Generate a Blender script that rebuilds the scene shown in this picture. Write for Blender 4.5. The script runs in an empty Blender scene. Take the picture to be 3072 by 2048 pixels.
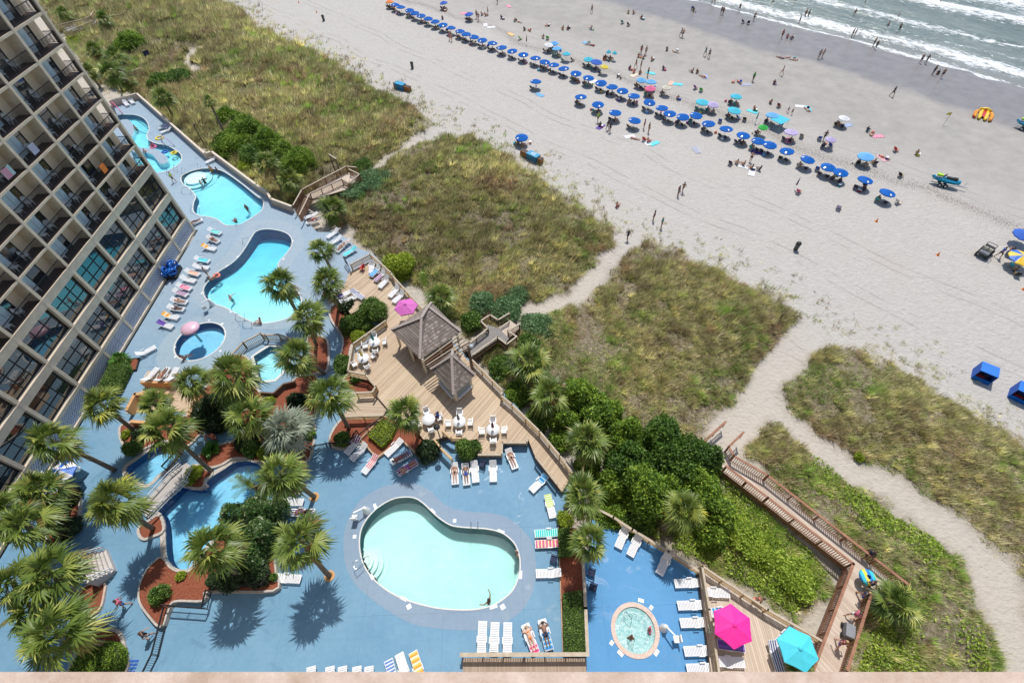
import bpy, bmesh, math, random
import numpy as np
from mathutils import Vector, Matrix
from mathutils.geometry import tessellate_polygon
random.seed(7); RNG = np.random.default_rng(11)
SC = bpy.context.scene
# ---------------- camera: fitted to the photograph (metres; the pool deck is z = 0) ----------------
HC, PITCH, ROLL, FPX = 41.568, 0.9162549, -0.0421352, 1442.671
cF = np.array([0, math.cos(PITCH), -math.sin(PITCH)]); cU = np.array([0, math.sin(PITCH), math.cos(PITCH)]); cX = np.array([1., 0, 0])
cX, cU = math.cos(ROLL)*cX+math.sin(ROLL)*cU, -math.sin(ROLL)*cX+math.cos(ROLL)*cU
cam = bpy.data.cameras.new('camera'); co = bpy.data.objects.new('camera', cam); SC.collection.objects.link(co); SC.camera = co
co.matrix_world = Matrix(((cX[0], cU[0], -cF[0], 0), (cX[1], cU[1], -cF[1], 0), (cX[2], cU[2], -cF[2], HC), (0, 0, 0, 1)))
cam.sensor_width = 36; cam.lens = FPX/3072*36; cam.clip_start = 0.1; cam.clip_end = 3000
# ---------------- daylight ----------------
SUNV = Vector((0.09, 0.50, 1.0)).normalized()
W = bpy.data.worlds.new('World'); SC.world = W; W.use_nodes = True
nt = W.node_tree; sky = nt.nodes.new('ShaderNodeTexSky'); sky.sky_type = 'NISHITA'; sky.sun_disc = False
sky.sun_elevation = math.asin(SUNV.z); sky.sun_rotation = math.atan2(SUNV.x, SUNV.y)
nt.links.new(sky.outputs[0], nt.nodes['Background'].inputs[0]); nt.nodes['Background'].inputs[1].default_value = 0.14
sl = bpy.data.lights.new('sun', 'SUN'); sl.energy = 4.2; sl.angle = math.radians(0.55); sl.color = (1, 0.955, 0.89)
so = bpy.data.objects.new('sun', sl); SC.collection.objects.link(so); so.rotation_euler = (-SUNV).to_track_quat('-Z', 'Y').to_euler(); so.location = (0, 0, 80)
SC.view_settings.view_transform = 'Standard'; SC.view_settings.look = 'None'; SC.view_settings.exposure = 0.0; SC.view_settings.gamma = 1
SC.cycles.max_bounces = 6; SC.cycles.transparent_max_bounces = 12; SC.cycles.use_denoising = True
# ---------------- reading places off the photograph onto the ground ----------------
OFF = {'A': (0, 0), 'B': (768, 0), 'C': (1536, 0), 'D': (2304, 0), 'E': (0, 683), 'F': (768, 683), 'G': (1536, 683), 'H': (2304, 683),
       'I': (0, 1366), 'J': (768, 1366), 'K': (1536, 1366), 'L': (2304, 1366)}
def PXY(k, x, y):
    if k == 'W': return x*1.30612, y*1.30612
    if k == 'X': return 350+x*.25510, 1000+y*.25510
    if k == 'Y': return 350+x*.28694, 1350+y*.28694
    if k == 'Z': return 1000+x*.55814, 900+y*.55814
    if k == 'Q': return 2000+x*.390625, 150+y*.390625
    if k == 'R': return 1500+x*.390625, 100+y*.390625
    if k == 'S': return 2800+x*.3126, 600+y*.3126
    if k == 'T': return 850+x*.390625, 550+y*.390625
    s = .43562 if k < 'I' else .43488
    return OFF[k][0]+x*s, OFF[k][1]+y*s
def at(k, x, y, z=0.0):
    px, py = PXY(k, x, y)
    d = cX*(px-1536)/FPX-cU*(py-1024)/FPX+cF
    t = (z-HC)/d[2]; p = d*t
    return Vector((p[0], p[1], z))
def proj(p):
    d = np.array([p[0], p[1], p[2]-HC]); w = d@cF
    return 1536+FPX*(d@cX)/w, 1024-FPX*(d@cU)/w
def line(k, pts, z=0.0): return [at(k, x, y, z) for x, y in pts]
# ---------------- tags ----------------
def tag(o, label=None, cat=None, group=None, kind=None):
    if label: o['label'] = label
    if cat: o['category'] = cat
    if group: o['group'] = group
    if kind: o['kind'] = kind
    return o
def link(o): SC.collection.objects.link(o); return o
def thing(name, label, cat, loc=(0, 0, 0), rz=0, group=None):
    o = bpy.data.objects.new(name, None); link(o); o.location = loc; o.rotation_euler = (0, 0, rz); o.empty_display_size = .2
    return tag(o, label, cat, group)
def dup(root, loc=None, rz=None, label=None, group=None, scale=None):
    r = root.copy(); link(r)
    if loc is not None: r.location = loc
    if rz is not None: r.rotation_euler = (0, 0, rz)
    if scale: r.scale = (scale,)*3 if not hasattr(scale, '__len__') else scale
    if label: r['label'] = label
    if group: r['group'] = group
    for ch in list(root.children):
        c = ch.copy(); link(c); c.parent = r
        for g in list(ch.children):
            d = g.copy(); link(d); d.parent = c
    return r
# ---------------- mesh collector ----------------
class MB:
    def __init__(s): s.v = []; s.f = []; s.m = []; s.smooth = []
    def add(s, vs, fs, mi=0, sm=False):
        b = len(s.v); s.v += [tuple(v) for v in vs]
        for f in fs: s.f.append([b+i for i in f]); s.m.append(mi); s.smooth.append(sm)
        return s
    def box(s, c, d, rz=0, mi=0, rot=None):
        hx, hy, hz = d[0]/2, d[1]/2, d[2]/2
        m = rot if rot is not None else Matrix.Rotation(rz, 3, 'Z')
        vs = [Vector(c)+m@Vector((x*hx, y*hy, z*hz)) for x, y, z in
              ((-1, -1, -1), (1, -1, -1), (1, 1, -1), (-1, 1, -1), (-1, -1, 1), (1, -1, 1), (1, 1, 1), (-1, 1, 1))]
        return s.add(vs, [(0, 3, 2, 1), (4, 5, 6, 7), (0, 1, 5, 4), (1, 2, 6, 5), (2, 3, 7, 6), (3, 0, 4, 7)], mi)
    def beam(s, a, b, w, h, mi=0, ext=0.0):        # rectangular bar from a to b, w across, h up
        a, b = Vector(a), Vector(b); d = b-a; L = d.length
        if L < 1e-6: return s
        x = d/L; up = Vector((0, 0, 1)) if abs(x.z) < .95 else Vector((0, 1, 0))
        y = up.cross(x).normalized(); z = x.cross(y)
        return s.box((a+b)/2, (L+2*ext, w, h), rot=Matrix((x, y, z)).transposed(), mi=mi)
    def tube(s, pts, r, n=6, mi=0, cap=True, sm=True):
        pts = [Vector(p) for p in pts]; rs = r if hasattr(r, '__len__') else [r]*len(pts); vs = []; fs = []
        for i, p in enumerate(pts):
            d = (pts[min(i+1, len(pts)-1)]-pts[max(i-1, 0)]).normalized()
            u = (Vector((0, 0, 1)) if abs(d.z) < .9 else Vector((1, 0, 0))).cross(d).normalized(); w = d.cross(u)
            for k in range(n):
                a = 2*math.pi*k/n; vs.append(p+(u*math.cos(a)+w*math.sin(a))*rs[i])
        for i in range(len(pts)-1):
            for k in range(n): fs.append((i*n+k, i*n+(k+1) % n, (i+1)*n+(k+1) % n, (i+1)*n+k))
        if cap: fs += [tuple(range(n-1, -1, -1)), tuple(range((len(pts)-1)*n, len(pts)*n))]
        return s.add(vs, fs, mi, sm)
    def disc(s, c, r0, r1, z0, z1, n=16, mi=0, sm=True):  # frustum
        c = Vector(c); return s.tube([c+Vector((0, 0, z0)), c+Vector((0, 0, z1))], [r0, r1], n, mi, True, sm)
    def lathe(s, c, prof, n=16, mi=0, sm=True):
        c = Vector(c); vs = []; fs = []
        for r, z in prof:
            for k in range(n): a = 2*math.pi*k/n; vs.append(c+Vector((r*math.cos(a), r*math.sin(a), z)))
        for i in range(len(prof)-1):
            for k in range(n): fs.append((i*n+k, i*n+(k+1) % n, (i+1)*n+(k+1) % n, (i+1)*n+k))
        return s.add(vs, fs, mi, sm)
    def poly(s, outer, holes=(), z=None, mi=0):      # flat filled outline with holes
        loops = [[Vector((p[0], p[1], 0)) for p in l] for l in [outer]+list(holes)]
        flat = [p for l in loops for p in l]; zz = z
        vs = [Vector((p[0], p[1], zz if zz is not None else 0)) for p in flat]; fs = []
        for t in tessellate_polygon(loops):
            a, b, c = (flat[i] for i in t)
            fs.append(t if (b-a).cross(c-a).z > 0 else (t[0], t[2], t[1]))
        return s.add(vs, fs, mi)
    def wall(s, pts, z0, z1, closed=True, mi=0, sm=False):
        n = len(pts); vs = [Vector((p[0], p[1], z0)) for p in pts]+[Vector((p[0], p[1], z1)) for p in pts]
        return s.add(vs, [(i, (i+1) % n, n+(i+1) % n, n+i) for i in range(n if closed else n-1)], mi, sm)
    def prism(s, outer, z0, z1, holes=(), mi=0, top=None):
        s.poly(outer, holes, z1, mi if top is None else top); s.wall(outer, z0, z1, mi=mi)
        for h in holes: s.wall(h, z0, z1, mi=mi)
        return s
    def build(s, name, mats, parent=None, loc=None):
        me = bpy.data.meshes.new(name); vs = s.v
        if loc is not None: vs = [(v[0]-loc[0], v[1]-loc[1], v[2]-loc[2]) for v in vs]
        me.from_pydata([tuple(v) for v in vs], [], s.f)
        for m in (mats if isinstance(mats, (list, tuple)) else [mats]): me.materials.append(m)
        me.polygons.foreach_set('material_index', s.m); me.polygons.foreach_set('use_smooth', s.smooth); me.update()
        o = bpy.data.objects.new(name, me); link(o)
        if parent is not None: o.parent = parent
        elif loc is not None: o.location = loc
        return o
def base_of(mb):
    a = np.array([tuple(v) for v in mb.v]); c = (a.min(0)+a.max(0))/2; return Vector((c[0], c[1], a[:, 2].min()))
def solo(name, mb, mats, label=None, cat=None, group=None, kind=None):   # a thing that is one mesh, its origin at its base
    return tag(mb.build(name, mats, None, base_of(mb)), label, cat, group, kind)
def smooth_loop(pts, n=8):
    pts = [Vector((p[0], p[1], 0)) for p in pts]; N = len(pts); out = []
    for i in range(N):
        p0, p1, p2, p3 = pts[i-1], pts[i], pts[(i+1) % N], pts[(i+2) % N]
        for k in range(n):
            t = k/n; out.append(.5*((2*p1)+(p2-p0)*t+(2*p0-5*p1+4*p2-p3)*t*t+(3*p1-p0-3*p2+p3)*t**3))
    return out
def area(l): return sum(l[i][0]*l[(i+1) % len(l)][1]-l[(i+1) % len(l)][0]*l[i][1] for i in range(len(l)))/2
def ccw(l): return l if area(l) > 0 else l[::-1]
def offset(l, d):
    l = ccw(l); n = len(l); out = []
    for i in range(n):
        e = Vector(l[(i+1) % n])-Vector(l[i-1]); e.z = 0
        if e.length < 1e-6: out.append(Vector(l[i])); continue
        e.normalize(); out.append(Vector((l[i][0]+e.y*d, l[i][1]-e.x*d, 0)))
    return out
def circle(c, r, n=48, ry=None): return [Vector((c[0]+r*math.cos(2*math.pi*i/n), c[1]+(ry or r)*math.sin(2*math.pi*i/n), 0)) for i in range(n)]
# ---------------- materials ----------------
def newmat(name):
    m = bpy.data.materials.new(name); m.use_nodes = True; return m, m.node_tree, m.node_tree.nodes['Principled BSDF']
def node(t, kind, **kw):
    n = t.nodes.new(kind)
    for k, v in kw.items():
        if k.startswith('i_'): n.inputs[k[2:].replace('_', ' ')].default_value = v
        else: setattr(n, k, v)
    return n
def ramp(t, fac, stops):
    r = t.nodes.new('ShaderNodeValToRGB'); t.links.new(fac, r.inputs[0])
    while len(r.color_ramp.elements) < len(stops): r.color_ramp.elements.new(.5)
    for e, (p, c) in zip(r.color_ramp.elements, stops): e.position = p; e.color = (*c, 1) if len(c) == 3 else c
    return r.outputs[0]
def mix(t, fac, a, b, mode='MIX'):
    m = t.nodes.new('ShaderNodeMix'); m.data_type = 'RGBA'; m.blend_type = mode
    for s, v in ((m.inputs[0], fac), (m.inputs[6], a), (m.inputs[7], b)):
        if isinstance(v, bpy.types.NodeSocket): t.links.new(v, s)
        elif isinstance(v, (int, float)): s.default_value = v
        else: s.default_value = (*v, 1)
    return m.outputs[2]
def math_(t, op, a, b=None, c=None):
    m = t.nodes.new('ShaderNodeMath'); m.operation = op
    for i, v in enumerate((a, b, c)):
        if v is None: continue
        if isinstance(v, bpy.types.NodeSocket): t.links.new(v, m.inputs[i])
        else: m.inputs[i].default_value = v
    return m.outputs[0]
def coords(t, obj=True, rz=0, scale=(1, 1, 1)):
    tc = t.nodes.new('ShaderNodeTexCoord') if obj else t.nodes.new('ShaderNodeNewGeometry')
    mp = t.nodes.new('ShaderNodeMapping'); mp.inputs['Rotation'].default_value = (0, 0, rz); mp.inputs['Scale'].default_value = scale
    t.links.new(tc.outputs['Object'] if obj else tc.outputs['Position'], mp.inputs[0]); return mp.outputs[0]
def noise(t, vec, scale, detail=4, rough=.55, dist=0):
    n = node(t, 'ShaderNodeTexNoise', i_Scale=scale, i_Detail=detail, i_Roughness=rough, i_Distortion=dist); t.links.new(vec, n.inputs['Vector']); return n.outputs['Fac']
def bump(t, b, h, strength=.3, dist=.02):
    n = node(t, 'ShaderNodeBump', i_Strength=strength, i_Distance=dist); t.links.new(h, n.inputs['Height']); t.links.new(n.outputs[0], b.inputs['Normal'])
def mat(name, col, rough=.6, var=.12, scale=2., metal=0, bmp=0, bs=30, col2=None, world=False, spec=.5, emit=0):
    m, t, b = newmat(name); b.inputs['Roughness'].default_value = rough; b.inputs['Metallic'].default_value = metal; b.inputs['Specular IOR Level'].default_value = spec
    v = coords(t, not world); f = noise(t, v, scale, 5, .6)
    c2 = col2 or tuple(c*(1+var) for c in col); c1 = col if col2 else tuple(c*(1-var) for c in col)
    t.links.new(ramp(t, f, [(.3, c1), (.7, c2)]), b.inputs['Base Color'])
    if bmp: bump(t, b, noise(t, v, bs, 3), bmp)
    return m
def planks(name, col, col2, width=.14, rz=0, gap=.06, world=True, rough=.75, streak=.2, gapcol=.25):
    m, t, b = newmat(name); v = coords(t, not world, rz); sx = t.nodes.new('ShaderNodeSeparateXYZ'); t.links.new(v, sx.inputs[0])
    u = math_(t, 'DIVIDE', sx.outputs[0], width); fl = math_(t, 'FLOOR', u); fr = math_(t, 'FRACT', u)
    wn = t.nodes.new('ShaderNodeTexWhiteNoise'); wn.noise_dimensions = '1D'; t.links.new(fl, wn.inputs['W'])
    mp = node(t, 'ShaderNodeMapping'); mp.inputs['Scale'].default_value = (9, .7, 9); t.links.new(v, mp.inputs[0])
    n1 = noise(t, mp.outputs[0], 1.3, 5, .6); n2 = noise(t, v, .35, 3)
    f = math_(t, 'ADD', math_(t, 'MULTIPLY', wn.outputs[0], .38), math_(t, 'ADD', math_(t, 'MULTIPLY', n1, .35), math_(t, 'MULTIPLY', n2, .4)))
    c = ramp(t, f, [(.25, col), (.8, col2)])
    g = math_(t, 'LESS_THAN', fr, gap); c = mix(t, g, c, tuple(x*gapcol for x in col))
    t.links.new(c, b.inputs['Base Color']); b.inputs['Roughness'].default_value = rough
    bump(t, b, math_(t, 'SUBTRACT', 1., g), .6, .01); return m
M = {}
M['white'] = mat('white_plastic', (.74, .75, .76), .35, .05, 4)
M['white_vinyl'] = mat('white_vinyl_strap', (.7, .71, .73), .5, .06, 6)
M['tan'] = mat('tan_stucco', (.5, .41, .32), .9, .1, .8, bmp=.2, bs=12)
M['concrete'] = mat('exposed_concrete', (.66, .565, .43), .9, .13, 1.2, bmp=.3, bs=25)
M['dark_metal'] = mat('dark_metal', (.035, .033, .035), .45, .2, 5, metal=.3)
M['steel'] = mat('steel_rail', (.55, .57, .6), .25, .05, 5, metal=1)
M['black'] = mat('black_plastic', (.02, .02, .022), .5, .2, 5)
M['glassdark'] = None
M['rail_wood'] = mat('weathered_rail_wood', (.36, .30, .22), .85, .2, 3, bmp=.3, bs=20, col2=(.5, .43, .34))
M['yellow_wood'] = mat('yellow_treated_wood', (.45, .31, .16), .8, .2, 3, bmp=.2, bs=20, col2=(.56, .42, .24))
M['red_wood'] = mat('red_brown_stained_wood', (.20, .085, .05), .75, .2, 3, bmp=.2, bs=20, col2=(.34, .17, .10))
M['brown_wood'] = mat('dark_brown_wood', (.14, .085, .055), .8, .2, 3)
M['mulch'] = mat('red_mulch', (.10, .026, .014), .95, .2, 14, bmp=1, bs=50, col2=(.36, .11, .055), world=True)
M['stone'] = mat('stone_edging', (.34, .31, .28), .85, .2, 5, bmp=.5, bs=8, col2=(.55, .5, .45), world=True)
M['blue_fabric'] = mat('royal_blue_canvas', (.003, .105, .42), .7, .12, 1.3, spec=.15)
M['black_rubber'] = mat('black_rubber', (.015, .015, .015), .6, .1, 5)
# =============== GROUND: one sheet of beach, dunes and sea floor ===============
NX, NY = .722, .692                                  # seaward direction; the waterline is at x*NX+y*NY = 127
Wp = lambda pts, z=-.9: [at('W', x, y, z) for x, y in pts]
DUNES = [Wp([(60, -60), (300, -80), (440, -30), (490, 0), (560, 30), (590, 72), (660, 95), (740, 130), (830, 190), (900, 230), (985, 275), (975, 300), (930, 325), (870, 372), (815, 400), (760, 440), (700, 480), (640, 470), (560, 400), (480, 345), (300, 212), (230, 190), (215, 165), (160, 95), (120, 45)]),
         Wp([(1000, 325), (1080, 315), (1180, 375), (1260, 430), (1340, 480), (1390, 530), (1395, 570), (1360, 610), (1330, 655), (1275, 685), (1225, 690), (1195, 715), (1150, 745), (1080, 770), (1000, 700), (940, 640), (850, 560), (780, 510), (745, 470), (770, 435), (840, 400), (880, 385), (930, 340)]),
         Wp([(1440, 575), (1480, 560), (1540, 575), (1640, 630), (1760, 680), (1825, 725), (1815, 775), (1760, 830), (1705, 880), (1685, 950), (1650, 975), (1620, 1010), (1640, 1060), (1480, 1100), (1300, 1010), (1180, 900), (1105, 830), (1160, 790), (1205, 755), (1225, 722), (1290, 720), (1340, 690), (1370, 640), (1405, 600)]),
         Wp([(1885, 815), (1930, 800), (2020, 835), (2100, 870), (2200, 935), (2280, 985), (2352, 1050), (2440, 1110), (2440, 1390), (2330, 1300), (2260, 1225), (2180, 1160), (2060, 1085), (1960, 1055), (1880, 990), (1830, 935), (1805, 880)]),
         Wp([(1705, 970), (1740, 950), (1800, 1000), (1900, 1050), (1960, 1110), (2060, 1180), (2150, 1230), (2210, 1300), (2240, 1370), (2270, 1470), (2295, 1580), (1930, 1580), (1980, 1440), (2040, 1360), (1960, 1270), (1850, 1170), (1700, 1040)]),
         Wp([(1560, 1080), (1660, 1080), (1740, 1160), (1870, 1270), (1900, 1320), (1870, 1375), (1820, 1420), (1760, 1375), (1600, 1290), (1500, 1240), (1400, 1180), (1420, 1100)]),
         Wp([(2310, 1385), (2352, 1365), (2420, 1400), (2450, 1560), (2352, 1470)])]
PATHS = [(Wp([(500, 98), (465, 108), (440, 122), (428, 145), (458, 166)]), 1.2), (Wp([(1000, 300), (940, 332), (880, 378), (850, 395)]), .9), (Wp([(1450, 555), (1400, 590), (1358, 645), (1330, 680), (1280, 700), (1228, 712), (1195, 745), (1150, 775)]), 1.35),
         (Wp([(1850, 770), (1765, 870), (1715, 945), (1665, 1020)]), 2.0), (Wp([(1745, 935), (1800, 965), (1880, 1035), (1980, 1090), (2080, 1150), (2190, 1240), (2270, 1330), (2310, 1420), (2340, 1550)]), 1.45), (Wp([(2290, 1390), (2400, 1340)]), .8)]
def path_gap(X, Y):
    g = np.full(X.shape, 1e9)
    for P0, hw in PATHS:
        for a, b in zip(P0[:-1], P0[1:]):
            t = np.clip(((X-a[0])*(b[0]-a[0])+(Y-a[1])*(b[1]-a[1]))/((b[0]-a[0])**2+(b[1]-a[1])**2), 0, 1); g = np.minimum(g, np.hypot(X-a[0]-t*(b[0]-a[0]), Y-a[1]-t*(b[1]-a[1]))-hw)
    return g
def seg_dist(X, Y, poly):
    d = np.full(X.shape, 1e9); ins = np.zeros(X.shape, bool); n = len(poly)
    for i in range(n):
        ax, ay = poly[i][0], poly[i][1]; bx, by = poly[(i+1) % n][0], poly[(i+1) % n][1]
        t = np.clip(((X-ax)*(bx-ax)+(Y-ay)*(by-ay))/((bx-ax)**2+(by-ay)**2+1e-9), 0, 1)
        d = np.minimum(d, np.hypot(X-ax-t*(bx-ax), Y-ay-t*(by-ay)))
        ins ^= ((ay > Y) != (by > Y)) & (X < (bx-ax)*(Y-ay)/(by-ay+1e-12)+ax)
    return np.where(ins, d, -d)
def vnoise(x, y, s, seed):
    r = np.random.default_rng(seed); T = r.random((64, 64)); x = x/s; y = y/s; xi = np.floor(x).astype(int); yi = np.floor(y).astype(int); fx = x-xi; fy = y-yi
    fx = fx*fx*(3-2*fx); fy = fy*fy*(3-2*fy); g = lambda a, b: T[a % 64, b % 64]
    return (g(xi, yi)*(1-fx)+g(xi+1, yi)*fx)*(1-fy)+(g(xi, yi+1)*(1-fx)+g(xi+1, yi+1)*fx)*fy
def dune_depth(X, Y):
    d = np.full(X.shape, -1e9)
    for p in DUNES: d = np.maximum(d, seg_dist(X, Y, p))
    for P0, hw in PATHS:
        e = np.full(X.shape, 1e9)
        for a, b in zip(P0[:-1], P0[1:]):
            t = np.clip(((X-a[0])*(b[0]-a[0])+(Y-a[1])*(b[1]-a[1]))/((b[0]-a[0])**2+(b[1]-a[1])**2), 0, 1); e = np.minimum(e, np.hypot(X-a[0]-t*(b[0]-a[0]), Y-a[1]-t*(b[1]-a[1])))
        d = np.minimum(d, (e-hw)*1.3)
    return d+.35+(vnoise(X, Y, 1.7, 3)-.5)*1.5+(vnoise(X, Y, .6, 8)-.5)*.6
def hfun(X, Y, dd=None):
    dd = dune_depth(X, Y) if dd is None else dd
    D = X*NX+Y*NY
    h = np.full(X.shape, -.9)-np.clip(D-98, 0, 29)*.0241-np.clip(D-127, 0, 80)*.03
    k = np.clip((dd+1.5)/7, 0, 1)
    h += k*k*(3-2*k)*(.35+.75*vnoise(X, Y, 7, 5)+.25*vnoise(X, Y, 2.5, 6))*np.clip((D-8)/14, .15, 1)
    return h+(vnoise(X, Y, 3, 9)-.5)*.07
YAW, FD, Y0, BAY = 0.0294, 43.737, 51.65, 4.328
deck_outline = [at('W', 446, 516), at('W', 300, 250)]+[at('A', *p) for p in [(940, 640), (1410, 1060), (1455, 1040), (1763, 1280)]]+[at('B', *p) for p in [(75, 1320), (100, 1370), (240, 1420), (330, 1500)]]+[at('F', *p) for p in [(420, 30), (560, 30), (720, 150), (800, 175), (930, 310), (1150, 560), (1480, 920), (1700, 1130), (1763, 1190)]]+[at('K', *p) for p in [(330, 30), (430, 220), (555, 385), (1280, 800), (1420, 1530), (1480, 1700)]]+[Vector((12, -6, 0)), Vector((-45, -6, 0))]
gx = np.concatenate([[-2500, -500, -200], np.arange(-150, 140.1, .8), [200, 500, 2500]]); gy = np.concatenate([[-2500, -300, -40], np.arange(-8, 190.1, .8), [260, 600, 3000]])
GX, GY = np.meshgrid(gx, gy); DD = dune_depth(GX, GY); GZ = hfun(GX, GY, DD); SD = seg_dist(GX, GY, deck_outline); GZ = np.where(SD > .5, -2.4, GZ)
def hz(x, y):
    return float(hfun(np.array([x]), np.array([y]))[0])
def on(k, x, y, up=0.0):                             # a photo point on the sand (up = height above it)
    z = -.9
    for _ in range(5): p = at(k, x, y, z+up); z = hz(p.x, p.y)
    return Vector((p.x, p.y, z))
def grid_mesh(name, X, Y, Z, mats):
    n, m = X.shape; me = bpy.data.meshes.new(name); i = np.arange(n*m).reshape(n, m)
    f = np.stack([i[:-1, :-1], i[:-1, 1:], i[1:, 1:], i[1:, :-1]], -1).reshape(-1, 4)
    me.vertices.add(n*m); me.vertices.foreach_set('co', np.stack([X, Y, Z], -1).astype(np.float32).ravel())
    me.loops.add(f.size); me.loops.foreach_set('vertex_index', f.ravel().astype(np.int32)); me.polygons.add(len(f)); me.polygons.foreach_set('loop_start', np.arange(0, f.size, 4, dtype=np.int32))
    me.polygons.foreach_set('use_smooth', np.ones(len(f), bool)); me.update(); me.validate(); me.materials.append(mats)
    o = bpy.data.objects.new(name, me); return link(o)
# sand: dry, trampled, then smooth and damp near the water
m, t, b = newmat('beach_sand'); v = coords(t, False); sx = t.nodes.new('ShaderNodeSeparateXYZ'); t.links.new(v, sx.inputs[0])
D_ = math_(t, 'ADD', math_(t, 'MULTIPLY', sx.outputs[0], NX), math_(t, 'MULTIPLY', sx.outputs[1], NY))
big = noise(t, v, .07, 4); mid = noise(t, v, .5, 4); fine = noise(t, v, 6, 3)
Dn = math_(t, 'ADD', D_, math_(t, 'MULTIPLY', math_(t, 'SUBTRACT', big, .5), 9.))
c_dry = ramp(t, noise(t, v, 1.6, 6, .7), [(.3, (.415, .395, .36)), (.7, (.485, .463, .43))])
c_pink = mix(t, math_(t, 'MULTIPLY', ramp(t, noise(t, v, .12, 3), [(.5, (0, 0, 0)), (.7, (1, 1, 1))]), .35), c_dry, (.47, .41, .36))
c_damp = ramp(t, mid, [(.3, (.30, .285, .26)), (.7, (.37, .35, .32))]); c_wet = ramp(t, mid, [(.3, (.19, .175, .172)), (.7, (.245, .228, .222))])
w1 = ramp(t, math_(t, 'DIVIDE', math_(t, 'SUBTRACT', Dn, 78), 16.), [(0, (0, 0, 0)), (1, (1, 1, 1))]); w2 = ramp(t, math_(t, 'DIVIDE', math_(t, 'SUBTRACT', Dn, 109.5), 3.), [(0, (0, 0, 0)), (1, (1, 1, 1))])
land = ramp(t, math_(t, 'DIVIDE', math_(t, 'SUBTRACT', Dn, 30.), 22.), [(0, (1, 1, 1)), (1, (0, 0, 0))]); c_pink = mix(t, math_(t, 'MULTIPLY', land, .6), c_pink, (.50, .43, .34)); c = mix(t, w2, mix(t, w1, c_pink, c_damp), c_wet)
# line of dried seaweed specks left by the tide, and wheel tracks along the beach
sp = noise(t, v, 5.5, 2, .7); band = math_(t, 'SUBTRACT', 1., math_(t, 'MINIMUM', 1., math_(t, 'ABSOLUTE', math_(t, 'DIVIDE', math_(t, 'SUBTRACT', Dn, 81.8), 4.2))))
c = mix(t, math_(t, 'MULTIPLY', math_(t, 'GREATER_THAN', math_(t, 'ADD', sp, math_(t, 'MULTIPLY', band, .23)), .74), .75), c, (.12, .09, .07))
wob = math_(t, 'ADD', D_, math_(t, 'MULTIPLY', noise(t, v, .035, 2), 7.)); trk = None
for dd_ in (45., 46.6, 58., 59.6, 66., 67.6, 88., 89.6):
    k_ = math_(t, 'LESS_THAN', math_(t, 'ABSOLUTE', math_(t, 'SUBTRACT', wob, dd_)), .13); trk = k_ if trk is None else math_(t, 'MAXIMUM', trk, k_)
trk = math_(t, 'MULTIPLY', trk, ramp(t, noise(t, v, .25, 2), [(.4, (0, 0, 0)), (.6, (1, 1, 1))]))
c = mix(t, math_(t, 'MULTIPLY', trk, .5), c, (.30, .28, .25))
veg = node(t, 'ShaderNodeAttribute', attribute_name='veg')
lit = ramp(t, noise(t, v, 3.2, 6, .75), [(.3, (.075, .06, .035)), (.5, (.17, .14, .085)), (.7, (.36, .32, .25))])
c = mix(t, veg.outputs['Fac'], c, lit); t.links.new(c, b.inputs['Base Color'])
rg = mix(t, w2, (.9,)*3, (.33,)*3); t.links.new(rg, b.inputs['Roughness'])
vo = node(t, 'ShaderNodeTexVoronoi', i_Scale=2.6); vo.feature = 'SMOOTH_F1'; t.links.new(v, vo.inputs['Vector'])
mpt = node(t, 'ShaderNodeMapping'); mpt.inputs['Rotation'].default_value = (0, 0, .5); mpt.inputs['Scale'].default_value = (1, 2.2, 1); t.links.new(v, mpt.inputs[0])
foot = math_(t, 'ADD', math_(t, 'MULTIPLY', vo.outputs['Distance'], .8), math_(t, 'ADD', noise(t, mpt.outputs[0], 2.2, 5, .7), math_(t, 'MULTIPLY', trk, -.5)))
bm_ = node(t, 'ShaderNodeBump', i_Distance=.12); t.links.new(foot, bm_.inputs['Height']); t.links.new(bm_.outputs[0], b.inputs['Normal'])
t.links.new(math_(t, 'MULTIPLY', math_(t, 'SUBTRACT', 1.08, math_(t, 'MULTIPLY', w1, .85)), .95), bm_.inputs['Strength']); b.inputs['Specular IOR Level'].default_value = .3
g = grid_mesh('ground', GX, GY, GZ, m); tag(g, kind='structure')
a = g.data.attributes.new('veg', 'FLOAT', 'POINT'); a.data.foreach_set('value', np.clip((DD+.5)/1.5, 0, 1).astype(np.float32).ravel())
# sea
m, t, b = newmat('sea_water'); v = coords(t, False); sx = t.nodes.new('ShaderNodeSeparateXYZ'); t.links.new(v, sx.inputs[0])
D_ = math_(t, 'ADD', math_(t, 'MULTIPLY', sx.outputs[0], NX), math_(t, 'MULTIPLY', sx.outputs[1], NY)); T_ = math_(t, 'SUBTRACT', math_(t, 'MULTIPLY', sx.outputs[0], NY), math_(t, 'MULTIPLY', sx.outputs[1], NX))
cb = t.nodes.new('ShaderNodeCombineXYZ'); t.links.new(D_, cb.inputs[0]); t.links.new(math_(t, 'MULTIPLY', T_, .35), cb.inputs[1])
vv = cb.outputs[0]; wn1 = noise(t, vv, .16, 4); wn2 = noise(t, vv, .7, 5, .65); fn = noise(t, vv, 1.5, 8, .8); wig = math_(t, 'ADD', D_, math_(t, 'MULTIPLY', math_(t, 'SUBTRACT', noise(t, vv, .09, 3), .5), 9.))
base = ramp(t, math_(t, 'ADD', math_(t, 'MULTIPLY', wn1, .6), math_(t, 'MULTIPLY', wn2, .4)), [(.36, (.08, .115, .10)), (.5, (.14, .18, .16)), (.64, (.22, .25, .225))])
shal = ramp(t, math_(t, 'DIVIDE', math_(t, 'SUBTRACT', wig, 127), 11.), [(0, (1, 1, 1)), (1, (0, 0, 0))]); base = mix(t, math_(t, 'MULTIPLY', shal, .75), base, (.25, .245, .225))
foam = None
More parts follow.
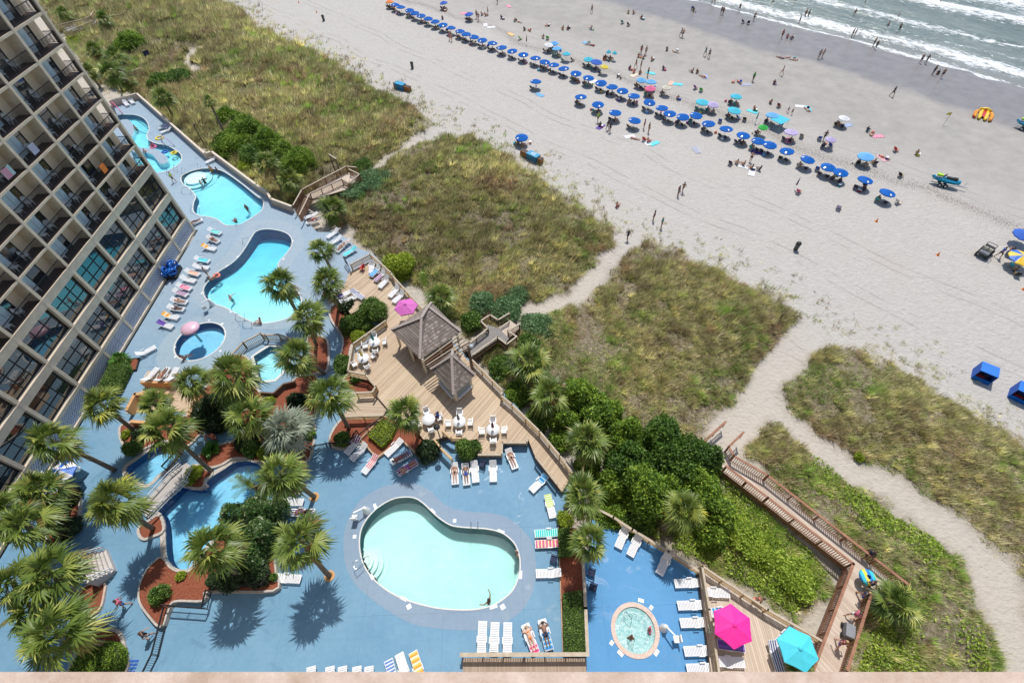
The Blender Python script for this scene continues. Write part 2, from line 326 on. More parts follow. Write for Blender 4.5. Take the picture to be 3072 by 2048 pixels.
for c0, wd, am in ((127.6, 1.2, .25), (133., 4.6, .24), (145.5, 3.2, .19), (160., 6., .26), (172., 10., .25), (139., 2.5, .12)):
    k_ = math_(t, 'MULTIPLY', math_(t, 'MAXIMUM', 0., math_(t, 'SUBTRACT', 1., math_(t, 'ABSOLUTE', math_(t, 'DIVIDE', math_(t, 'SUBTRACT', wig, c0), wd)))), am)
    foam = k_ if foam is None else math_(t, 'MAXIMUM', foam, k_)
ff = ramp(t, math_(t, 'ADD', math_(t, 'MULTIPLY', fn, .85), math_(t, 'ADD', foam, math_(t, 'MULTIPLY', wn1, .12))), [(.62, (0, 0, 0)), (.70, (1, 1, 1))])
t.links.new(mix(t, ff, base, (.72, .74, .75)), b.inputs['Base Color']); t.links.new(mix(t, ff, (.16,)*3, (.7,)*3), b.inputs['Roughness'])
bump(t, b, math_(t, 'ADD', wn2, math_(t, 'MULTIPLY', wn1, 1.5)), .8, .5)
s_ = np.array([[-1200, 1400], [1400, -1200]]); nrm = np.array([NX, NY]); tt = np.array([NY, -NX])
dv = np.concatenate([np.arange(118, 190, .45), [220, 300, 600, 2500]]); tv = np.concatenate([[-2500, -600, -250], np.arange(-130, 90, 2.), [200, 600, 2500]])
DV, TV = np.meshgrid(dv, tv); XX = DV*NX+TV*NY; YY = DV*NY-TV*NX
def crest(c0, w, a): return a*np.exp(-((DV+(vnoise(TV+50, DV*0+3, 9, 21)-.5)*5-c0)/w)**2)*(.5+vnoise(TV, DV*0, 14, 22))
ZZ = -1.6+crest(133, 1.3, .22)+crest(146, 1.6, .38)+crest(160, 2, .6)+crest(174, 3, .7)+(vnoise(XX, YY, 3.2, 23)-.5)*.22*np.clip((DV-127)/8, 0, 1)
o = grid_mesh('sea', XX, YY, ZZ, m); tag(o, kind='structure')
if o.data.polygons[0].normal.z < 0: o.data.flip_normals()
# =============== POOL DECK ===============
def deckmat(name, c1, c2, speck=.12, sp2=(.2, .3, .38)):
    m, t, b = newmat(name); v = coords(t, False)
    n1 = noise(t, v, .22, 5, .6); n2 = noise(t, v, 2.2, 6, .75); n3 = noise(t, v, 30, 2)
    c = ramp(t, math_(t, 'ADD', math_(t, 'MULTIPLY', n1, .6), math_(t, 'MULTIPLY', n2, .4)), [(.35, c1), (.65, c2)])
    st = ramp(t, noise(t, v, .8, 7, .7, .6), [(.58, (0, 0, 0)), (.72, (1, 1, 1))]); c = mix(t, math_(t, 'MULTIPLY', st, .14), c, tuple(x*1.35 for x in c2))
    c = mix(t, math_(t, 'MULTIPLY', math_(t, 'GREATER_THAN', n3, .56), speck), c, sp2)
    sxy = t.nodes.new('ShaderNodeSeparateXYZ'); t.links.new(v, sxy.inputs[0])   # the deck colour turns greyer towards its far end
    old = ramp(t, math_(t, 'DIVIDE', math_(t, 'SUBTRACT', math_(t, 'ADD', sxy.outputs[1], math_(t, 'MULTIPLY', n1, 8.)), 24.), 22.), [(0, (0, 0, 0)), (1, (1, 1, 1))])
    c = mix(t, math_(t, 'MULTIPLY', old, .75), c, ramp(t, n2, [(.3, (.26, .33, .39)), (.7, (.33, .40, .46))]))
    damp = ramp(t, noise(t, v, .55, 5, .65, 1.2), [(.60, (0, 0, 0)), (.64, (1, 1, 1))]); c = mix(t, math_(t, 'MULTIPLY', damp, .16), c, tuple(x*.45 for x in c1))
    jt = math_(t, 'LESS_THAN', math_(t, 'FRACT', math_(t, 'DIVIDE', sxy.outputs[0], 6.1)), .006); jt2 = math_(t, 'LESS_THAN', math_(t, 'FRACT', math_(t, 'DIVIDE', sxy.outputs[1], 6.1)), .006)
    c = mix(t, math_(t, 'MULTIPLY', math_(t, 'MAXIMUM', jt, jt2), .3), c, tuple(x*.5 for x in c1))
    t.links.new(c, b.inputs['Base Color']); t.links.new(mix(t, damp, (.72,)*3, (.42,)*3), b.inputs['Roughness']); bump(t, b, n3, .15, .01); return m
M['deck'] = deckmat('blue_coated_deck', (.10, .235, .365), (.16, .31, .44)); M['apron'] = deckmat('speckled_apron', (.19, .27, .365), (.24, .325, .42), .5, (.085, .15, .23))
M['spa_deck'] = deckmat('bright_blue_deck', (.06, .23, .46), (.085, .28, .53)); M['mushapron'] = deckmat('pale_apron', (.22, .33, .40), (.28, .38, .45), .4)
P_ = lambda k, pts, z=0.: [at(k, x, y, z) for x, y in pts]
deck_outline = P_('E', [(1355, 12)])+P_('A', [(770, 700), (940, 640), (1410, 1060), (1455, 1040), (1763, 1280)])+P_('B', [(75, 1320), (100, 1370), (240, 1420), (330, 1500)])+P_('F', [(420, 30), (560, 30), (720, 150), (800, 175), (930, 310), (1150, 560), (1480, 920), (1700, 1130), (1763, 1190)])+P_('K', [(330, 30), (430, 220), (350, 360), (500, 740), (510, 1530)])+P_('K', [(520, 1700)])+[Vector((-1.5, -6, 0)), Vector((-45, -6, 0))]
YAW, FD, Y0, BAY = 0.0294, 43.737, 51.65, 4.328; LB, LM, LT, FH = 2.353, 6.187, 10.034, 2.65
fu = Vector((math.sin(YAW), math.cos(YAW), 0)); fn_ = Vector((math.cos(YAW), -math.sin(YAW), 0))      # along the facade; out of it
def fac(a, out, z): return -fn_*FD+fu*a+fn_*out+Vector((0, 0, z))                                      # facade coordinates to world
deck_outline[-1] = fac(-6, .2, 0); deck_outline[0] = fac(Y0+.3, .2, 0); deck_outline.insert(1, fac(Y0+2, -6, 0))
# pool outlines
POOLS = {}
def pl(name, k, pts, n=6, z=0.): POOLS[name] = ccw(smooth_loop(P_(k, pts, z), n))
pl('main', 'J', [(1010, 290), (1090, 295), (1150, 330), (1200, 378), (1260, 432), (1340, 482), (1420, 497), (1510, 503), (1600, 510), (1680, 530), (1735, 562), (1785, 615), (1812, 690), (1818, 760), (1808, 830), (1770, 920), (1715, 975), (1640, 1022), (1530, 1052), (1400, 1057), (1250, 1045), (1100, 1010), (980, 965), (890, 912), (800, 832), (745, 745), (722, 660), (718, 580), (730, 510), (760, 450), (810, 390), (870, 342), (940, 305)], 3)
pl('slide', 'A', [(790, 800), (900, 790), (970, 805), (1010, 840), (1025, 890), (1010, 930), (1022, 965), (1080, 990), (1140, 1000), (1200, 1030), (1243, 1065), (1245, 1110), (1200, 1150), (1140, 1180), (1060, 1188), (940, 1150), (880, 1050), (800, 950), (760, 860)], 5)
pl('upper', 'A', [(1250, 1220), (1290, 1190), (1350, 1170), (1430, 1160), (1520, 1175), (1580, 1208), (1660, 1265), (1765, 1350), (1805, 1375), (1812, 1410), (1800, 1450), (1760, 1480), (1700, 1520), (1650, 1545), (1560, 1550), (1500, 1510), (1440, 1492), (1380, 1485), (1335, 1455), (1335, 1400), (1350, 1350), (1310, 1300), (1262, 1265)], 4)
pl('hourglass', 'F', [(0, 30), (60, 12), (140, 18), (205, 38), (240, 72), (243, 120), (205, 180), (160, 230), (150, 275), (180, 340), (270, 420), (310, 500), (285, 570), (220, 618), (150, 642), (70, 655), (0, 655), (-60, 630), (-125, 595), (-205, 550), (-290, 518), (-345, 480), (-360, 430), (-335, 380), (-265, 310), (-185, 260), (-125, 210), (-75, 145), (-35, 80)], 4)
c0 = at('E', 1378, 780); POOLS['mushroom'] = circle(c0, 2.62)
pl('spa_upper', 'X', [(1610, 270), (1680, 225), (1800, 150), (1900, 165), (1990, 240), (2010, 350), (1960, 440), (1860, 540), (1700, 560), (1660, 480), (1640, 380)], 1)
pl('lazy_upper', 'Y', [(100, 190), (210, 100), (330, 15), (420, -40), (560, -60), (660, -30), (640, 40), (540, 170), (430, 260), (330, 350), (230, 330), (150, 270)], 5)
pl('lazy_lower', 'Y', [(430, 620), (560, 500), (690, 370), (760, 400), (830, 408), (905, 395), (935, 420), (932, 345), (1010, 270), (1130, 195), (1220, 135), (1320, 115), (1430, 122), (1500, 170), (1540, 260), (1530, 380), (1470, 480), (1420, 540), (1250, 700), (1180, 800), (1000, 930), (850, 1100), (780, 1210), (720, 1245), (640, 1235), (570, 1195), (530, 1120), (515, 1000), (510, 850), (495, 740), (465, 660)], 3)
hot_c = at('K', 849, 1200, -.5)
M['coping'] = mat('white_coping', (.6, .6, .58), .6, .1, 6, world=True)
def poolmats(name, floor, wall, spark=(.6, .9, .95), tint=(.30, .86, .84), dens=.26):
    m, t, b = newmat(name+'_plaster'); v = coords(t, False)
    vo = node(t, 'ShaderNodeTexVoronoi', i_Scale=2.6); vo.feature = 'DISTANCE_TO_EDGE'; dn = node(t, 'ShaderNodeTexNoise', i_Scale=1.5); t.links.new(v, dn.inputs['Vector'])
    t.links.new(mix(t, .25, v, dn.outputs['Color']), vo.inputs['Vector'])
    c = ramp(t, noise(t, v, .5, 4), [(.35, floor), (.65, tuple(x*1.12 for x in floor))]); t.links.new(c, b.inputs['Base Color']); b.inputs['Roughness'].default_value = .8
    m2 = mat(name+'_wall', wall, .7, .08, 2)
    m3, t, b = newmat(name+'_water'); v = coords(t, False); o_ = t.nodes['Material Output']; t.nodes.remove(b)
    tr = node(t, 'ShaderNodeBsdfTransparent'); tr.inputs[0].default_value = (*tint, 1); gl = node(t, 'ShaderNodeBsdfGlossy', i_Roughness=.08); gl.inputs[0].default_value = (1, 1, 1, 1)
    bn = node(t, 'ShaderNodeBump', i_Strength=.6, i_Distance=.2); t.links.new(math_(t, 'ADD', noise(t, v, 3.5, 4, .6), noise(t, v, .8, 2)), bn.inputs['Height']); t.links.new(bn.outputs[0], gl.inputs['Normal'])
    fr = node(t, 'ShaderNodeFresnel', i_IOR=1.33); t.links.new(bn.outputs[0], fr.inputs['Normal']); mx = t.nodes.new('ShaderNodeMixShader'); t.links.new(fr.outputs[0], mx.inputs[0]); t.links.new(tr.outputs[0], mx.inputs[1]); t.links.new(gl.outputs[0], mx.inputs[2]); t.links.new(mx.outputs[0], o_.inputs[0])
    vol = node(t, 'ShaderNodeVolumeAbsorption', i_Density=dens); vol.inputs['Color'].default_value = (*tint, 1); t.links.new(vol.outputs[0], o_.inputs['Volume']); tr.inputs[0].default_value = (1, 1, 1, 1)
    m4, t, b = newmat(name+'_water_side'); o_ = t.nodes['Material Output']; t.nodes.remove(b); tr = t.nodes.new('ShaderNodeBsdfTransparent'); t.links.new(tr.outputs[0], o_.inputs[0]); vol = node(t, 'ShaderNodeVolumeAbsorption', i_Density=dens); vol.inputs['Color'].default_value = (*tint, 1); t.links.new(vol.outputs[0], o_.inputs['Volume'])
    return m, m2, m3, m4
PM = {'aqua': poolmats('aqua', (.60, .75, .70), (.22, .70, .64), tint=(.22, .86, .86), dens=.24), 'cyan': poolmats('cyan', (.66, .80, .80), (.60, .86, .88), tint=(.05, .80, .93), dens=.5), 'azure': poolmats('azure', (.42, .66, .76), (.34, .66, .80), tint=(.08, .72, .95), dens=.42), 'white': poolmats('pale', (.60, .80, .82), (.30, .52, .58))}
def floor_mesh(w, z, depth, slope):           # a pool floor that falls from the shallow to the deep end
    (sx_, sy_), d2 = slope; v = [p[0]*sx_+p[1]*sy_ for p in w]; a, b = min(v), max(v); zb = lambda p: z-depth-(d2-depth)*max(0, min(1, ((p[0]*sx_+p[1]*sy_)-a)/(b-a+1e-6)))
    mb = MB().poly(w, z=0); mb.v = [(q[0], q[1], zb(q)) for q in mb.v]; n = len(w); mb.m = [0]*len(mb.f)
    mb.add([(p[0], p[1], zb(p)) for p in w]+[(p[0], p[1], z) for p in w], [(i, (i+1) % n, n+(i+1) % n, n+i) for i in range(n)], 1); return mb
def pool(name, key, label, pm, depth=1.1, cop=.28, steps=(), islands=(), z=0., copm=None, slope=((0, 1), None)):
    w = POOLS[key]; b_ = base_of(MB().poly(w, z=z)); t = thing('swimming_pool', label, 'pool', b_)
    L = lambda mb, nm, mt: mb.build(nm, mt, t, b_)
    d2 = slope[1] or depth; L(floor_mesh(w, z, depth, (slope[0], d2)), 'basin', [PM[pm][0], PM[pm][1]]); wi = offset(w, -.004)
    L(MB().poly(wi, z=z-.09).wall(wi, z-max(depth, d2)-.3, z-.09, mi=1).poly(wi, z=z-max(depth, d2)-.3, mi=1), 'water', [PM[pm][2], PM[pm][3]])
    co_ = offset(w, cop); mb = MB(); mb.poly(co_, [w[::-1]], z+.03); mb.wall(co_, z-.05, z+.03); mb.wall(w, z-.15, z+.03); L(mb, 'coping', copm or M['coping'])
    for i, s in enumerate(steps): L(MB().prism(s, z-depth, z-.25-i*.28), 'step', PM[pm][0])
    for s in islands: L(MB().prism(s, z-depth, z+.03, top=1), 'island', [PM[pm][1], M['apron']])
    return t
holes = []
stp = lambda k, x, y, rs, ry=None: [circle(at(k, x, y, -.5), r, 28) for r in rs]
def inside(p, poly):
    c = False
    for i in range(len(poly)):
        a, b = poly[i], poly[i-1]
        if (a[1] > p[1]) != (b[1] > p[1]) and p[0] < (b[0]-a[0])*(p[1]-a[1])/(b[1]-a[1])+a[0]: c = not c
    return c
def clip_in(shape, w):  # keep the part of a step that lies in the pool
    c = Vector((sum(p[0] for p in w)/len(w), sum(p[1] for p in w)/len(w), 0)); out = []
    for p in shape:
        q = Vector(p); k = 0
        while not inside(q, w) and k < 60: q = q+(c-q)*.03; k += 1
        out.append(q)
    return out
pool('p', 'main', 'large kidney shaped pool of pale aqua water with a white rim', 'aqua', 1.1, .1, slope=((.7, .7), 1.6), steps=[clip_in(s, POOLS['main']) for s in [circle(at('J', 745, 735), r, 30) for r in (.65, 1.0, 1.4, 1.8)]])
pool('p', 'slide', 'winding lazy pool with float rings beside the far hotel corner', 'cyan', .8, .12, islands=[clip_in(ccw(smooth_loop(P_('A', [(810, 840), (880, 825), (920, 870), (915, 930), (870, 960), (800, 900)]), 4)), POOLS['slide']), clip_in(ccw(smooth_loop(P_('A', [(900, 1020), (960, 1018), (1040, 1025), (1100, 1040), (1145, 1080), (1152, 1115), (1110, 1130), (1080, 1105), (1055, 1070), (1000, 1050), (930, 1050)]), 4)), POOLS['slide'])])
pool('p', 'upper', 'bright cyan pool with curved entry steps below the beige garden wall', 'cyan', .7, .12, slope=((.6, -.6), 1.1), steps=[clip_in(s, POOLS['upper']) for s in [circle(at('A', 1340, 1215), r, 30) for r in (1.6, 2.3, 3.0)]])
pool('p', 'hourglass', 'long hourglass shaped turquoise pool between loungers and palms', 'cyan', .6, .12, slope=((0, 1), 1.7))
pool('p', 'mushroom', 'round shallow pool with a pink mushroom fountain', 'azure', .9, .15)
pool('p', 'spa_upper', 'small angular spa pool hidden partly behind a palm', 'cyan', .8, .3)
pool('p', 'lazy_upper', 'narrow blue channel pool above the grey footbridge', 'azure', .9, .35, copm=M['stone'])
pool('p', 'lazy_lower', 'winding deep blue pool below the grey footbridge', 'azure', 1.0, .42, copm=M['stone'])
mb = MB(); mb.poly(ccw(deck_outline), [w[::-1] for w in POOLS.values()], 0.); mb.wall(ccw(deck_outline), -1.6, 0)
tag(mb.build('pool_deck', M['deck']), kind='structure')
def sheet(name, outer, hole, z, mt): tag(MB().poly(ccw(outer), [ccw(hole)[::-1]] if hole is not None else [], z).build(name, mt), kind='structure')
main_ap = ccw(smooth_loop(P_('J', [(905, 205), (1000, 190), (1110, 195), (1200, 240), (1280, 320), (1360, 365), (1460, 385), (1600, 395), (1720, 420), (1820, 490), (1900, 590), (1930, 720), (1930, 830), (1900, 960), (1830, 1070), (1700, 1160), (1560, 1198), (1420, 1202), (1250, 1190), (1080, 1160), (930, 1080), (800, 990), (680, 880), (620, 760), (603, 620), (615, 500), (660, 390), (720, 310), (800, 250)]), 3))
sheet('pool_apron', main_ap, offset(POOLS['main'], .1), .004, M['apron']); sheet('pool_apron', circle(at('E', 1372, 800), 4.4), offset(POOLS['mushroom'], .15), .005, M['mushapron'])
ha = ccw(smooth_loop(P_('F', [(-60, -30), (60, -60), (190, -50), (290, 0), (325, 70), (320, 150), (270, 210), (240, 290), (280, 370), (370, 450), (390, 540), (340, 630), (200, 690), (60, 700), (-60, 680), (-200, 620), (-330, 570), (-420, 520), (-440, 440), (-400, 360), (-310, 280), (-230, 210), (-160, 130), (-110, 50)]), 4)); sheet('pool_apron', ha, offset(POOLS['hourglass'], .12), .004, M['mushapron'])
# lower spa deck
spa = ccw(P_('K', [(560, 385), (700, 440), (840, 520), (1040, 660), (1280, 800), (1310, 905), (1340, 1110), (1430, 1530), (1470, 1720), (515, 1720), (512, 1370), (500, 740), (540, 600)], -.5))
hot = circle(hot_c, 1.8, 48, 1.85); hot_in = circle(hot_c, 1.48, 48, 1.52)
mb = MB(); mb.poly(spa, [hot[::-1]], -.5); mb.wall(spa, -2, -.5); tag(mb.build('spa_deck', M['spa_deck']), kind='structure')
m, t, b = newmat('pink_brick_rim'); v = coords(t); ang = t.nodes.new('ShaderNodeSeparateXYZ'); t.links.new(v, ang.inputs[0])
an = math_(t, 'FRACT', math_(t, 'MULTIPLY', math_(t, 'ARCTAN2', ang.outputs[1], ang.outputs[0]), 9.55)); t.links.new(mix(t, math_(t, 'LESS_THAN', an, .13), ramp(t, noise(t, v, 4, 3), [(.3, (.47, .32, .26)), (.7, (.60, .46, .39))]), (.6, .56, .52)), b.inputs['Base Color']); M['brick'] = m
ht = thing('hot_tub', 'round bubbling hot tub with a pinkish brick rim', 'hot tub', hot_c)
lc = lambda r: circle((0, 0), r[0], 48, r[1])
mb = MB(); mb.poly(lc((1.8, 1.85)), [lc((1.48, 1.52))[::-1]], .05); mb.wall(lc((1.8, 1.85)), -.4, .05); mb.wall(lc((1.48, 1.52)), -.2, .05); mb.build('brick_rim', M['brick'], ht)
mb = MB(); mb.poly(lc((1.48, 1.52)), z=-1, mi=0); mb.wall(lc((1.48, 1.52)), -1, 0.03, mi=1); mb.prism(lc((1.48, 1.52)), -1, -.42, [lc((1.12, 1.14))[::-1]]); mb.build('basin', list(PM['white'][:2]), ht)
MB().poly(lc((1.12, 1.14)), [lc((1.08, 1.10))[::-1]], -.41).build('seat_edge_line', M['dark_metal'], ht)
m, t, b = newmat('bubbling_water'); v = coords(t); t.links.new(ramp(t, noise(t, v, 3.2, 8, .8), [(.40, (.20, .50, .50)), (.52, (.36, .66, .66)), (.64, (.8, .9, .9))]), b.inputs['Base Color']); b.inputs['Roughness'].default_value = .15; b.inputs['Alpha'].default_value = .62; bump(t, b, noise(t, v, 6, 6, .7), .6, .05)
MB().poly(lc((1.48, 1.52)), z=-.06).build('water', m, ht)
for i, (s, r0) in enumerate(((1, .55), (2, .33))):
    p0 = at('K', 775, 1100, -.5)-hot_c; MB().tube([p0+Vector((.0, .1, .7*0)), p0+Vector((0, .1, .9)), p0+Vector((.35, -.35, .85)), p0+Vector((.45, -.5, -.1))], .025, 6).build('handrail', M['steel'], ht) if i == 0 else None
# =============== HOTEL ===============
ORD = ['', 'first', 'second', 'third', 'fourth', 'fifth', 'sixth', 'seventh', 'eighth', 'ninth', 'tenth', 'eleventh', 'twelfth', 'thirteenth', 'fourteenth', 'fifteenth', 'sixteenth', 'seventeenth', 'eighteenth', 'nineteenth', 'twentieth'] + ['twenty-'+w for w in ('first', 'second', 'third', 'fourth', 'fifth', 'sixth', 'seventh', 'eighth', 'ninth')] + ['thirtieth'] + ['thirty-'+w for w in ('first', 'second', 'third', 'fourth', 'fifth', 'sixth', 'seventh', 'eighth', 'ninth')]+['fortieth'] + ['forty-'+w for w in ('first', 'second', 'third', 'fourth', 'fifth', 'sixth', 'seventh', 'eighth', 'ninth')]
m, t, b = newmat('tinted_window_glass'); b.inputs['Base Color'].default_value = (.012, .02, .024, 1); b.inputs['Roughness'].default_value = .03; b.inputs['IOR'].default_value = 2.3; M['glass'] = m
v = coords(t); bump(t, b, noise(t, v, .5, 2), .05, .05)
m, t, b = newmat('white_lattice'); v = coords(t); sx = t.nodes.new('ShaderNodeSeparateXYZ'); t.links.new(v, sx.inputs[0])
s1 = math_(t, 'FRACT', math_(t, 'MULTIPLY', math_(t, 'ADD', sx.outputs[1], sx.outputs[2]), 3.4)); s2 = math_(t, 'FRACT', math_(t, 'MULTIPLY', math_(t, 'SUBTRACT', sx.outputs[1], sx.outputs[2]), 3.4))
h_ = math_(t, 'MULTIPLY', math_(t, 'GREATER_THAN', s1, .38), math_(t, 'GREATER_THAN', s2, .38))
t.links.new(mix(t, h_, (.55, .57, .62), (.10, .115, .19)), b.inputs['Base Color']); M['lattice'] = m
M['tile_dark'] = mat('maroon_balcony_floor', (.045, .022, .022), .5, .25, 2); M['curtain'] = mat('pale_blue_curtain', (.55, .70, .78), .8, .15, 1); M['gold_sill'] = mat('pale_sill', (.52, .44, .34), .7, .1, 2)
M['hotel_rear'] = mat('tan_balcony_wall', (.72, .60, .44), .9, .08, .8)
HB = fac(0, 0, 0)
hotel = thing('hotel_tower', 'tall beige concrete hotel with a grid of balconies and tall lobby windows', 'hotel', HB, -YAW)
A_ = lambda i: Y0-(i-1)*BAY
NB, NK = 13, 12; TOP = LT+NK*FH; A0, A1 = A_(1), A_(NB+1)
mb = MB(); fr = MB()
for i in range(1, NB+2):
    d = .5 if i == 1 else 1.3
    fr.box((-d/2+.0, A_(i), (TOP+LT)/2), (d, .30, TOP-LT)); fr.box((-.25, A_(i), LT/2), (.5, .34, LT))
for z, h in ((LB, .38), (LM, .85), (LT, .85)): fr.box((-.28, (A0+A1)/2, z-h/2), (.5, A0-A1+.3, h-.004))
for k in range(1, NK+1): fr.box((-.66, (A0+A1)/2, LT+k*FH-.11), (1.28, A0-A1+.28, .22))
fr.box((-.66, (A0+A1)/2, LT-.12), (1.24, A0-A1+.2, .18)); fr.box((-.2, (A0+A1)/2, .14), (.45, A0-A1+.32, .28))
fr.build('concrete_grid', M['concrete'], hotel)
MB().box((-7.8, (A0+A1)/2-.1, TOP/2+LT/2+.5), (13, A0-A1-.2, TOP-LT+1)).build('rear_wall', M['hotel_rear'], hotel)
MB().box((-8.1, (A0+A1)/2-.1, LT/2), (14.6, A0-A1-.1, LT-.3)).build('ground_block', M['tan'], hotel)
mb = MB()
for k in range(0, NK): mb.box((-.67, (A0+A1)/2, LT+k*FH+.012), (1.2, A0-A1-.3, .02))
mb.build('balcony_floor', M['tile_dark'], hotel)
mb = MB()
for z, h in ((LB, 0), (LM, 0), (LT, 0)): mb.box((-.02, (A0+A1)/2, z+.02), (.12, A0-A1+.3, .05))
mb.build('ledge', M['gold_sill'], hotel)
# prototypes of one bay, centred on the bay (local y = along the facade)
def seen(a, z, pad=120):
    p = fac(a, -.3, z); x, y = proj(p); return -pad < x < 3072 and -pad < y < 2100
w_ = BAY-.34
def win_proto(h, nx, nz):
    f = MB(); f.box((0, 0, .05), (.12, w_, .1)); f.box((0, 0, h-.05), (.12, w_, .1)); f.box((0, -w_/2+.05, h/2), (.12, .1, h)); f.box((0, w_/2-.05, h/2), (.12, .1, h))
    for i in range(1, nx): f.box((.03, -w_/2+w_*i/nx, h/2), (.06, .05, h-.2))
    for i in range(1, nz): f.box((.03, 0, h*i/nz), (.055, w_-.2, .05))
    p = MB(); p.box((-.02, 0, h/2), (.03, w_-.12, h-.12)); return f, p
def door_proto():
    f = MB(); W2 = 2.7; H2 = 2.25; y0 = -w_/2+.12
    for yy in (0, W2/2, W2): f.box((0, y0+yy, H2/2), (.09, .1, H2))
    f.box((0, y0+W2/2, H2-.04), (.09, W2, .09)); f.box((0, y0+W2/2, .06), (.09, W2, .09))
    p = MB().box((-.01, y0+W2/2, H2/2), (.03, W2-.1, H2-.1)); c = MB(); n = 18; cw = random.choice((1.2, 1.9, 2.4)); vs = []; fs = []
    for i in range(n): vs += [(.03+.035*(i % 2), y0+.08+cw*i/(n-1), .12), (.03+.035*(i % 2), y0+.08+cw*i/(n-1), H2-.1)]
    for i in range(n-1): fs.append((2*i, 2*i+2, 2*i+3, 2*i+1))
    c.add(vs, fs); return f, p, c
def rail_proto(end=False):
    r = MB(); r.beam((0, -w_/2, 1.05), (0, w_/2, 1.05), .07, .05); r.beam((0, -w_/2, .1), (0, w_/2, .1), .04, .04)
    n = 30
    for i in range(n+1): r.box((0, -w_/2+w_*i/n, .58), (.022, .022, .92))
    r.box((0, 0, .55), (.05, .05, 1.05))
    if end:
        r.beam((0, w_/2, 1.05), (-1.1, w_/2, 1.05), .07, .05); r.beam((0, w_/2, .1), (-1.1, w_/2, .1), .04, .04)
        for i in range(13): r.box((-1.1*i/12, w_/2, .58), (.022, .022, .92))
    return r
protos = {}
def place(key, mk, name, mt, parent, loc):
    if key not in protos: o = mk().build(name, mt, parent); protos[key] = o
    else: o = protos[key].copy(); link(o); o.parent = parent
    o.location = loc; return o
wl = {}
for nm, z0, z1, nx, nz in (('low', LB, LM-.85, 3, 3), ('high', LM, LT-.85, 3, 3)): wl[nm] = (win_proto(z1-z0, nx, nz), z0)
BALC = []
for j in range(1, NB+1):
    ac = (A_(j)+A_(j+1))/2
    for nm in ('low', 'high'):
        (f, p), z0 = wl[nm]
        if seen(ac, z0+1.3):
            o = place('wf'+nm, lambda f=f: f, 'lobby_window', M['dark_metal'], hotel, (-.42, ac, z0)); place('wp'+nm, lambda p=p: p, 'pane', M['glass'], o, (0, 0, 0))
    if seen(ac, 1.2): place('lat', lambda: MB().box((0, 0, 1.13), (.05, w_, 1.66)).box((.04, 0, 1.15), (.04, .06, 1.66)).box((.045, 0, 1.1), (.03, w_, .07)), 'lattice_screen', M['lattice'], hotel, (-.12, ac, 0))
    for k in range(NK):
        z0 = LT+k*FH
        if not seen(ac, z0+1.2): continue
        BALC.append((j, k, ac, z0))
        dv_ = (j*7+k*3) % 3
        if 'd%d' % dv_ not in protos:
            f, p, c = door_proto(); protos['d%d' % dv_] = f.build('sliding_door', M['dark_metal'], hotel); protos['dp%d' % dv_] = p.build('pane', M['glass'], protos['d%d' % dv_]); protos['dc%d' % dv_] = c.build('curtain', M['curtain'], protos['d%d' % dv_]); protos['d%d' % dv_].location = (-1.26, ac, z0+.02)
        else:
            o = protos['d%d' % dv_].copy(); link(o); o.parent = hotel; o.location = (-1.26, ac, z0+.02)
            for q in ('dp', 'dc'): x = protos[q+'%d' % dv_].copy(); link(x); x.parent = o
        place('rail_end' if j == 1 else 'rail', lambda j=j: rail_proto(j == 1), 'balcony_railing', M['dark_metal'], hotel, (-.16, ac, z0))
print('balconies', len(BALC))
# the parapet of the balcony the photograph was taken from, on our own tower
m, t, b = newmat('pinkish_parapet_coating'); v = coords(t); t.links.new(ramp(t, noise(t, v, 9, 8, .75), [(.35, (.40, .28, .20)), (.65, (.62, .49, .40))]), b.inputs['Base Color']); b.inputs['Roughness'].default_value = .85; bump(t, b, noise(t, v, 300, 3), .4, .002)
zp = HC-1.0; a = (lambda px: (lambda d: d*((zp-HC)/d[2]))(cX*(px-1536)/FPX-cU*(2014-1024)/FPX+cF)); pa, pb = a(0), a(3072)
dv = Vector((pb[0]-pa[0], pb[1]-pa[1], 0)).normalized(); nv = Vector((dv.y, -dv.x, 0)); pm = Vector(((pa[0]+pb[0])/2, (pa[1]+pb[1])/2, 0))
R3 = Matrix((dv, -nv, Vector((0, 0, 1)))).transposed(); own = thing('beach_tower', 'tower whose pinkish balcony parapet edge crosses the bottom of the view', 'hotel', (pm.x, pm.y-8, 0))
MB().box(pm+nv*.1+Vector((0, 0, zp-.5)), (40, .2, 1.), rot=R3).build('parapet', m, own, (pm.x, pm.y-8, 0)); MB().box(pm+nv*6.2+Vector((0, 0, (zp-3)/2-1)), (60, 12, zp-3), rot=R3).build('wall', M['tan'], own, (pm.x, pm.y-8, 0))
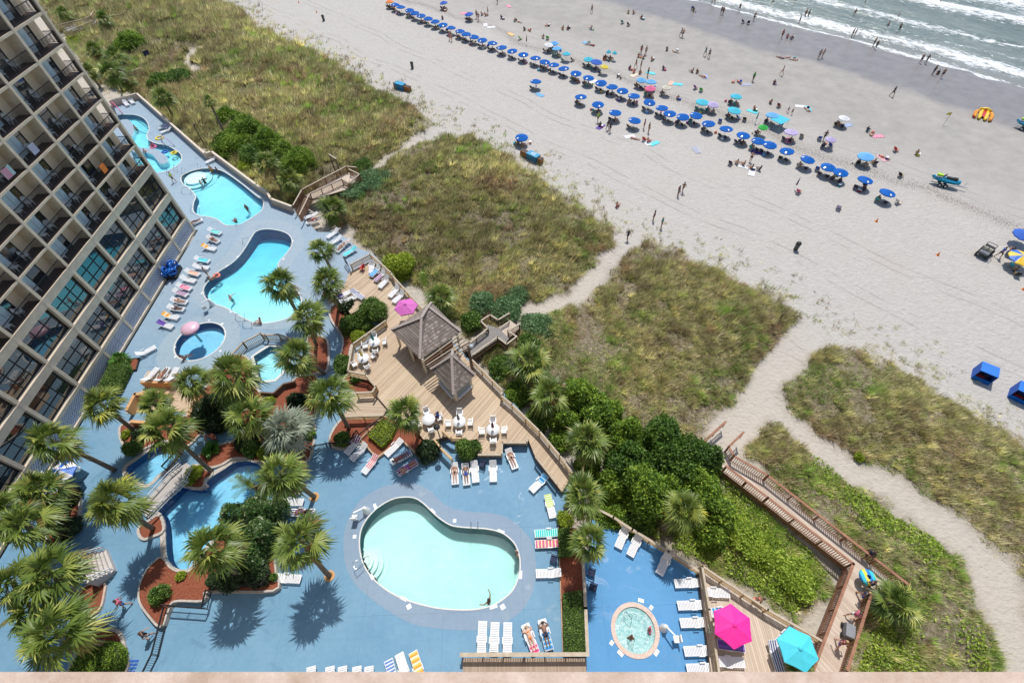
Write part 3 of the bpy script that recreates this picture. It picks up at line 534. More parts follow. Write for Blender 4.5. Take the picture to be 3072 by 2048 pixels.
# =============== DECKS, RAILS, WALLS, PLANTERS, KIOSKS ===============
def P2(items, zf, zr=None):        # items: (crop, x, y[, 'r']) -> points; 'r' = read at rail-top height, dropped to the floor
    return [at(i[0], i[1], i[2], (zr if len(i) > 3 else zf)) for i in items]
M['deck_wood'] = planks('tan_deck_boards', (.36, .26, .17), (.56, .44, .31), .16, rz=math.radians(38))
M['deck_wood2'] = planks('pale_deck_boards', (.42, .33, .25), (.60, .50, .40), .16, rz=math.radians(0))
M['walk_wood'] = planks('sandy_boardwalk_boards', (.40, .31, .24), (.60, .51, .42), .16, rz=math.radians(-32))
M['grey_wood'] = planks('grey_boards', (.16, .15, .14), (.27, .25, .23), .16, rz=math.radians(60))
M['bridge'] = planks('grey_bridge_boards', (.36, .33, .31), (.50, .47, .45), .2, rz=math.radians(45))
def railing(name, label, pts, h, style, mats, spacing=1.9, group=None, cat='railing', cap=.16):
    """pts: the top line (world, z = top)."""
    c = sum((Vector(p) for p in pts), Vector())/len(pts); b_ = Vector((c.x, c.y, min(p.z for p in pts)-h)); t = thing(name, label, cat, b_, 0, group)
    wm, pm_ = mats; top = MB(); inf = MB(); posts = []
    for a, b in zip(pts[:-1], pts[1:]):
        a, b = Vector(a), Vector(b); L = (b-a).length; n = max(1, round(L/spacing)); d = (b-a)/n
        if style != 'm': top.beam(a, b, cap, .045, ext=cap*.35)
        else: top.beam(a, b, .05, .05)
        for i in range(n+1):
            if i == 0 and posts: continue
            posts.append(a+d*i)
        dn = Vector((0, 0, 1))
        if style == 'h':
            for q in (.25, .5, .75): inf.beam(a-dn*h*q, b-dn*h*q, .04, .13)
        else:
            inf.beam(a-dn*.1, b-dn*.1, .04, .08); inf.beam(a-dn*(h-.12), b-dn*(h-.12), .04, .08)
            m_ = max(2, int(L/(.14 if style == 'm' else .17)))
            w = .022 if style == 'm' else .045
            for i in range(m_): p = a+(b-a)*((i+.5)/m_); inf.box((p.x, p.y, p.z-h/2-.02), (w, w, h-.2), math.atan2(b.y-a.y, b.x-a.x))
    top.build('top_rail', wm, t, b_); inf.build('rails' if style == 'h' else 'balusters', pm_, t, b_)
    pw = .05 if style == 'm' else .11; ps = MB().box((0, 0, -h/2-.03), (pw, pw, h-.02)).build('post', pm_, t); ps.location = posts[0]-b_
    for p in posts[1:]: o = ps.copy(); link(o); o.parent = t; o.location = p-b_
    return t
WW, RW, BW, BM = (M['rail_wood'], M['yellow_wood']), (M['red_wood'], M['red_wood']), (M['brown_wood'], M['brown_wood']), (M['dark_metal'], M['dark_metal'])
WH = (M['white'], M['white']); RWB = (M['rail_wood'], M['brown_wood'])
def slab(name, pts, z0, z1, mt, side=None, kind='structure'):
    return tag(MB().prism(ccw(pts), z0, z1, mi=1, top=0).build(name, [mt, side or M['brown_wood']]), kind=kind)
ZD, ZR = .7, 1.72
kd = P2([('F', 650, 250, 1), ('F', 785, 178, 1), ('F', 930, 310, 1), ('F', 1150, 560, 1), ('F', 1485, 905, 1), ('F', 1700, 1122, 1), ('F', 1685, 1152, 1), ('F', 1763, 1215, 1), ('G', 190, 1400, 1), ('G', 330, 1568, 1), ('K', 415, 115, 1), ('K', 345, 250),
         ('K', 165, 20), ('Z', 1045, 742), ('Z', 1040, 765), ('Z', 908, 765), ('Z', 905, 830), ('Z', 780, 830), ('Z', 775, 745), ('Z', 690, 760), ('Z', 620, 730), ('Z', 545, 750), ('Z', 500, 770), ('F', 1110, 1400), ('F', 1030, 1330), ('F', 905, 1245), ('F', 825, 1150), ('F', 825, 1090, 1), ('F', 755, 1010, 1), ('F', 632, 985, 1), ('F', 665, 800, 1), ('F', 890, 640, 1),
         ('F', 860, 640), ('F', 720, 560), ('F', 655, 592), ('F', 600, 545), ('F', 545, 470), ('F', 610, 390), ('F', 640, 310)], ZD, ZR)
slab('kiosk_deck', kd, -1.2, ZD, M['deck_wood'])
slab('lower_wood_deck', P2([('F', 690, 1145), ('F', 835, 1152), ('F', 905, 1245), ('F', 870, 1300), ('F', 600, 1305), ('F', 640, 1190)], .38), 0, .38, planks('tan_platform_boards', (.36, .27, .19), (.52, .42, .31), .15, rz=math.radians(95)))
R_ = lambda items, z: [at(i[0], i[1], i[2], z) for i in items]
rl = lambda label, items, z, style='h', mats=WW, h=1.0, **k: railing('wooden_railing', label, R_(items, z), h, style, mats, **k)
rl('wooden deck railing behind the loungers on the dune side', [('F', 650, 250), ('F', 785, 178), ('F', 930, 310), ('F', 940, 330), ('F', 1150, 560), ('F', 1290, 700)], ZR)
rl('long wooden railing from the small kiosk down the dune side', [('F', 1485, 905), ('F', 1700, 1122), ('F', 1685, 1152), ('F', 1763, 1215), ('G', 190, 1400), ('G', 330, 1568), ('K', 415, 115)], ZR)
rl('angled wooden railing around the tables with closed parasols', [('F', 890, 640), ('F', 665, 800), ('F', 632, 985), ('F', 755, 1010), ('F', 825, 1090), ('F', 800, 1130)], ZR)
rl('short wooden railing above the red mulch bed', [('F', 690, 1135), ('F', 800, 1130)], 1.4, h=1.)
rl('wooden railing on the low side of the small platform', [('F', 600, 1300), ('F', 872, 1290)], 1.3, h=.9)
railing('metal_railing', 'black railing beside the steps above the clipped hedge', R_([('F', 905, 1270), ('F', 760, 1375), ('F', 700, 1430)], 1.1), 1., 'm', BM)
rl('wooden railing at the pool end of the kiosk deck', [('Z', 1045, 735), ('Z', 1040, 765), ('Z', 908, 765), ('Z', 905, 830), ('Z', 780, 830)], .95, 'h', mats=(M['rail_wood'], M['rail_wood']), h=.5)
rl('yellow wooden frame around the corner planter box', [('Z', 585, 700), ('Z', 632, 740), ('Z', 700, 742)], 1.5, mats=(M['yellow_wood'], M['yellow_wood']), h=.8)
rl('slanting yellow stair rail beside the sunbathers', [('Z', 540, 745), ('Z', 575, 790), ('Z', 635, 850)], 1.3, mats=(M['yellow_wood'], M['yellow_wood']))
rl('short wooden rail on the walkway by the round palm', [('K', 165, 10), ('K', 310, 195)], 1.2, 'v', mats=(M['rail_wood'], M['brown_wood']), h=.5)
# dune access stair beside the kiosk
slab('access_landing', P2([('Z', 745, 305), ('Z', 690, 245), ('Z', 838, 165), ('Z', 822, 130), ('Z', 885, 150), ('Z', 945, 205), ('Z', 925, 232), ('Z', 885, 210)], .45), -1.2, .45, M['grey_wood'])
slab('access_steps', P2([('Z', 886, 150), ('Z', 950, 108), ('Z', 1005, 150), ('Z', 945, 205)], -.1), -1.2, -.1, M['deck_wood2'])
rl('weathered stair railing zigzagging down to the dune path', [('Z', 700, 255), ('Z', 832, 150), ('Z', 792, 112), ('Z', 842, 78), ('Z', 885, 106), ('Z', 945, 70)], 1.25, 'v', RWB)
rl('weathered stair railing along the kiosk side of the dune path', [('Z', 750, 292), ('Z', 882, 198), ('Z', 932, 237), ('Z', 985, 195)], 1.25, 'v', RWB)
rl('short weathered railing where the dune stair meets the sand', [('Z', 985, 195), ('Z', 938, 165), ('Z', 1000, 128)], .8, 'v', RWB)
# sunbathing deck under the pink and turquoise parasols
slab('sun_deck', P2([('K', 1312, 760, 1), ('K', 1766, 1062, 1), ('L', 375, 1278, 1), ('L', 350, 1400), ('L', 330, 1600), ('K', 1450, 1700), ('K', 1410, 1530, 1)], .1, 1.15), -1.2, .1, M['deck_wood2'])
rl('pale wooden railing across the sun deck on the dune side', [('K', 1312, 760), ('K', 1766, 1062), ('L', 375, 1278)], 1.15)
rl('pale wooden railing between the hot tub deck and the pink parasol', [('K', 1312, 760), ('K', 1362, 1060), ('K', 1435, 1530), ('K', 1460, 1680)], 1.15, spacing=1.4)
rl('wooden fence behind the three shaded loungers', [('K', 575, 360), ('K', 700, 425), ('K', 830, 510), ('K', 1080, 660), ('K', 1295, 800)], .55, cap=.2)
rl('wide pale fence between the planted strip and the hot tub deck', [('K', 490, 735), ('K', 508, 1050), ('K', 522, 1372)], .95, 'v', mats=(M['rail_wood'], M['rail_wood']), cap=.24, h=1.2)
slab('boarded_platform', P2([('J', 1425, 1395), ('K', 512, 1395), ('K', 514, 1640), ('J', 1430, 1640)], .25), -.6, .25, planks('brown_platform_boards', (.27, .2, .15), (.38, .30, .23), .12, rz=0))
rl('wide topped wooden railing in front of the three white loungers', [('J', 1415, 1372), ('K', 524, 1369)], 1.25, 'v', mats=(M['rail_wood'], M['brown_wood']), cap=.26, spacing=1.4)
# red boardwalk on the right
slab('boardwalk', P2([('G', 1380, 1520, 1), ('K', 1470, 70, 1), ('L', 0, 292, 1), ('L', 592, 748, 1), ('L', 340, 1400, 1), ('L', 260, 1620, 1), ('L', 510, 1620, 1), ('L', 712, 955, 1), ('L', 968, 887, 1), ('L', 0, 138, 1), ('K', 1530, 5, 1), ('G', 1495, 1510, 1)], .15, 1.25), -.4, .15, M['walk_wood'], M['red_wood'])
rl('reddish boardwalk railing on the pool side of the dune crossing', [('K', 1480, 72), ('L', 0, 290), ('L', 590, 746), ('L', 342, 1400), ('L', 270, 1590)], 1.25, 'v', RW, h=1.1, spacing=2.2, cap=.2)
rl('reddish boardwalk railing on the beach side of the dune crossing', [('G', 1595, 1408), ('G', 1492, 1508), ('K', 1530, 2), ('L', 0, 138), ('L', 968, 888)], 1.25, 'v', RW, h=1.1, spacing=2.2, cap=.2)
rl('reddish boardwalk railing beside the low fan palm', [('L', 712, 957), ('L', 545, 1490), ('L', 505, 1620)], 1.25, 'v', RW, h=1.1, cap=.2)
rl('detached reddish rail where the boardwalk meets the sand', [('G', 1327, 1465), ('G', 1472, 1335)], .6, 'v', RW, h=1., cap=.2)
# brown stair and walk over the dune beyond the upper pool
slab('dune_walk', P2([('B', 315, 1305, 1), ('B', 620, 1148, 1), ('B', 700, 1160, 1), ('B', 640, 1255, 1), ('B', 375, 1330, 1)], .7, 1.7), .5, .7, M['deck_wood2'])
mb = MB(); pts_a = [at('B', 262, 1415, 1.1), at('B', 318, 1308, 1.7)]; pts_b = [at('B', 300, 1478, 1.1), at('B', 372, 1332, 1.7)]
for i in range(9):
    f = i/9; a = pts_a[0].lerp(pts_a[1], f); b = pts_b[0].lerp(pts_b[1], f); z = .05+.65*f; mb.beam((a.x, a.y, z), (b.x, b.y, z), .34, .06)
solo('stair_flight', mb, M['brown_wood'], 'brown wooden steps climbing from the pool deck to the dune walk', 'stairs')
for lb, it in (('outer', [('B', 255, 1412), ('B', 315, 1305), ('B', 620, 1145), ('B', 690, 1152)]), ('inner', [('B', 298, 1478), ('B', 370, 1332), ('B', 590, 1232), ('B', 640, 1260), ('B', 712, 1200), ('B', 640, 1165)])):
    rl('brown picket railing on the %s side of the stair beyond the upper pool' % lb, it, 1.7, 'v', (M['rail_wood'], M['red_wood']), h=1.1)
pf = thing('post_frame', 'tall wooden post frame beside the brown dune walk', 'post frame', on('B', 590, 1220))
for (x, y) in ((507, 1068), (546, 1092)): p = at('B', x, y, 3.0)-pf.location; MB().box((p.x, p.y, p.z/2+.3), (.14, .14, p.z-.6)).build('post', M['brown_wood'], pf)
pa, pb = at('B', 500, 1062, 3.05)-pf.location, at('B', 552, 1095, 3.05)-pf.location; MB().beam(pa, pb, .16, .14).build('beam', M['rail_wood'], pf)
# little boardwalk at the far top left
slab('far_dune_walk', P2([('A', 425, 178), ('A', 600, 128), ('A', 665, 150), ('A', 640, 190), ('A', 470, 222)], .3), -.2, .3, M['grey_wood'])
rl('thin grey railing on the far dune walk in the top left', [('A', 400, 172), ('A', 575, 130), ('A', 625, 108), ('A', 640, 78)], 1.3, 'h')
rl('lower grey railing on the far dune walk in the top left', [('A', 440, 222), ('A', 580, 165), ('A', 640, 140)], 1.3, 'h')
rl('grey railing between the bushes right of the far walk', [('A', 720, 115), ('A', 840, 95)], .8, 'h')
rl('grey railing in the dunes behind the far palms', [('A', 872, 500), ('A', 960, 470)], .8, 'h')
# beige garden wall
gw = R_([('A', 750, 694), ('A', 940, 641), ('A', 1410, 1056), ('A', 1455, 1041), ('A', 1763, 1270), ('B', 75, 1318), ('B', 100, 1366), ('B', 240, 1418)], 1.1)
gt = thing('garden_wall', 'long beige stucco wall between the upper pools and the dunes', 'wall', gw[3]-Vector((0, 0, 1.1)))
mb = MB(); cp = MB()
for a, b in zip(gw[:-1], gw[1:]): mb.beam(a-Vector((0, 0, 1.2)), b-Vector((0, 0, 1.2)), .22, 2.3, ext=.08); cp.beam(a-Vector((0, 0, .02)), b-Vector((0, 0, .02)), .3, .09, ext=.12)
mb.build('wall', M['tan'], gt, gt.location); cp.build('coping', mat('wall_coping', (.60, .52, .42), .8, .08), gt, gt.location)
# fence round the angular spa
for lb, it, z in (('tan railing with open panels above the angular spa', [('X', 1350, 245), ('X', 1480, 105), ('X', 1690, -5), ('X', 1740, 15), ('X', 1900, 10), ('X', 2060, 60)], 1.15),): rl(lb, it, z, 'v', mats=(M['rail_wood'], mat('olive_wood', (.3, .24, .13), .8, .1)), spacing=1.6, h=1.1)
mb = MB(); q = R_([('X', 1680, 690), ('X', 1840, 700), ('X', 1960, 590), ('X', 2090, 560)], .8)
for a, b in zip(q[:-1], q[1:]): mb.beam(a-Vector((0, 0, .4)), b-Vector((0, 0, .4)), .16, .8)
solo('low_wall', mb, M['brown_wood'], 'low dark wall below the angular spa', 'wall')
# planters
def planter(label, k, pts, z=.14, edge=.22, smooth=True, em=None):
    w = ccw(smooth_loop(P_(k, pts, z), 4) if smooth else P_(k, pts, z)); b_ = base_of(MB().poly(w, z=0)); t = thing('planting_bed', label, 'planting bed', b_)
    MB().poly(w, z=z).build('mulch', M['mulch'], t, b_)
    o = offset(w, edge); MB().poly(o, [w[::-1]], z+.05).wall(o, 0.001, z+.05).build('edging', em or M['stone'], t, b_); return t
M['tan_edge'] = mat('tan_planter_edge', (.42, .3, .2), .85, .12, 3)
planter('red mulch bed ending in a point below the deep blue winding pool', 'Y', [(470, 1130), (550, 1228), (650, 1275), (780, 1255), (1020, 970), (1260, 740), (1440, 570), (1560, 520), (1700, 640), (1690, 900), (1640, 1100), (1655, 1290), (1635, 1455), (960, 1465), (900, 1560), (600, 1568), (520, 1700), (460, 1830), (330, 1700), (250, 1568), (250, 1420), (320, 1260), (400, 1170)], .45, .15)
planter('small mulch bed at the foot of the leaning palm by the bridge', 'Y', [(440, 690), (478, 830), (380, 885), (290, 915), (245, 860), (255, 795), (350, 740)])
planter('rounded mulch island between bridge and winding pool', 'Y', [(770, 190), (860, 170), (950, 225), (985, 255), (920, 300), (895, 375), (830, 388), (760, 372), (705, 345)])
planter('mulch bed left of the narrow channel pool', 'X', [(60, 1090), (55, 1200), (110, 1330), (200, 1390), (420, 1300), (560, 1250), (700, 1270), (830, 1310), (960, 1190), (1060, 1080), (1040, 950), (930, 910), (850, 970), (700, 990), (300, 1080), (160, 1060)], .12)
planter('mulch bed above the deep blue winding pool', 'X', [(1000, 1500), (1010, 1400), (1250, 1310), (1480, 1250), (1700, 1200), (2000, 1210), (2240, 1190), (2300, 1250), (2290, 1340), (2200, 1500), (1700, 1500), (1500, 1455), (1350, 1465), (1230, 1530), (1100, 1560)], .12)
planter('large mulch bed crowded with palms below the angular spa', 'X', [(1120, 430), (1330, 290), (1450, 260), (1560, 340), (1620, 600), (1720, 740), (1880, 740), (2130, 520), (2260, 490), (2352, 540), (2352, 880), (2270, 1000), (2290, 1150), (1700, 1150), (1420, 1080), (1150, 1020), (1000, 900), (960, 760), (1080, 600)], .12)
planter('curved mulch bed with bushes between blue path and wooden deck', 'F', [(515, 570), (560, 530), (640, 575), (720, 575), (765, 690), (735, 760), (650, 810), (625, 980), (590, 900), (605, 760), (530, 640)], .25)
planter('mulch bed at the foot of the palms beside the spa', 'F', [(360, 760), (430, 750), (488, 790), (488, 960), (440, 990), (300, 1010), (290, 960), (370, 900)], .25)
planter('mulch bed between the platform and the blue path', 'F', [(525, 1420), (600, 1320), (700, 1315), (860, 1310), (830, 1380), (730, 1470), (600, 1510), (520, 1490)], .2)
planter('mulch bed below the angled railing with small plants', 'F', [(640, 1010), (750, 1030), (815, 1100), (790, 1140), (690, 1135), (600, 1080)], .3)
planter('angular mulch bed around the clipped hedge', 'F', [(725, 1455), (880, 1300), (1110, 1410), (1225, 1490), (1130, 1568), (1000, 1450), (835, 1575)], .3, smooth=False, em=M['tan_edge'])
planter('long mulch strip between main pool and hot tub deck', 'K', [(322, 490), (355, 1355), (500, 1355), (488, 740), (440, 500)], .1, .08, False, M['tan_edge'])
planter('mulch bed with a rounded hedge at the bottom left', 'I', [(600, 1290), (690, 1220), (790, 1215), (838, 1290), (855, 1500), (640, 1560), (480, 1500)], .15)
planter('mulch bed under the crowded palms at the lower left', 'I', [(290, 300), (510, 240), (540, 380), (490, 510), (390, 600), (330, 560), (280, 450)], .15)
planter('small mulch bed with a dark green sago by the hotel', 'E', [(840, 910), (955, 900), (935, 975), (830, 985)], .2, .1, False, M['black'])
# black metal railings
mr = lambda label, items, z, h=1.: railing('metal_railing', label, R_(items, z), h, 'm', BM)
mr('black picket railing running from the mulch bed to the bottom edge', [('I', 1125, 1042), ('I', 1040, 1370), ('I', 975, 1500)], 1.0)
mr('black picket railing on the corner of the pointed mulch bed', [('I', 1110, 1025), ('I', 1385, 1045), ('I', 1415, 925)], 1.45)
mr('black picket railing below the dense bush by the main pool', [('Y', 960, 1420), ('Y', 1500, 1400), ('Y', 1580, 1300)], 1.35, .8)
mr('black picket railing at the end of the blue path near loungers', [('F', 365, 1505), ('F', 500, 1480), ('F', 640, 1470), ('F', 690, 1390)], 1.)
mr('black picket railing beside the upper end of the footbridge', [('X', 520, 1560), ('X', 700, 1370)], 1.1)
mr('black picket railing at the top step of the wooden deck', [('F', 600, 200), ('F', 625, 235), ('F', 650, 300)], 1.2)
# footbridge
fb = thing('footbridge', 'grey boarded footbridge with thin white rails over the blue channel', 'bridge', at('Y', 520, 400))
MB().prism(ccw(R_([('Y', 250, 590), ('Y', 305, 695), ('Y', 700, 330), ('Y', 785, 175), ('Y', 730, 130), ('Y', 560, 240)], .5)), .32, .5).build('deck', M['bridge'], fb, fb.location)
for it in ([('Y', 305, 690), ('Y', 520, 470), ('Y', 700, 310), ('Y', 775, 165)], [('Y', 240, 560), ('Y', 530, 235), ('Y', 650, 130)]):
    p = R_(it, 1.3); mb = MB()
    for a, b in zip(p[:-1], p[1:]):
        for q in (0, .3, .6): mb.beam(a-Vector((0, 0, q)), b-Vector((0, 0, q)), .05, .05)
        for i in range(4): c = a.lerp(b, i/4); mb.box((c.x, c.y, c.z-.42), (.05, .05, .8))
    mb.build('handrail', M['white'], fb, fb.location)
# white stair platform at the lower left
sp_ = thing('stair_platform', 'pale grey steps with white handrails at the lower left', 'stairs', at('I', 680, 780))
a0, a1, b0, b1 = at('I', 575, 700, 1.5), at('I', 600, 880, 1.5), at('I', 745, 650, .1), at('I', 805, 795, .1); mg = mat('pale_grey_tread', (.5, .46, .44), .8, .08, 3)
for i in range(6):
    f0, f1 = i/6, (i+1)/6; z = 1.5-1.3*f0; L_ = lambda a, b, f: Vector((a.x+(b.x-a.x)*f, a.y+(b.y-a.y)*f, 0))
    MB().prism(ccw([L_(a0, b0, f0), L_(a0, b0, f1), L_(a1, b1, f1), L_(a1, b1, f0)]), 0, z).build('step', mg, sp_, sp_.location)
for a, b in ((a0, b0), (a1, b1)):
    mb = MB(); a = a+Vector((0, 0, .9)); b = b+Vector((0, 0, .9))
    for q in (0, .35): mb.beam(a-Vector((0, 0, q)), b-Vector((0, 0, q)), .06, .06)
    for i in range(6): c = a.lerp(b, i/5); mb.box((c.x, c.y, c.z-.45), (.05, .05, .9))
    mb.build('handrail', M['white'], sp_, sp_.location)
# tan terrace by the palms
tt_ = thing('tan_terrace', 'tan stucco terrace with orange brown cap walls under the palms', 'terrace', at('X', 500, 700))
M['orange_cap'] = mat('orange_brown_cap', (.58, .33, .15), .8, .12, 2); M['tan_floor'] = mat('tan_terrace_floor', (.50, .38, .26), .85, .1, 1)
MB().prism(ccw(R_([('X', 330, 650), ('X', 690, 600), ('X', 900, 650), ('X', 925, 890), ('X', 850, 950), ('X', 600, 900), ('X', 110, 940), ('X', 210, 720)], .05)), 0, .05).build('floor', M['tan_floor'], tt_, tt_.location)
for it, z, h in (([('X', 290, 565), ('X', 650, 570)], .9, .9), ([('X', 590, 715), ('X', 210, 708), ('X', 115, 890)], 1.1, 1.05), ([('X', 885, 660), ('X', 915, 800), ('X', 850, 945)], 1.1, 1.05), ([('X', 170, 1030), ('X', 320, 1040)], .8, .6)):
    p = R_(it, z); mb = MB()
    for a, b in zip(p[:-1], p[1:]): mb.beam(a-Vector((0, 0, h/2)), b-Vector((0, 0, h/2)), .3, h, ext=.1)
    mb.build('parapet', M['orange_cap'], tt_, tt_.location)
slab('terrace_ledge', R_([('X', 290, 560), ('X', 660, 560), ('X', 700, 430), ('X', 360, 440)], .9), 0, .88, M['tan_floor'], M['orange_cap'])
# ---- kiosks ----
m, t, b = newmat('grey_shake_roof'); v = coords(t); sx = t.nodes.new('ShaderNodeSeparateXYZ'); t.links.new(v, sx.inputs[0])
row = math_(t, 'MULTIPLY', sx.outputs[2], 7.2); fr_ = math_(t, 'FRACT', row); rid = math_(t, 'FLOOR', row)
xx = math_(t, 'ADD', math_(t, 'MULTIPLY', math_(t, 'ADD', sx.outputs[0], sx.outputs[1]), 2.6), math_(t, 'MULTIPLY', rid, .37)); cid = math_(t, 'FLOOR', xx)
wn = t.nodes.new('ShaderNodeTexWhiteNoise'); wn.noise_dimensions = '2D'; cb = t.nodes.new('ShaderNodeCombineXYZ'); t.links.new(rid, cb.inputs[0]); t.links.new(cid, cb.inputs[1]); t.links.new(cb.outputs[0], wn.inputs['Vector'])
c = ramp(t, wn.outputs['Value'], [(0, (.17, .13, .105)), (.6, (.29, .235, .20)), (1, (.42, .355, .31))]); c = mix(t, .25, c, ramp(t, noise(t, v, 2, 5), [(.3, (.1, .08, .07)), (.7, (.36, .33, .31))]))
ed = math_(t, 'MAXIMUM', math_(t, 'LESS_THAN', fr_, .16), math_(t, 'LESS_THAN', math_(t, 'FRACT', xx), .08)); c = mix(t, math_(t, 'MULTIPLY', ed, .8), c, (.035, .03, .028))
t.links.new(c, b.inputs['Base Color']); b.inputs['Roughness'].default_value = .9; bump(t, b, fr_, .8, .05); M['shake'] = m
M['cream'] = mat('cream_paint', (.62, .57, .47), .7, .06, 3)
def hip_roof(t, corners, apex0, apex1, ze, th=.12):
    c = [Vector((p.x, p.y, ze)) for p in corners]   # L, front, R, back
    mb = MB(); A, B_ = Vector(apex0), Vector(apex1)
    mb.add([*c, A, B_], [(0, 1, 4), (1, 2, 5, 4), (2, 3, 5), (3, 0, 4, 5)]); ob = mb.build('roof', M['shake'], t, t.location)
    bm = bmesh.new(); bm.from_mesh(ob.data); bmesh.ops.recalc_face_normals(bm, faces=bm.faces); bmesh.ops.solidify(bm, geom=bm.faces[:], thickness=th); bm.to_mesh(ob.data); bm.free()
    cap = MB()
    for i, k_ in enumerate((A, A, B_, B_)): cap.beam(c[i]+Vector((0, 0, .1)), k_+Vector((0, 0, .1)), .26, .07)
    cap.beam(A+Vector((0, 0, .12)), B_+Vector((0, 0, .12)), .28, .07); cap.build('ridge_cap', mat('pale_ridge_shingle', (.34, .29, .26), .9, .15, 6), t, t.location)
    return c
ze = 3.3; k1 = thing('beach_kiosk', 'large open sided kiosk under a grey brown shake hip roof', 'kiosk', at('F', 1170, 780, ZD))
cs = [at('F', *p, ze) for p in ((930, 705), (1130, 905), (1410, 715), (1210, 515))]
c = hip_roof(k1, cs, at('F', 1140, 622, 5.0), at('F', 1188, 545, 5.0), ze)
ctr = (c[0]+c[1]+c[2]+c[3])/4
for i in range(4):
    for f in (0, .5):
        p = c[i].lerp(c[(i+1) % 4], f).lerp(ctr, .12); MB().box((p.x, p.y, (ze+ZD)/2), (.2, .2, ze-ZD)).build('post', M['cream'], k1, k1.location)
q = [x.lerp(ctr, .3) for x in c]
MB().prism(ccw([q[0], q[1], q[2], q[3]]), ZD, ZD+1.1).build('counter', mat('orange_brown_counter', (.34, .14, .06), .6, .2, 2), k1, k1.location); MB().prism(ccw([x.lerp(ctr, -.05) for x in q]), ZD+1.1, ZD+1.18).build('counter_top', M['cream'], k1, k1.location)
k2 = thing('snack_kiosk', 'small shuttered kiosk under a steep pyramid shake roof', 'kiosk', at('F', 1370, 1100, ZD))
cs = [at('F', *p, 3.0) for p in ((1205, 975), (1360, 1152), (1510, 1015), (1355, 842))]; c = hip_roof(k2, cs, at('F', 1348, 885, 4.9), at('F', 1352, 880, 4.9), 3.0)
ctr = (c[0]+c[1]+c[2]+c[3])/4; q = [x.lerp(ctr, .2) for x in c]; MB().prism(ccw([Vector((x.x, x.y, 0)) for x in q]), ZD, 2.95).build('wall', M['cream'], k2, k2.location)
for i in (0, 1):
    a, b = q[i], q[(i+1) % 4]; m_ = (a+b)/2; d = (b-a); nn = Vector((d.y, -d.x, 0)).normalized()
    if (m_-ctr).dot(nn) < 0: nn = -nn
    MB().box(Vector((m_.x, m_.y, 1.9))+nn*.03, (d.length*.72, .05, 1.), rz=math.atan2(d.y, d.x)).build('shutter', mat('grey_blue_shutter', (.2, .25, .28), .5, .2, 4), k2, k2.location)
    MB().box(Vector((m_.x, m_.y, 1.36))+nn*.12, (d.length*.8, .28, .06), rz=math.atan2(d.y, d.x)).build('shelf', M['white'], k2, k2.location)
pg = thing('pergola', 'dark pole pergola spanning between the two kiosk roofs', 'pergola', at('F', 1300, 850, ZD))
for i in range(5):
    a = at('F', 1150+i*12, 925+i*12, 3.15); b = at('F', 1395+i*26, 745+i*14, 3.15); MB().beam(a, b, .08, .14).build('beam', M['brown_wood'] if i % 2 else M['rail_wood'], pg, pg.location)
for p in ((1175, 1000), (1090, 915)): a = at('F', *p, ZD); MB().box((a.x, a.y, 1.95), (.18, .18, 2.5)).build('post', M['cream'], pg, pg.location)
up = thing('utility_pole', 'tall dark wooden pole with a floodlight beside the small kiosk', 'pole', at('F', 1490, 985, ZD)); MB().tube([(0, 0, 0), (.0, 0, 4.2)], [.16, .12], 8).build('pole', M['brown_wood'], up); MB().lathe((.25, .1, 3.9), [(0, 0), (.24, .05), (.26, .2), (.1, .3), (0, .3)], 10).build('floodlight', mat('grey_lamp', (.3, .34, .38), .4), up); MB().beam((0, 0, 4.1), (-.9, -1.2, 4.0), .08, .08).build('arm', M['brown_wood'], up)
ru = thing('lamp_post', 'thin dark lamp post among the loungers below the kiosk deck', 'lamp post', at('Z', 590, 790)); MB().tube([(0, 0, 0), (0, 0, 4)], .05, 6).build('pole', M['dark_metal'], ru); MB().lathe((0, 0, 4), [(0, -.1), (.3, 0), (.28, .12), (0, .18)], 12).build('lamp_head', M['dark_metal'], ru)
# =============== VEGETATION ===============
def leafmat(name, stops, rough=.5, attr='tint', trans=.25):
    m, t, b = newmat(name); a = node(t, 'ShaderNodeAttribute', attribute_name=attr); c = ramp(t, a.outputs['Fac'], stops); t.links.new(c, b.inputs['Base Color']); b.inputs['Roughness'].default_value = rough; b.inputs['Specular IOR Level'].default_value = .4
    if trans:
        o_ = t.nodes['Material Output']; tl = t.nodes.new('ShaderNodeBsdfTranslucent'); t.links.new(c, tl.inputs[0]); mx = t.nodes.new('ShaderNodeMixShader'); mx.inputs[0].default_value = trans; t.links.new(b.outputs[0], mx.inputs[1]); t.links.new(tl.outputs[0], mx.inputs[2]); t.links.new(mx.outputs[0], o_.inputs[0])
    return m
def np_mesh(name, V, F, mt, attr=None, col=None, k=3):
    me = bpy.data.meshes.new(name); V = np.asarray(V, np.float32); F = np.asarray(F, np.int32)
    me.vertices.add(len(V)); me.vertices.foreach_set('co', V.ravel()); me.loops.add(F.size); me.loops.foreach_set('vertex_index', F.ravel()); me.polygons.add(len(F)); me.polygons.foreach_set('loop_start', np.arange(0, F.size, k, dtype=np.int32)); me.update(calc_edges=True)
    if attr is not None: a = me.attributes.new('tint', 'FLOAT', 'FACE'); a.data.foreach_set('value', np.asarray(attr, np.float32))
    if col is not None: a = me.attributes.new('hue', 'FLOAT_COLOR', 'FACE'); a.data.foreach_set('color', np.concatenate([col, np.ones((len(col), 1))], 1).astype(np.float32).ravel())
    me.materials.append(mt); return me
M['palm'] = leafmat('palm_fan_leaf', [(0, (.30, .17, .06)), (.07, (.33, .25, .08)), (.12, (.045, .085, .015)), (.45, (.125, .195, .035)), (.75, (.25, .32, .065)), (1, (.5, .5, .13))], .42, trans=.3)
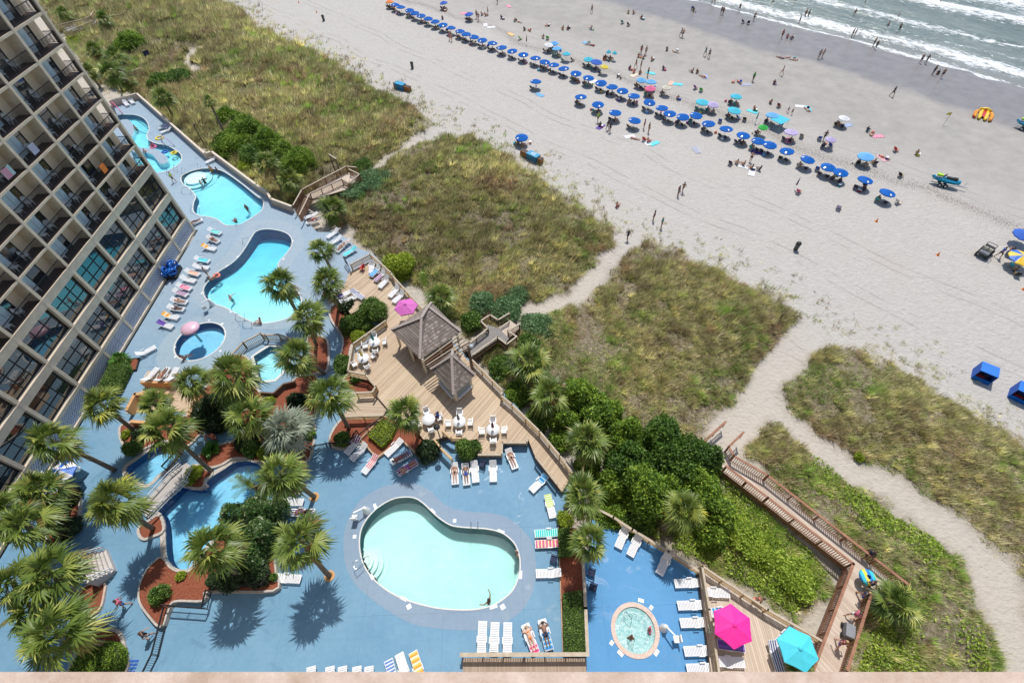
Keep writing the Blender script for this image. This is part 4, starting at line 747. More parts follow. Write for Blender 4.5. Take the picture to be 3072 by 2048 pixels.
M['palm_silver'] = leafmat('silvery_fan_leaf', [(0, (.16, .2, .13)), (.5, (.26, .31, .23)), (1, (.42, .46, .36))], .5)
M['sago'] = leafmat('dark_green_frond', [(0, (.03, .11, .02)), (1, (.13, .34, .04))], .4)
M['yellowpalm'] = leafmat('flowering_palm_leaf', [(0, (.10, .12, .03)), (.45, (.15, .22, .04)), (.8, (.32, .36, .07)), (1, (.6, .52, .05))], .5)
M['trunk'] = mat('palm_trunk_bark', (.11, .085, .06), .95, .3, 5, bmp=.8, bs=14, col2=(.22, .175, .13))
def fan_crown(seed, nf=36, Lp=.95, Lb=1.2, nl=18, w=.095, spread=105, lo=-55, hi=80, feather=False):
    r = np.random.default_rng(seed); V = []; F = []; T = []
    for i in range(nf):
        el = math.radians(hi+(lo-hi)*((i+.5)/nf)**1.05+r.normal(0, 6)); az = i*2.39996+r.normal(0, .38); old = (i/nf) > .84 and r.random() < .7; tint = r.uniform(0, .1) if old else min(1, max(.14, r.normal(.55, .19)))
        d = np.array([math.cos(az)*math.cos(el), math.sin(az)*math.cos(el), math.sin(el)]); side = np.array([-math.sin(az), math.cos(az), 0]); up = np.cross(d, side)*-1
        L = Lp*r.uniform(.62, 1.2); n0 = len(V); tip = d*L+np.array([0, 0, -.12*L]); roll = r.normal(0, .35); s2 = side*math.cos(roll)+up*math.sin(roll)
        V += [side*.02, -side*.02, tip-side*.02, tip+side*.02]; F += [(n0, n0+1, n0+2), (n0, n0+2, n0+3)]; T += [tint*.8]*2
        for j in range(nl):
            if feather:
                f = (j//2+1)/(nl/2); b0 = d*L*f+np.array([0, 0, -.35*f*f]); dd = s2*(1 if j % 2 else -1)+d*.55; ll = Lb*(1-.55*abs(f-.45)); 
            else:
                th = math.radians(-spread+2*spread*(j+.5)/nl+r.normal(0, 3)); dd = d*math.cos(th)+s2*math.sin(th); ll = Lb*(.62+.38*math.cos(th*.8))*r.uniform(.68, 1.12); b0 = tip
            dd = dd/np.linalg.norm(dd); per = np.cross(dd, up if abs(dd@up) < .9 else side); per = per/np.linalg.norm(per)*w*.5; droop = -r.uniform(.2, .5)*ll*ll-abs(math.sin(th if not feather else 1))*.04
            m_ = b0+dd*ll*.55+np.array([0, 0, droop*.25]); e = b0+dd*ll+np.array([0, 0, droop]); n0 = len(V)
            V += [b0-per*.45, b0+per*.45, m_+per, m_-per, e]; F += [(n0, n0+1, n0+2), (n0, n0+2, n0+3), (n0+3, n0+2, n0+4)]; T += [min(1, max(0, tint+r.normal(0, .06)))]*3
    return np.array(V), np.array(F), np.array(T)
CR = [np_mesh('crown', *fan_crown(s)[:2], M['palm'], fan_crown(s)[2]) for s in (1, 2, 3, 4, 5)]
CR.append(np_mesh('crown', *fan_crown(9, 46)[:2], M['palm_silver'], fan_crown(9, 46)[2])); CR.append(np_mesh('crown', *fan_crown(8, 40)[:2], M['yellowpalm'], fan_crown(8, 40)[2]))
fc = lambda s: fan_crown(s, 30, 1.1, .5, 34, .045, 0, 0, 70, True)
CR.append(np_mesh('crown', *fc(5)[:2], M['sago'], fc(5)[2])); fc2 = lambda s: fan_crown(s, 16, 2.0, .55, 40, .04, 0, -5, 70, True); CR.append(np_mesh('crown', *fc2(5)[:2], M['palm'], fc2(5)[2]*.8+.1))
def depth_of(p): return float(np.array([p[0], p[1], p[2]-HC])@cF)
def palm(label, crown, base, h, rpx, var=0, name='palm_tree', ground=0., thick=.16, rad=2.05, extra=()):
    k = crown[0]; c = at(k, crown[1], crown[2], h+ground); sc = 1.30612 if k == 'W' else .4352
    if base is None: b_ = Vector((c.x, c.y, ground)) if ground > -.5 else Vector((c.x, c.y, hz(c.x, c.y)))
    else: b_ = at(base[0], base[1], base[2], ground) if ground > -.5 else on(*base)
    r = rpx*1.30612*depth_of(c)/FPX; t = thing(name, label, 'palm', b_, 0, 'palm trees around the pools'); d = c-b_; n = 7
    pts = [Vector((d.x*(i/n)**1.25, d.y*(i/n)**1.25, d.z*i/n)) for i in range(n+1)]; MB().tube(pts, [thick*(1.25-.35*i/n)*(1+.06*(i % 2)) for i in range(n+1)], 9).build('trunk', M['trunk'], t)
    me = CR[var]; 
    for q, (dx, dy, dz) in enumerate([(0, 0, 0)]+list(extra)):
        o = bpy.data.objects.new('crown', me); link(o); o.parent = t; o.location = d+Vector((dx, dy, dz)); q_ = r/rad; o.scale = (q_*random.uniform(.88, 1.12), q_*random.uniform(.88, 1.12), q_*random.uniform(.8, 1.15)); o.rotation_euler = (d.y/max(d.length, 1)*-.3, d.x/max(d.length, 1)*.3, random.uniform(0, 6.3))
    return t
PALMS = [
 ('tall palm leaning left over the channel with a long bare trunk by the hotel', ('W', 120, 1012), ('W', 264, 1080), 7.5, 66, 0),
 ('palm leaning over the blue path next to the lattice wall', ('W', 232, 928), ('W', 312, 990), 6.5, 60, 6),
 ('palm with bright yellow flower stalks left of the grey footbridge', ('W', 262, 1150), ('W', 354, 1215), 7, 76, 6),
 ('palm whose crown covers the upper channel pool end', ('W', 382, 982), ('W', 487, 1083), 7, 70, 1),
 ('palm at the tip of the deep blue winding pool', ('W', 488, 1257), ('W', 560, 1330), 7, 72, 2),
 ('palm rising from the deck left of the main pool with its full shadow below', ('W', 690, 1238), ('W', 757, 1322), 7, 73, 3),
 ('palm leaning over white loungers from a round hole in the blue deck', ('W', 645, 1088), ('W', 722, 1141), 7, 72, 0),
 ('palm beside the small wooden platform', ('W', 757, 905), ('W', 803, 986), 6.5, 62, 2),
 ('palm over the clipped hedge by the kiosk deck', ('W', 930, 947), ('W', 965, 1000), 5.5, 54, 1),
 ('palm overhanging the angular spa pool', ('W', 680, 815), ('W', 745, 858), 6, 56, 4),
 ('palm between the spa and the hourglass pool', ('W', 705, 727), ('W', 728, 795), 6.5, 50, 3),
 ('palm leaning across the hourglass pool water', ('W', 643, 650), ('W', 690, 730), 6.5, 47, 4),
 ('palm at the left edge of the upper wooden deck', ('W', 750, 648), ('W', 780, 712), 6.5, 50, 0),
 ('smaller palm above the wooden deck entrance', ('W', 737, 573), ('W', 765, 628), 6, 40, 1),
 ('full palm below the mushroom pool', ('W', 540, 862), ('W', 590, 925), 6.5, 66, 2),
 ('palm beside the sunken tan terrace', ('W', 440, 872), ('W', 495, 930), 6.5, 48, 3),
 ('palm in the middle of the large crowded bed', ('W', 570, 955), ('W', 615, 1010), 6, 58, 4),
 ('small palm over the tan terrace', ('W', 352, 925), ('W', 410, 985), 6, 44, 1),
 ('silvery grey fan palm in the crowded bed', ('W', 655, 985), ('W', 690, 1020), 4.5, 66, 5),
 ('topmost palm of the crowded lower left cluster', ('W', 90, 1128), ('W', 160, 1180), 6.5, 76, 0),
 ('palm at the left border above the pale steps', ('W', 55, 1200), ('W', 120, 1250), 7, 72, 3),
 ('large palm whose fronds cover the pale steps', ('W', 115, 1310), ('W', 190, 1370), 7.5, 82, 4),
 ('palm at the left border beside the pale steps', ('W', 30, 1335), ('W', 90, 1400), 7, 60, 1),
 ('biggest palm in the bottom left corner above the rounded hedge', ('W', 128, 1452), ('W', 250, 1480), 8, 92, 2),
 ('round palm at the upper end of the mulch strip', ('W', 1340, 1135), ('W', 1330, 1190), 6, 64, 0),
 ('palm between main pool loungers and the shaded loungers', ('W', 1355, 1240), ('W', 1325, 1262), 6, 56, 4),
 ('lone yellowish palm standing against the dark green trees', ('W', 1572, 1170), ('W', 1518, 1218), 5.5, 60, 6)]
PALMS += [('half hidden palm between the pale steps and the corner palm', ('W', 70, 1395), ('W', 110, 1440), 6, 62, 3), ('half hidden palm under the topmost lower left palm', ('W', 30, 1165), ('W', 70, 1210), 5.5, 62, 1)]
for l, c, b_, h, r, v in PALMS: palm(l, c, b_, h, r*1.05, v, ground=0. if c[1] < 1345 else -.5)
DP = [('pale green palm beside the wooden walkway behind the dark trees', ('W', 1350, 1010), None, 4, 62, 0),
 ('palm with drooping fronds on the dune side of the kiosk deck', ('W', 1215, 835), None, 3.2, 68, 1), ('fuller palm just below its drooping neighbour by the kiosk deck', ('W', 1262, 905), None, 3.2, 62, 3),
 ('palm behind the big kiosk roof', ('W', 1013, 682), None, 3, 50, 2), ('dense low palm beside the brown dune stair', ('W', 765, 478), None, 2.5, 44, 4),
 ('low spreading fan palm in the angle of the red boardwalk', ('W', 2055, 1385), None, 2.2, 66, 1), ('palm tip rising below the turquoise parasol', ('W', 1838, 1525), None, 2.5, 36, 3),
 ('tall thin palm with a bare trunk beyond the garden wall', ('W', 480, 232), ('W', 526, 326), 7, 20, 2), ('palm with a thick trunk just beyond the garden wall corner', ('W', 372, 222), ('W', 398, 268), 5, 34, 0),
 ('palm behind the brown stair near the upper pool', ('W', 612, 372), ('W', 650, 440), 5, 36, 4), ('lower palm next to the brown stair', ('W', 665, 412), None, 3.5, 34, 6),
 ('bushy palm in the far group beyond the hotel', ('W', 215, 115), None, 4, 28, 0), ('largest palm of the far group beyond the hotel', ('W', 262, 130), None, 4.5, 34, 2), ('palm with dead fronds in the far group', ('W', 255, 165), ('W', 282, 210), 5, 34, 1),
 ('low palm by the foot of the far group', ('W', 290, 185), None, 2.5, 24, 4), ('dark palm at the top left end of the far walk', ('W', 145, 30), None, 3, 26, 3), ('dark palm between the two far walks', ('W', 238, 45), None, 3, 24, 4),
 ('small palm left of the far group', ('W', 205, 165), None, 3, 22, 6)]
for l, c, b_, h, r, v in DP: palm(l, c, b_, h, r, v, ground=-.8, name='palm_tree')
sg = lambda label, k, x, y, r, v=7: palm(label, (k, x, y), None, .45, r, v, name='sago_palm', thick=.14, rad=1.5)
sg('dark green sago palm on the mulch above the winding pool', 'W', 486, 1032, 31); sg('dark green sago palm beside the hotel hedge', 'W', 279, 827, 30); sg('small sago palm beside the wooden railing bed', 'F', 690, 1040, 18); palm('feathery young date palm hanging over the winding pool', ('Y', 1370, 340), ('Y', 1500, 420), 2.5, 42, 8, name='date_palm', rad=2.4, thick=.2)
# tree rings in the deck
for k, x, y in (('W', 757, 1322), ('W', 722, 1141)): p = at(k, x, y, .0); solo('tree_ring', MB().lathe(p, [(.42, .0), (.42, .06), (.3, .06), (.28, .02), (0, .02)], 20), M['orange_cap'], 'orange brown ring set in the blue deck around a palm foot, %s' % ('nearer the bottom edge' if y > 1300 else 'nearer the wooden deck'), 'tree ring')
# leafy shrubs
M['shrub'] = leafmat('shrub_leaf', [(0, (.035, .08, .014)), (.5, (.11, .21, .035)), (1, (.25, .37, .07))], .5); M['cedar'] = leafmat('bright_evergreen', [(0, (.04, .09, .01)), (.5, (.15, .27, .025)), (1, (.36, .48, .06))], .6)
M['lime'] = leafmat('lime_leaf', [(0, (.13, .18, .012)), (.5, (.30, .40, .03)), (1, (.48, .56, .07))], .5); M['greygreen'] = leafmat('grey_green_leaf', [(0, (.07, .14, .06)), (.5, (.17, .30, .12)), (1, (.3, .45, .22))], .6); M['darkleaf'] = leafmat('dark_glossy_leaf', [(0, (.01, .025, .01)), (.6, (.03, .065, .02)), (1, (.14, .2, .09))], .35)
M['oleander'] = leafmat('oleander_leaf', [(0, (.03, .08, .02)), (.55, (.09, .19, .05)), (.88, (.22, .34, .11)), (1, (.7, .7, .5))], .4)
M['cover'] = leafmat('bright_vine_leaf', [(0, (.09, .16, .015)), (.5, (.30, .43, .05)), (1, (.5, .6, .1))], .5); M['deepgreen'] = leafmat('deep_green_leaf', [(0, (.02, .055, .01)), (.5, (.07, .15, .02)), (1, (.17, .28, .04))], .5)
M['twig'] = mat('twig_bark', (.09, .06, .04), .95, .2, 4)
def cloud(rx, ry, rz, n, leaf, seed, lump=.3, box=False, flat=.0):
    r = np.random.default_rng(seed)
    if box: P = r.uniform(-1, 1, (n, 3)); ax = r.integers(0, 3, n); ax = np.where(r.random(n) < .5, 2, ax); P[np.arange(n), ax] = np.where(ax == 2, 1, np.sign(P[np.arange(n), ax])); P = P*np.array([rx, ry, rz*.5])+np.array([0, 0, rz*.5])
    else:
        d = r.normal(size=(n, 3)); d /= np.linalg.norm(d, axis=1)[:, None]; d[:, 2] = np.where(d[:, 2] < -.25, -d[:, 2], d[:, 2])
        K = 30; kd_ = r.normal(size=(K, 3)); kd_ /= np.linalg.norm(kd_, axis=1)[:, None]; amp = r.uniform(.3, 1, K); dots = d@kd_.T; L = 1-lump+lump*1.3*np.max(np.clip((dots-.80)/.20, 0, 1)**.55*amp, axis=1)
        depth = 1+r.normal(0, .09, n)-np.abs(r.normal(0, .1, n))+.28*(r.random(K)[np.argmax(dots, 1)]-.5); P = d*(L*depth)[:, None]*np.array([rx, ry, rz]); P[:, 2] += rz*.25
    a = r.normal(size=(n, 3)); a /= np.linalg.norm(a, axis=1)[:, None]; b_ = np.cross(a, r.normal(size=(n, 3))); b_ /= np.linalg.norm(b_, axis=1)[:, None]; s = leaf*r.uniform(.4, 1.7, n)[:, None]
    V = np.stack([P-a*s, P+b_*s*.45, P+a*s, P-b_*s*.45], 1).reshape(-1, 3); F = np.arange(4*n).reshape(-1, 4)
    t = np.clip(.5+.25*r.normal(size=n)+.5*(vnoise(P[:, 0]+9, P[:, 1]+9, max(rx, .3)*.4, seed)-.5), 0, 1)
    return V, F, t
SEED = [100]
def bush(label, k, x, y, r, h, mt='shrub', ground=None, name='shrub', cat='bush', group=None, leaf=.09, dens=1., ry=None, lump=.32, trunk=False):
    SEED[0] += 1; g0 = 0. if ground is None else ground
    top = h*.6
    c = at(k, x, y, g0+top)
    if ground is None: gz = hz(c.x, c.y); c = on(k, x, y, top); gz = c.z
    else: gz = ground
    rr = r*(1.30612 if k == 'W' else .435 if k in 'ABCDEFGHIJKL' else .27)*depth_of((c.x, c.y, gz))/FPX; b_ = Vector((c.x, c.y, gz)); t = thing(name, label, cat, b_, 0, group)
    n = int(dens*(900+2600*rr*rr+1200*rr*h)); n = min(n, 16000); lf = leaf*max(1, depth_of(b_)/70)
    V, F, tt = cloud(rr, (ry or 1)*rr, h*.75, n, lf, SEED[0], lump); V[:, 2] += h*.05; o = bpy.data.objects.new('foliage' if not trunk else 'crown', np_mesh('foliage', V, F, M[mt], tt, k=4)); link(o); o.parent = t
    s = MB()
    for i in range(4): a = i*1.6+SEED[0]; s.tube([(0, 0, -.1), (math.cos(a)*rr*.25, math.sin(a)*rr*.25, h*.35), (math.cos(a)*rr*.5, math.sin(a)*rr*.5, h*.6)], [.06, .045, .02], 5)
    s.build('trunk' if trunk else 'stems', M['twig'], t); return t
TREES = [(1385, 945, 46, 3.4), (1328, 898, 40, 3), (1300, 958, 34, 2.6), (1440, 1000, 42, 3.2), (1450, 1062, 56, 4), (1530, 1000, 52, 4), (1562, 1052, 62, 4.4), (1482, 1118, 60, 4.2), (1602, 1112, 56, 4), (1640, 1178, 46, 3), (1618, 1050, 42, 3.4), (1405, 1108, 38, 3), (1640, 1228, 32, 2.2), (1545, 1135, 48, 3.6)]
tl_ = ['beside the kiosk walkway at the top of the grove', 'touching the drooping palms', 'against the walkway railing', 'at the upper rim of the grove', 'in the middle left of the grove', 'with the brightest crown, beside the boardwalk end', 'filling the centre of the grove', 'low in the grove above the shaded loungers', 'next to the boardwalk at the grove edge', 'on the sandy slope right of the yellowish palm', 'in the top right corner of the grove', 'left of the grove behind the round palm', 'at the lowest corner of the grove', 'between the grove centre and yellowish palm']
for (x, y, r, h), l in zip(TREES, tl_): bush('leafy green evergreen tree '+l, 'W', x, y, r, h, ('cedar', 'deepgreen', 'cedar', 'cover', 'deepgreen', 'cedar', 'cedar')[int(x) % 7], name='evergreen_tree', cat='tree', group='evergreen trees of the dune grove', leaf=.12, dens=1.25, lump=.42, trunk=True)
FARB = [(295, 90, 33, 2.5, 'cedar', 'big round dark green bush in the far dune'), (365, 180, 24, 1.5, 'shrub', 'dark bush left of its twin near the far dune path'), (410, 172, 28, 1.5, 'shrub', 'dark bush near the foot of the far dune path'), (520, 262, 26, 2.2, 'cedar', 'uppermost bush of the dark row beyond the garden wall'),
 (556, 285, 36, 2.6, 'cedar', 'tall dark bush right of the thin palm'), (530, 322, 40, 2.6, 'cedar', 'dark bush nearest the thin palm trunk'), (612, 318, 36, 2.4, 'cedar', 'round bush in the middle of the dark row'), (575, 352, 30, 2.2, 'shrub', 'low bush in front of the dark row'), (680, 365, 42, 2.6, 'cedar', 'big dark bush at the right end of the dark row'), (648, 340, 26, 2, 'cedar', 'bush joined to the big dark bush'), (570, 375, 22, 1.2, 'lime', 'pale low bush by the garden wall'), (200, 85, 26, .8, 'lime', 'yellow green patchy bush beside the far walk'), (170, 90, 18, .8, 'lime', 'yellow green bush touching the hotel corner'), (240, 100, 20, .8, 'lime', 'yellow green bush above the far palms'),
 (915, 605, 38, 2.4, 'lime', 'round yellow green bush beside the wooden deck'), (1160, 705, 36, 1.1, 'greygreen', 'grey green shrub beside the dune stair landing'), (1235, 745, 36, 1., 'greygreen', 'grey green shrub at the start of the sandy path'), (1110, 690, 30, 1.2, 'greygreen', 'grey green shrub left of the dune stair'), (1190, 675, 26, .9, 'greygreen', 'grey green shrub at the edge of the middle dune'), (1085, 735, 26, 1.1, 'shrub', 'olive shrub behind the big kiosk'), (858, 408, 34, .8, 'greygreen', 'flat grey green shrub at the end of the brown walk'), (815, 432, 34, .8, 'greygreen', 'flat grey green shrub beside the brown walk'), (835, 375, 22, .9, 'shrub', 'dark low shrub above the brown walk end'), (1215, 785, 26, .9, 'shrub', 'olive shrub below the grey green shrub of the path'), (700, 560, 16, .6, 'shrub', 'low shrub beyond the deck loungers'), (1150, 838, 30, 1.2, 'shrub', 'green shrub between kiosk railing and drooping palm'), (1185, 905, 32, 1.3, 'cedar', 'bright shrub under the drooping palms by the railing'), (1232, 962, 32, 1.4, 'shrub', 'shrub at the railing below the fuller palm'), (1290, 1005, 28, 1.4, 'cedar', 'shrub at the railing just before the pale palm'), (1405, 1175, 36, 1.3, 'cedar', 'low shrub right of the round palm outside the fence'), (1130, 780, 24, .9, 'lime', 'yellowish shrub below the dune stair'), (1470, 1200, 34, 1.2, 'shrub', 'low shrub above the shaded loungers'), (1350, 1060, 30, 1.6, 'cedar', 'shrub under the pale green palm'), (1690, 1215, 40, 1., 'cover', 'spreading bright shrub below the grove corner'), (1750, 1260, 46, .9, 'cover', 'spreading bright shrub in the middle of the green bank'), (1830, 1330, 44, .9, 'cover', 'spreading bright shrub at the low end of the green bank'),
 (1975, 1048, 10, .6, 'lime', 'tiny bright green shrub on the right dune')]
for x, y, r, h, mt, l in FARB: bush(l, 'W', x, y, r, h, mt, cat='bush', leaf=.10)
NEARB = [('W', 850, 708, 34, 1.8, 'shrub', 'loose green shrub between the deck loungers', .7), ('W', 795, 700, 18, 1.2, 'darkleaf', 'dark bush at the upper end of the curved bed', .2), ('W', 802, 742, 26, 1.3, 'shrub', 'green bush in the middle of the curved bed', .2), ('W', 820, 768, 17, .8, 'lime', 'yellow green bush in the curved bed', .2), ('W', 788, 832, 24, 1, 'shrub', 'bush at the lower end of the curved bed by the railing', .2), ('W', 845, 748, 14, .8, 'shrub', 'small bush against the angled railing', .2),
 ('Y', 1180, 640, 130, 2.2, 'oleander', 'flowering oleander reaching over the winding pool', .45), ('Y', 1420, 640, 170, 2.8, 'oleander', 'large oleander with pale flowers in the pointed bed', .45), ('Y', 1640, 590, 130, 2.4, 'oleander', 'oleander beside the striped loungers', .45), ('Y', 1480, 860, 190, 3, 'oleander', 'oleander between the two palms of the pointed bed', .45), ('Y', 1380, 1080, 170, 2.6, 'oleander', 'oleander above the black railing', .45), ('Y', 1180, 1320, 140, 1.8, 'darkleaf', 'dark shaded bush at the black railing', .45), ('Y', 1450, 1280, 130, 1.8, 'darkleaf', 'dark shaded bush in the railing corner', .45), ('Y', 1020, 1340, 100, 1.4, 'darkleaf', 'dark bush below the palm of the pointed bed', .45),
 ('Y', 415, 1500, 105, 1.2, 'shrub', 'round green bush in the pointed mulch bed', .45), ('Y', 665, 1305, 45, .5, 'lime', 'little bright tuft at the pool tip', .45), ('Y', 1630, 1320, 40, .6, 'shrub', 'small bush at the black railing corner', .45),
 ('Y', 800, 230, 90, .8, 'lime', 'grassy round bush on the bridge island', .1), ('Y', 750, 310, 60, .7, 'lime', 'smaller grassy bush on the bridge island', .1),
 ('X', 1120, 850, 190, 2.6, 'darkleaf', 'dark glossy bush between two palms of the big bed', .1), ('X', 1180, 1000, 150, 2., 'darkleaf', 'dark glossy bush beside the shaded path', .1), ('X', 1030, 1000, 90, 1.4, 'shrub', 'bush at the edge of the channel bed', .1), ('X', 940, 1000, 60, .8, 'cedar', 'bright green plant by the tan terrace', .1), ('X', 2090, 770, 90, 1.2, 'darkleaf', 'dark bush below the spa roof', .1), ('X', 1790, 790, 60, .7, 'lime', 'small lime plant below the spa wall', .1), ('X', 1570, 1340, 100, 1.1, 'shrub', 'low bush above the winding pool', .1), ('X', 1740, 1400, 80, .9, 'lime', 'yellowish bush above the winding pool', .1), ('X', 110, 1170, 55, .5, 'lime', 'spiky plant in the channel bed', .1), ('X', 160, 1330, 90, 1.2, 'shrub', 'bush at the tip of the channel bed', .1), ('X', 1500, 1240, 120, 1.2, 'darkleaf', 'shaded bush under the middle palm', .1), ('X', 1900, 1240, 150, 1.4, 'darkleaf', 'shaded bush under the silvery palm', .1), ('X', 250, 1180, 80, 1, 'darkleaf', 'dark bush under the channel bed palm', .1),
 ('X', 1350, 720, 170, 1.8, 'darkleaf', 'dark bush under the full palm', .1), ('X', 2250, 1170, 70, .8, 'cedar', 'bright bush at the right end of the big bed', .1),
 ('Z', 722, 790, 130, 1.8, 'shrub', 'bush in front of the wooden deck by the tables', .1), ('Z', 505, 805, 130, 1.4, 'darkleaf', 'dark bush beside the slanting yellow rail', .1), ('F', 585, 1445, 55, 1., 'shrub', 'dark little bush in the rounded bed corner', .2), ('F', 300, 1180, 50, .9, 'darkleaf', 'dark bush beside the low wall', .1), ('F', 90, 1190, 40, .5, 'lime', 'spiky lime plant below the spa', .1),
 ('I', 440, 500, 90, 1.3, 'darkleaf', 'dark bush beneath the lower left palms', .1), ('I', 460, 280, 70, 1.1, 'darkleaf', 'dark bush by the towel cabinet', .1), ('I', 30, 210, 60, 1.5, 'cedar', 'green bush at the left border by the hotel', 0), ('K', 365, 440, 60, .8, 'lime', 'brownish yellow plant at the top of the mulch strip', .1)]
for k, x, y, r, h, mt, l, g0 in NEARB: bush(l, k, x, y, r, h, mt, ground=g0, leaf=.075)
def hedge(label, k, pts, h, mt, z0=.1, leaf=.07):
    w = ccw(P_(k, pts, z0+h)); SEED[0] += 1; r = np.random.default_rng(SEED[0]); b_ = base_of(MB().poly(w, z=z0)); t = thing('clipped_hedge', label, 'hedge', b_)
    xs = [p[0] for p in w]; ys = [p[1] for p in w]; n = int(500*abs(area(w)))+800; X = r.uniform(min(xs), max(xs), n); Y = r.uniform(min(ys), max(ys), n); dd = seg_dist(X, Y, w); kk = dd > 0; X, Y, dd = X[kk], Y[kk], dd[kk]
    Z = z0+h*(1-.25*np.exp(-dd/.12))+.08*(vnoise(X, Y, .5, 3)-.5)+r.normal(0, .03, len(X)); P = [np.stack([X, Y, Z], 1)]
    for i in range(len(w)):
        a, b = w[i], w[(i+1) % len(w)]; L = math.hypot(b[0]-a[0], b[1]-a[1]); m_ = int(330*L*h); f = r.random(m_); P.append(np.stack([a[0]+(b[0]-a[0])*f+r.normal(0, .03, m_), a[1]+(b[1]-a[1])*f+r.normal(0, .03, m_), z0+h*r.random(m_)], 1))
    P = np.concatenate(P)-np.array(b_); n = len(P); a = r.normal(size=(n, 3)); a /= np.linalg.norm(a, axis=1)[:, None]; c = np.cross(a, r.normal(size=(n, 3))); c /= np.linalg.norm(c, axis=1)[:, None]; s = leaf*r.uniform(.6, 1.2, n)[:, None]
    V = np.stack([P-a*s, P+c*s*.5, P+a*s, P-c*s*.5], 1).reshape(-1, 3); o = bpy.data.objects.new('foliage', np_mesh('foliage', V, np.arange(4*n).reshape(-1, 4), M[mt], np.clip(r.normal(.55, .22, n), 0, 1), k=4)); link(o); o.parent = t
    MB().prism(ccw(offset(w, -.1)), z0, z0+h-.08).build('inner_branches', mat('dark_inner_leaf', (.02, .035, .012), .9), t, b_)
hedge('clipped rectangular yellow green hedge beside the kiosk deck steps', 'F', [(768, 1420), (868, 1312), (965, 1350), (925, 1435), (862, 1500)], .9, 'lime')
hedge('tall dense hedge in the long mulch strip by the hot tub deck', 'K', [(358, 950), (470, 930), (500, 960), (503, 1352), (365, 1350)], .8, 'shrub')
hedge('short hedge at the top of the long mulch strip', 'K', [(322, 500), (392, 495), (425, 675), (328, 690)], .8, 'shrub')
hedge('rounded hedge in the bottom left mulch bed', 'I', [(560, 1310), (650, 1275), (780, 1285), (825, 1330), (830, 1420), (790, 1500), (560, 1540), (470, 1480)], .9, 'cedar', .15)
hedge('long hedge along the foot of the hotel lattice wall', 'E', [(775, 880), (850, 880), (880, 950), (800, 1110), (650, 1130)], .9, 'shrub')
# ---------------- dune grass: far past counting ----------------
m, t, b = newmat('dune_grass_blades'); a = node(t, 'ShaderNodeAttribute', attribute_name='hue'); t.links.new(a.outputs['Color'], b.inputs['Base Color']); b.inputs['Roughness'].default_value = .7; b.inputs['Specular IOR Level'].default_value = .2; M['grass'] = m
tl = t.nodes.new('ShaderNodeBsdfTranslucent'); t.links.new(a.outputs['Color'], tl.inputs[0]); mx = t.nodes.new('ShaderNodeMixShader'); mx.inputs[0].default_value = .45; t.links.new(b.outputs[0], mx.inputs[1]); t.links.new(tl.outputs[0], mx.inputs[2]); t.links.new(mx.outputs[0], t.nodes['Material Output'].inputs[0])
r = np.random.default_rng(5)
def scatter(n, test):
    X = r.uniform(-128, 62, n); Y = r.uniform(0, 158, n); z = np.full(n, -.5); d = np.stack([X, Y, z-HC], 1); w = d@cF; px = 1536+FPX*(d@cX)/w; py = 1024-FPX*(d@cU)/w; k = (w > 5) & (px > -60) & (px < 3130) & (py > -60) & (py < 2050) & (r.random(n) < np.clip((48/np.maximum(w, 20))**1.5, 0, 1))
    X, Y = X[k], Y[k]; dist = w[k]; dd = dune_depth(X, Y); k = test(X, Y, dd); return X[k], Y[k], dd[k], dist[k]
def t1(X, Y, dd):
    pg_ = path_gap(X, Y)
    bare = vnoise(X, Y, 4.5, 31)*.6+vnoise(X, Y, 1.6, 32)*.4; sea = (X*NX+Y*NY)
    inner = (dd > .1) & (seg_dist(X, Y, deck_outline) < -.3) & ((bare < .62) | (r.random(len(X)) < .2)); edge = (dd <= .1) & (dd > -6) & (r.random(len(X)) < np.where(sea > 24, .34, .12)*np.exp((dd-.1)/np.where(sea > 24, 2.6, 1.3))*(vnoise(X, Y, 1.1, 36) > .42)) & (pg_ > .5) & (seg_dist(X, Y, deck_outline) < -1)
    return inner | edge
X, Y, dd, dist = scatter(1150000, t1); n = len(X); Z = hfun(X, Y, dd)-.03; print('tufts', n)
NBL = 7; sc = np.clip(dist/52, .8, 2.0); sp_n = vnoise(X, Y, 5, 41); big_n = vnoise(X, Y, 13, 44); patch = vnoise(X, Y, 2.2, 42)*.5+vnoise(X, Y, .9, 43)*.5
pal = np.array([[.23, .19, .125], [.42, .39, .225], [.31, .35, .15], [.21, .32, .08], [.57, .53, .37], [.36, .27, .19]])
u = r.random(n); kind = np.where(u < .42, 1, np.where(u < .70, 2, np.where(u < .82, 4, 0))); kind = np.where((sp_n > .68) & (r.random(n) < .45), 3, kind); kind = np.where((patch > .66) & (r.random(n) < .5), 0, kind); kind = np.where((vnoise(X, Y, 3.6, 45) > .8) & (r.random(n) < .45), 5, kind)
grn = np.maximum(seg_dist(X, Y, DUNES[5]), 0) > 0; lowg = (X > 18) & (Y < 17) & (r.random(n) < .45); kind = np.where((grn & (r.random(n) < .6)) | (lowg & (X < 36)), 3, kind)
colr = pal[kind]*(.55+.95*r.random((n, 1))**1.3)*(.85+.45*big_n[:, None]); tall = r.random(n) < .09; L = (.26+.40*r.random(n)+tall*.45)*(.45+1.15*patch)*np.where(kind == 3, .7, 1)*np.where(dd < .2, .6, 1)
V = np.empty((n, NBL, 3, 3)); 
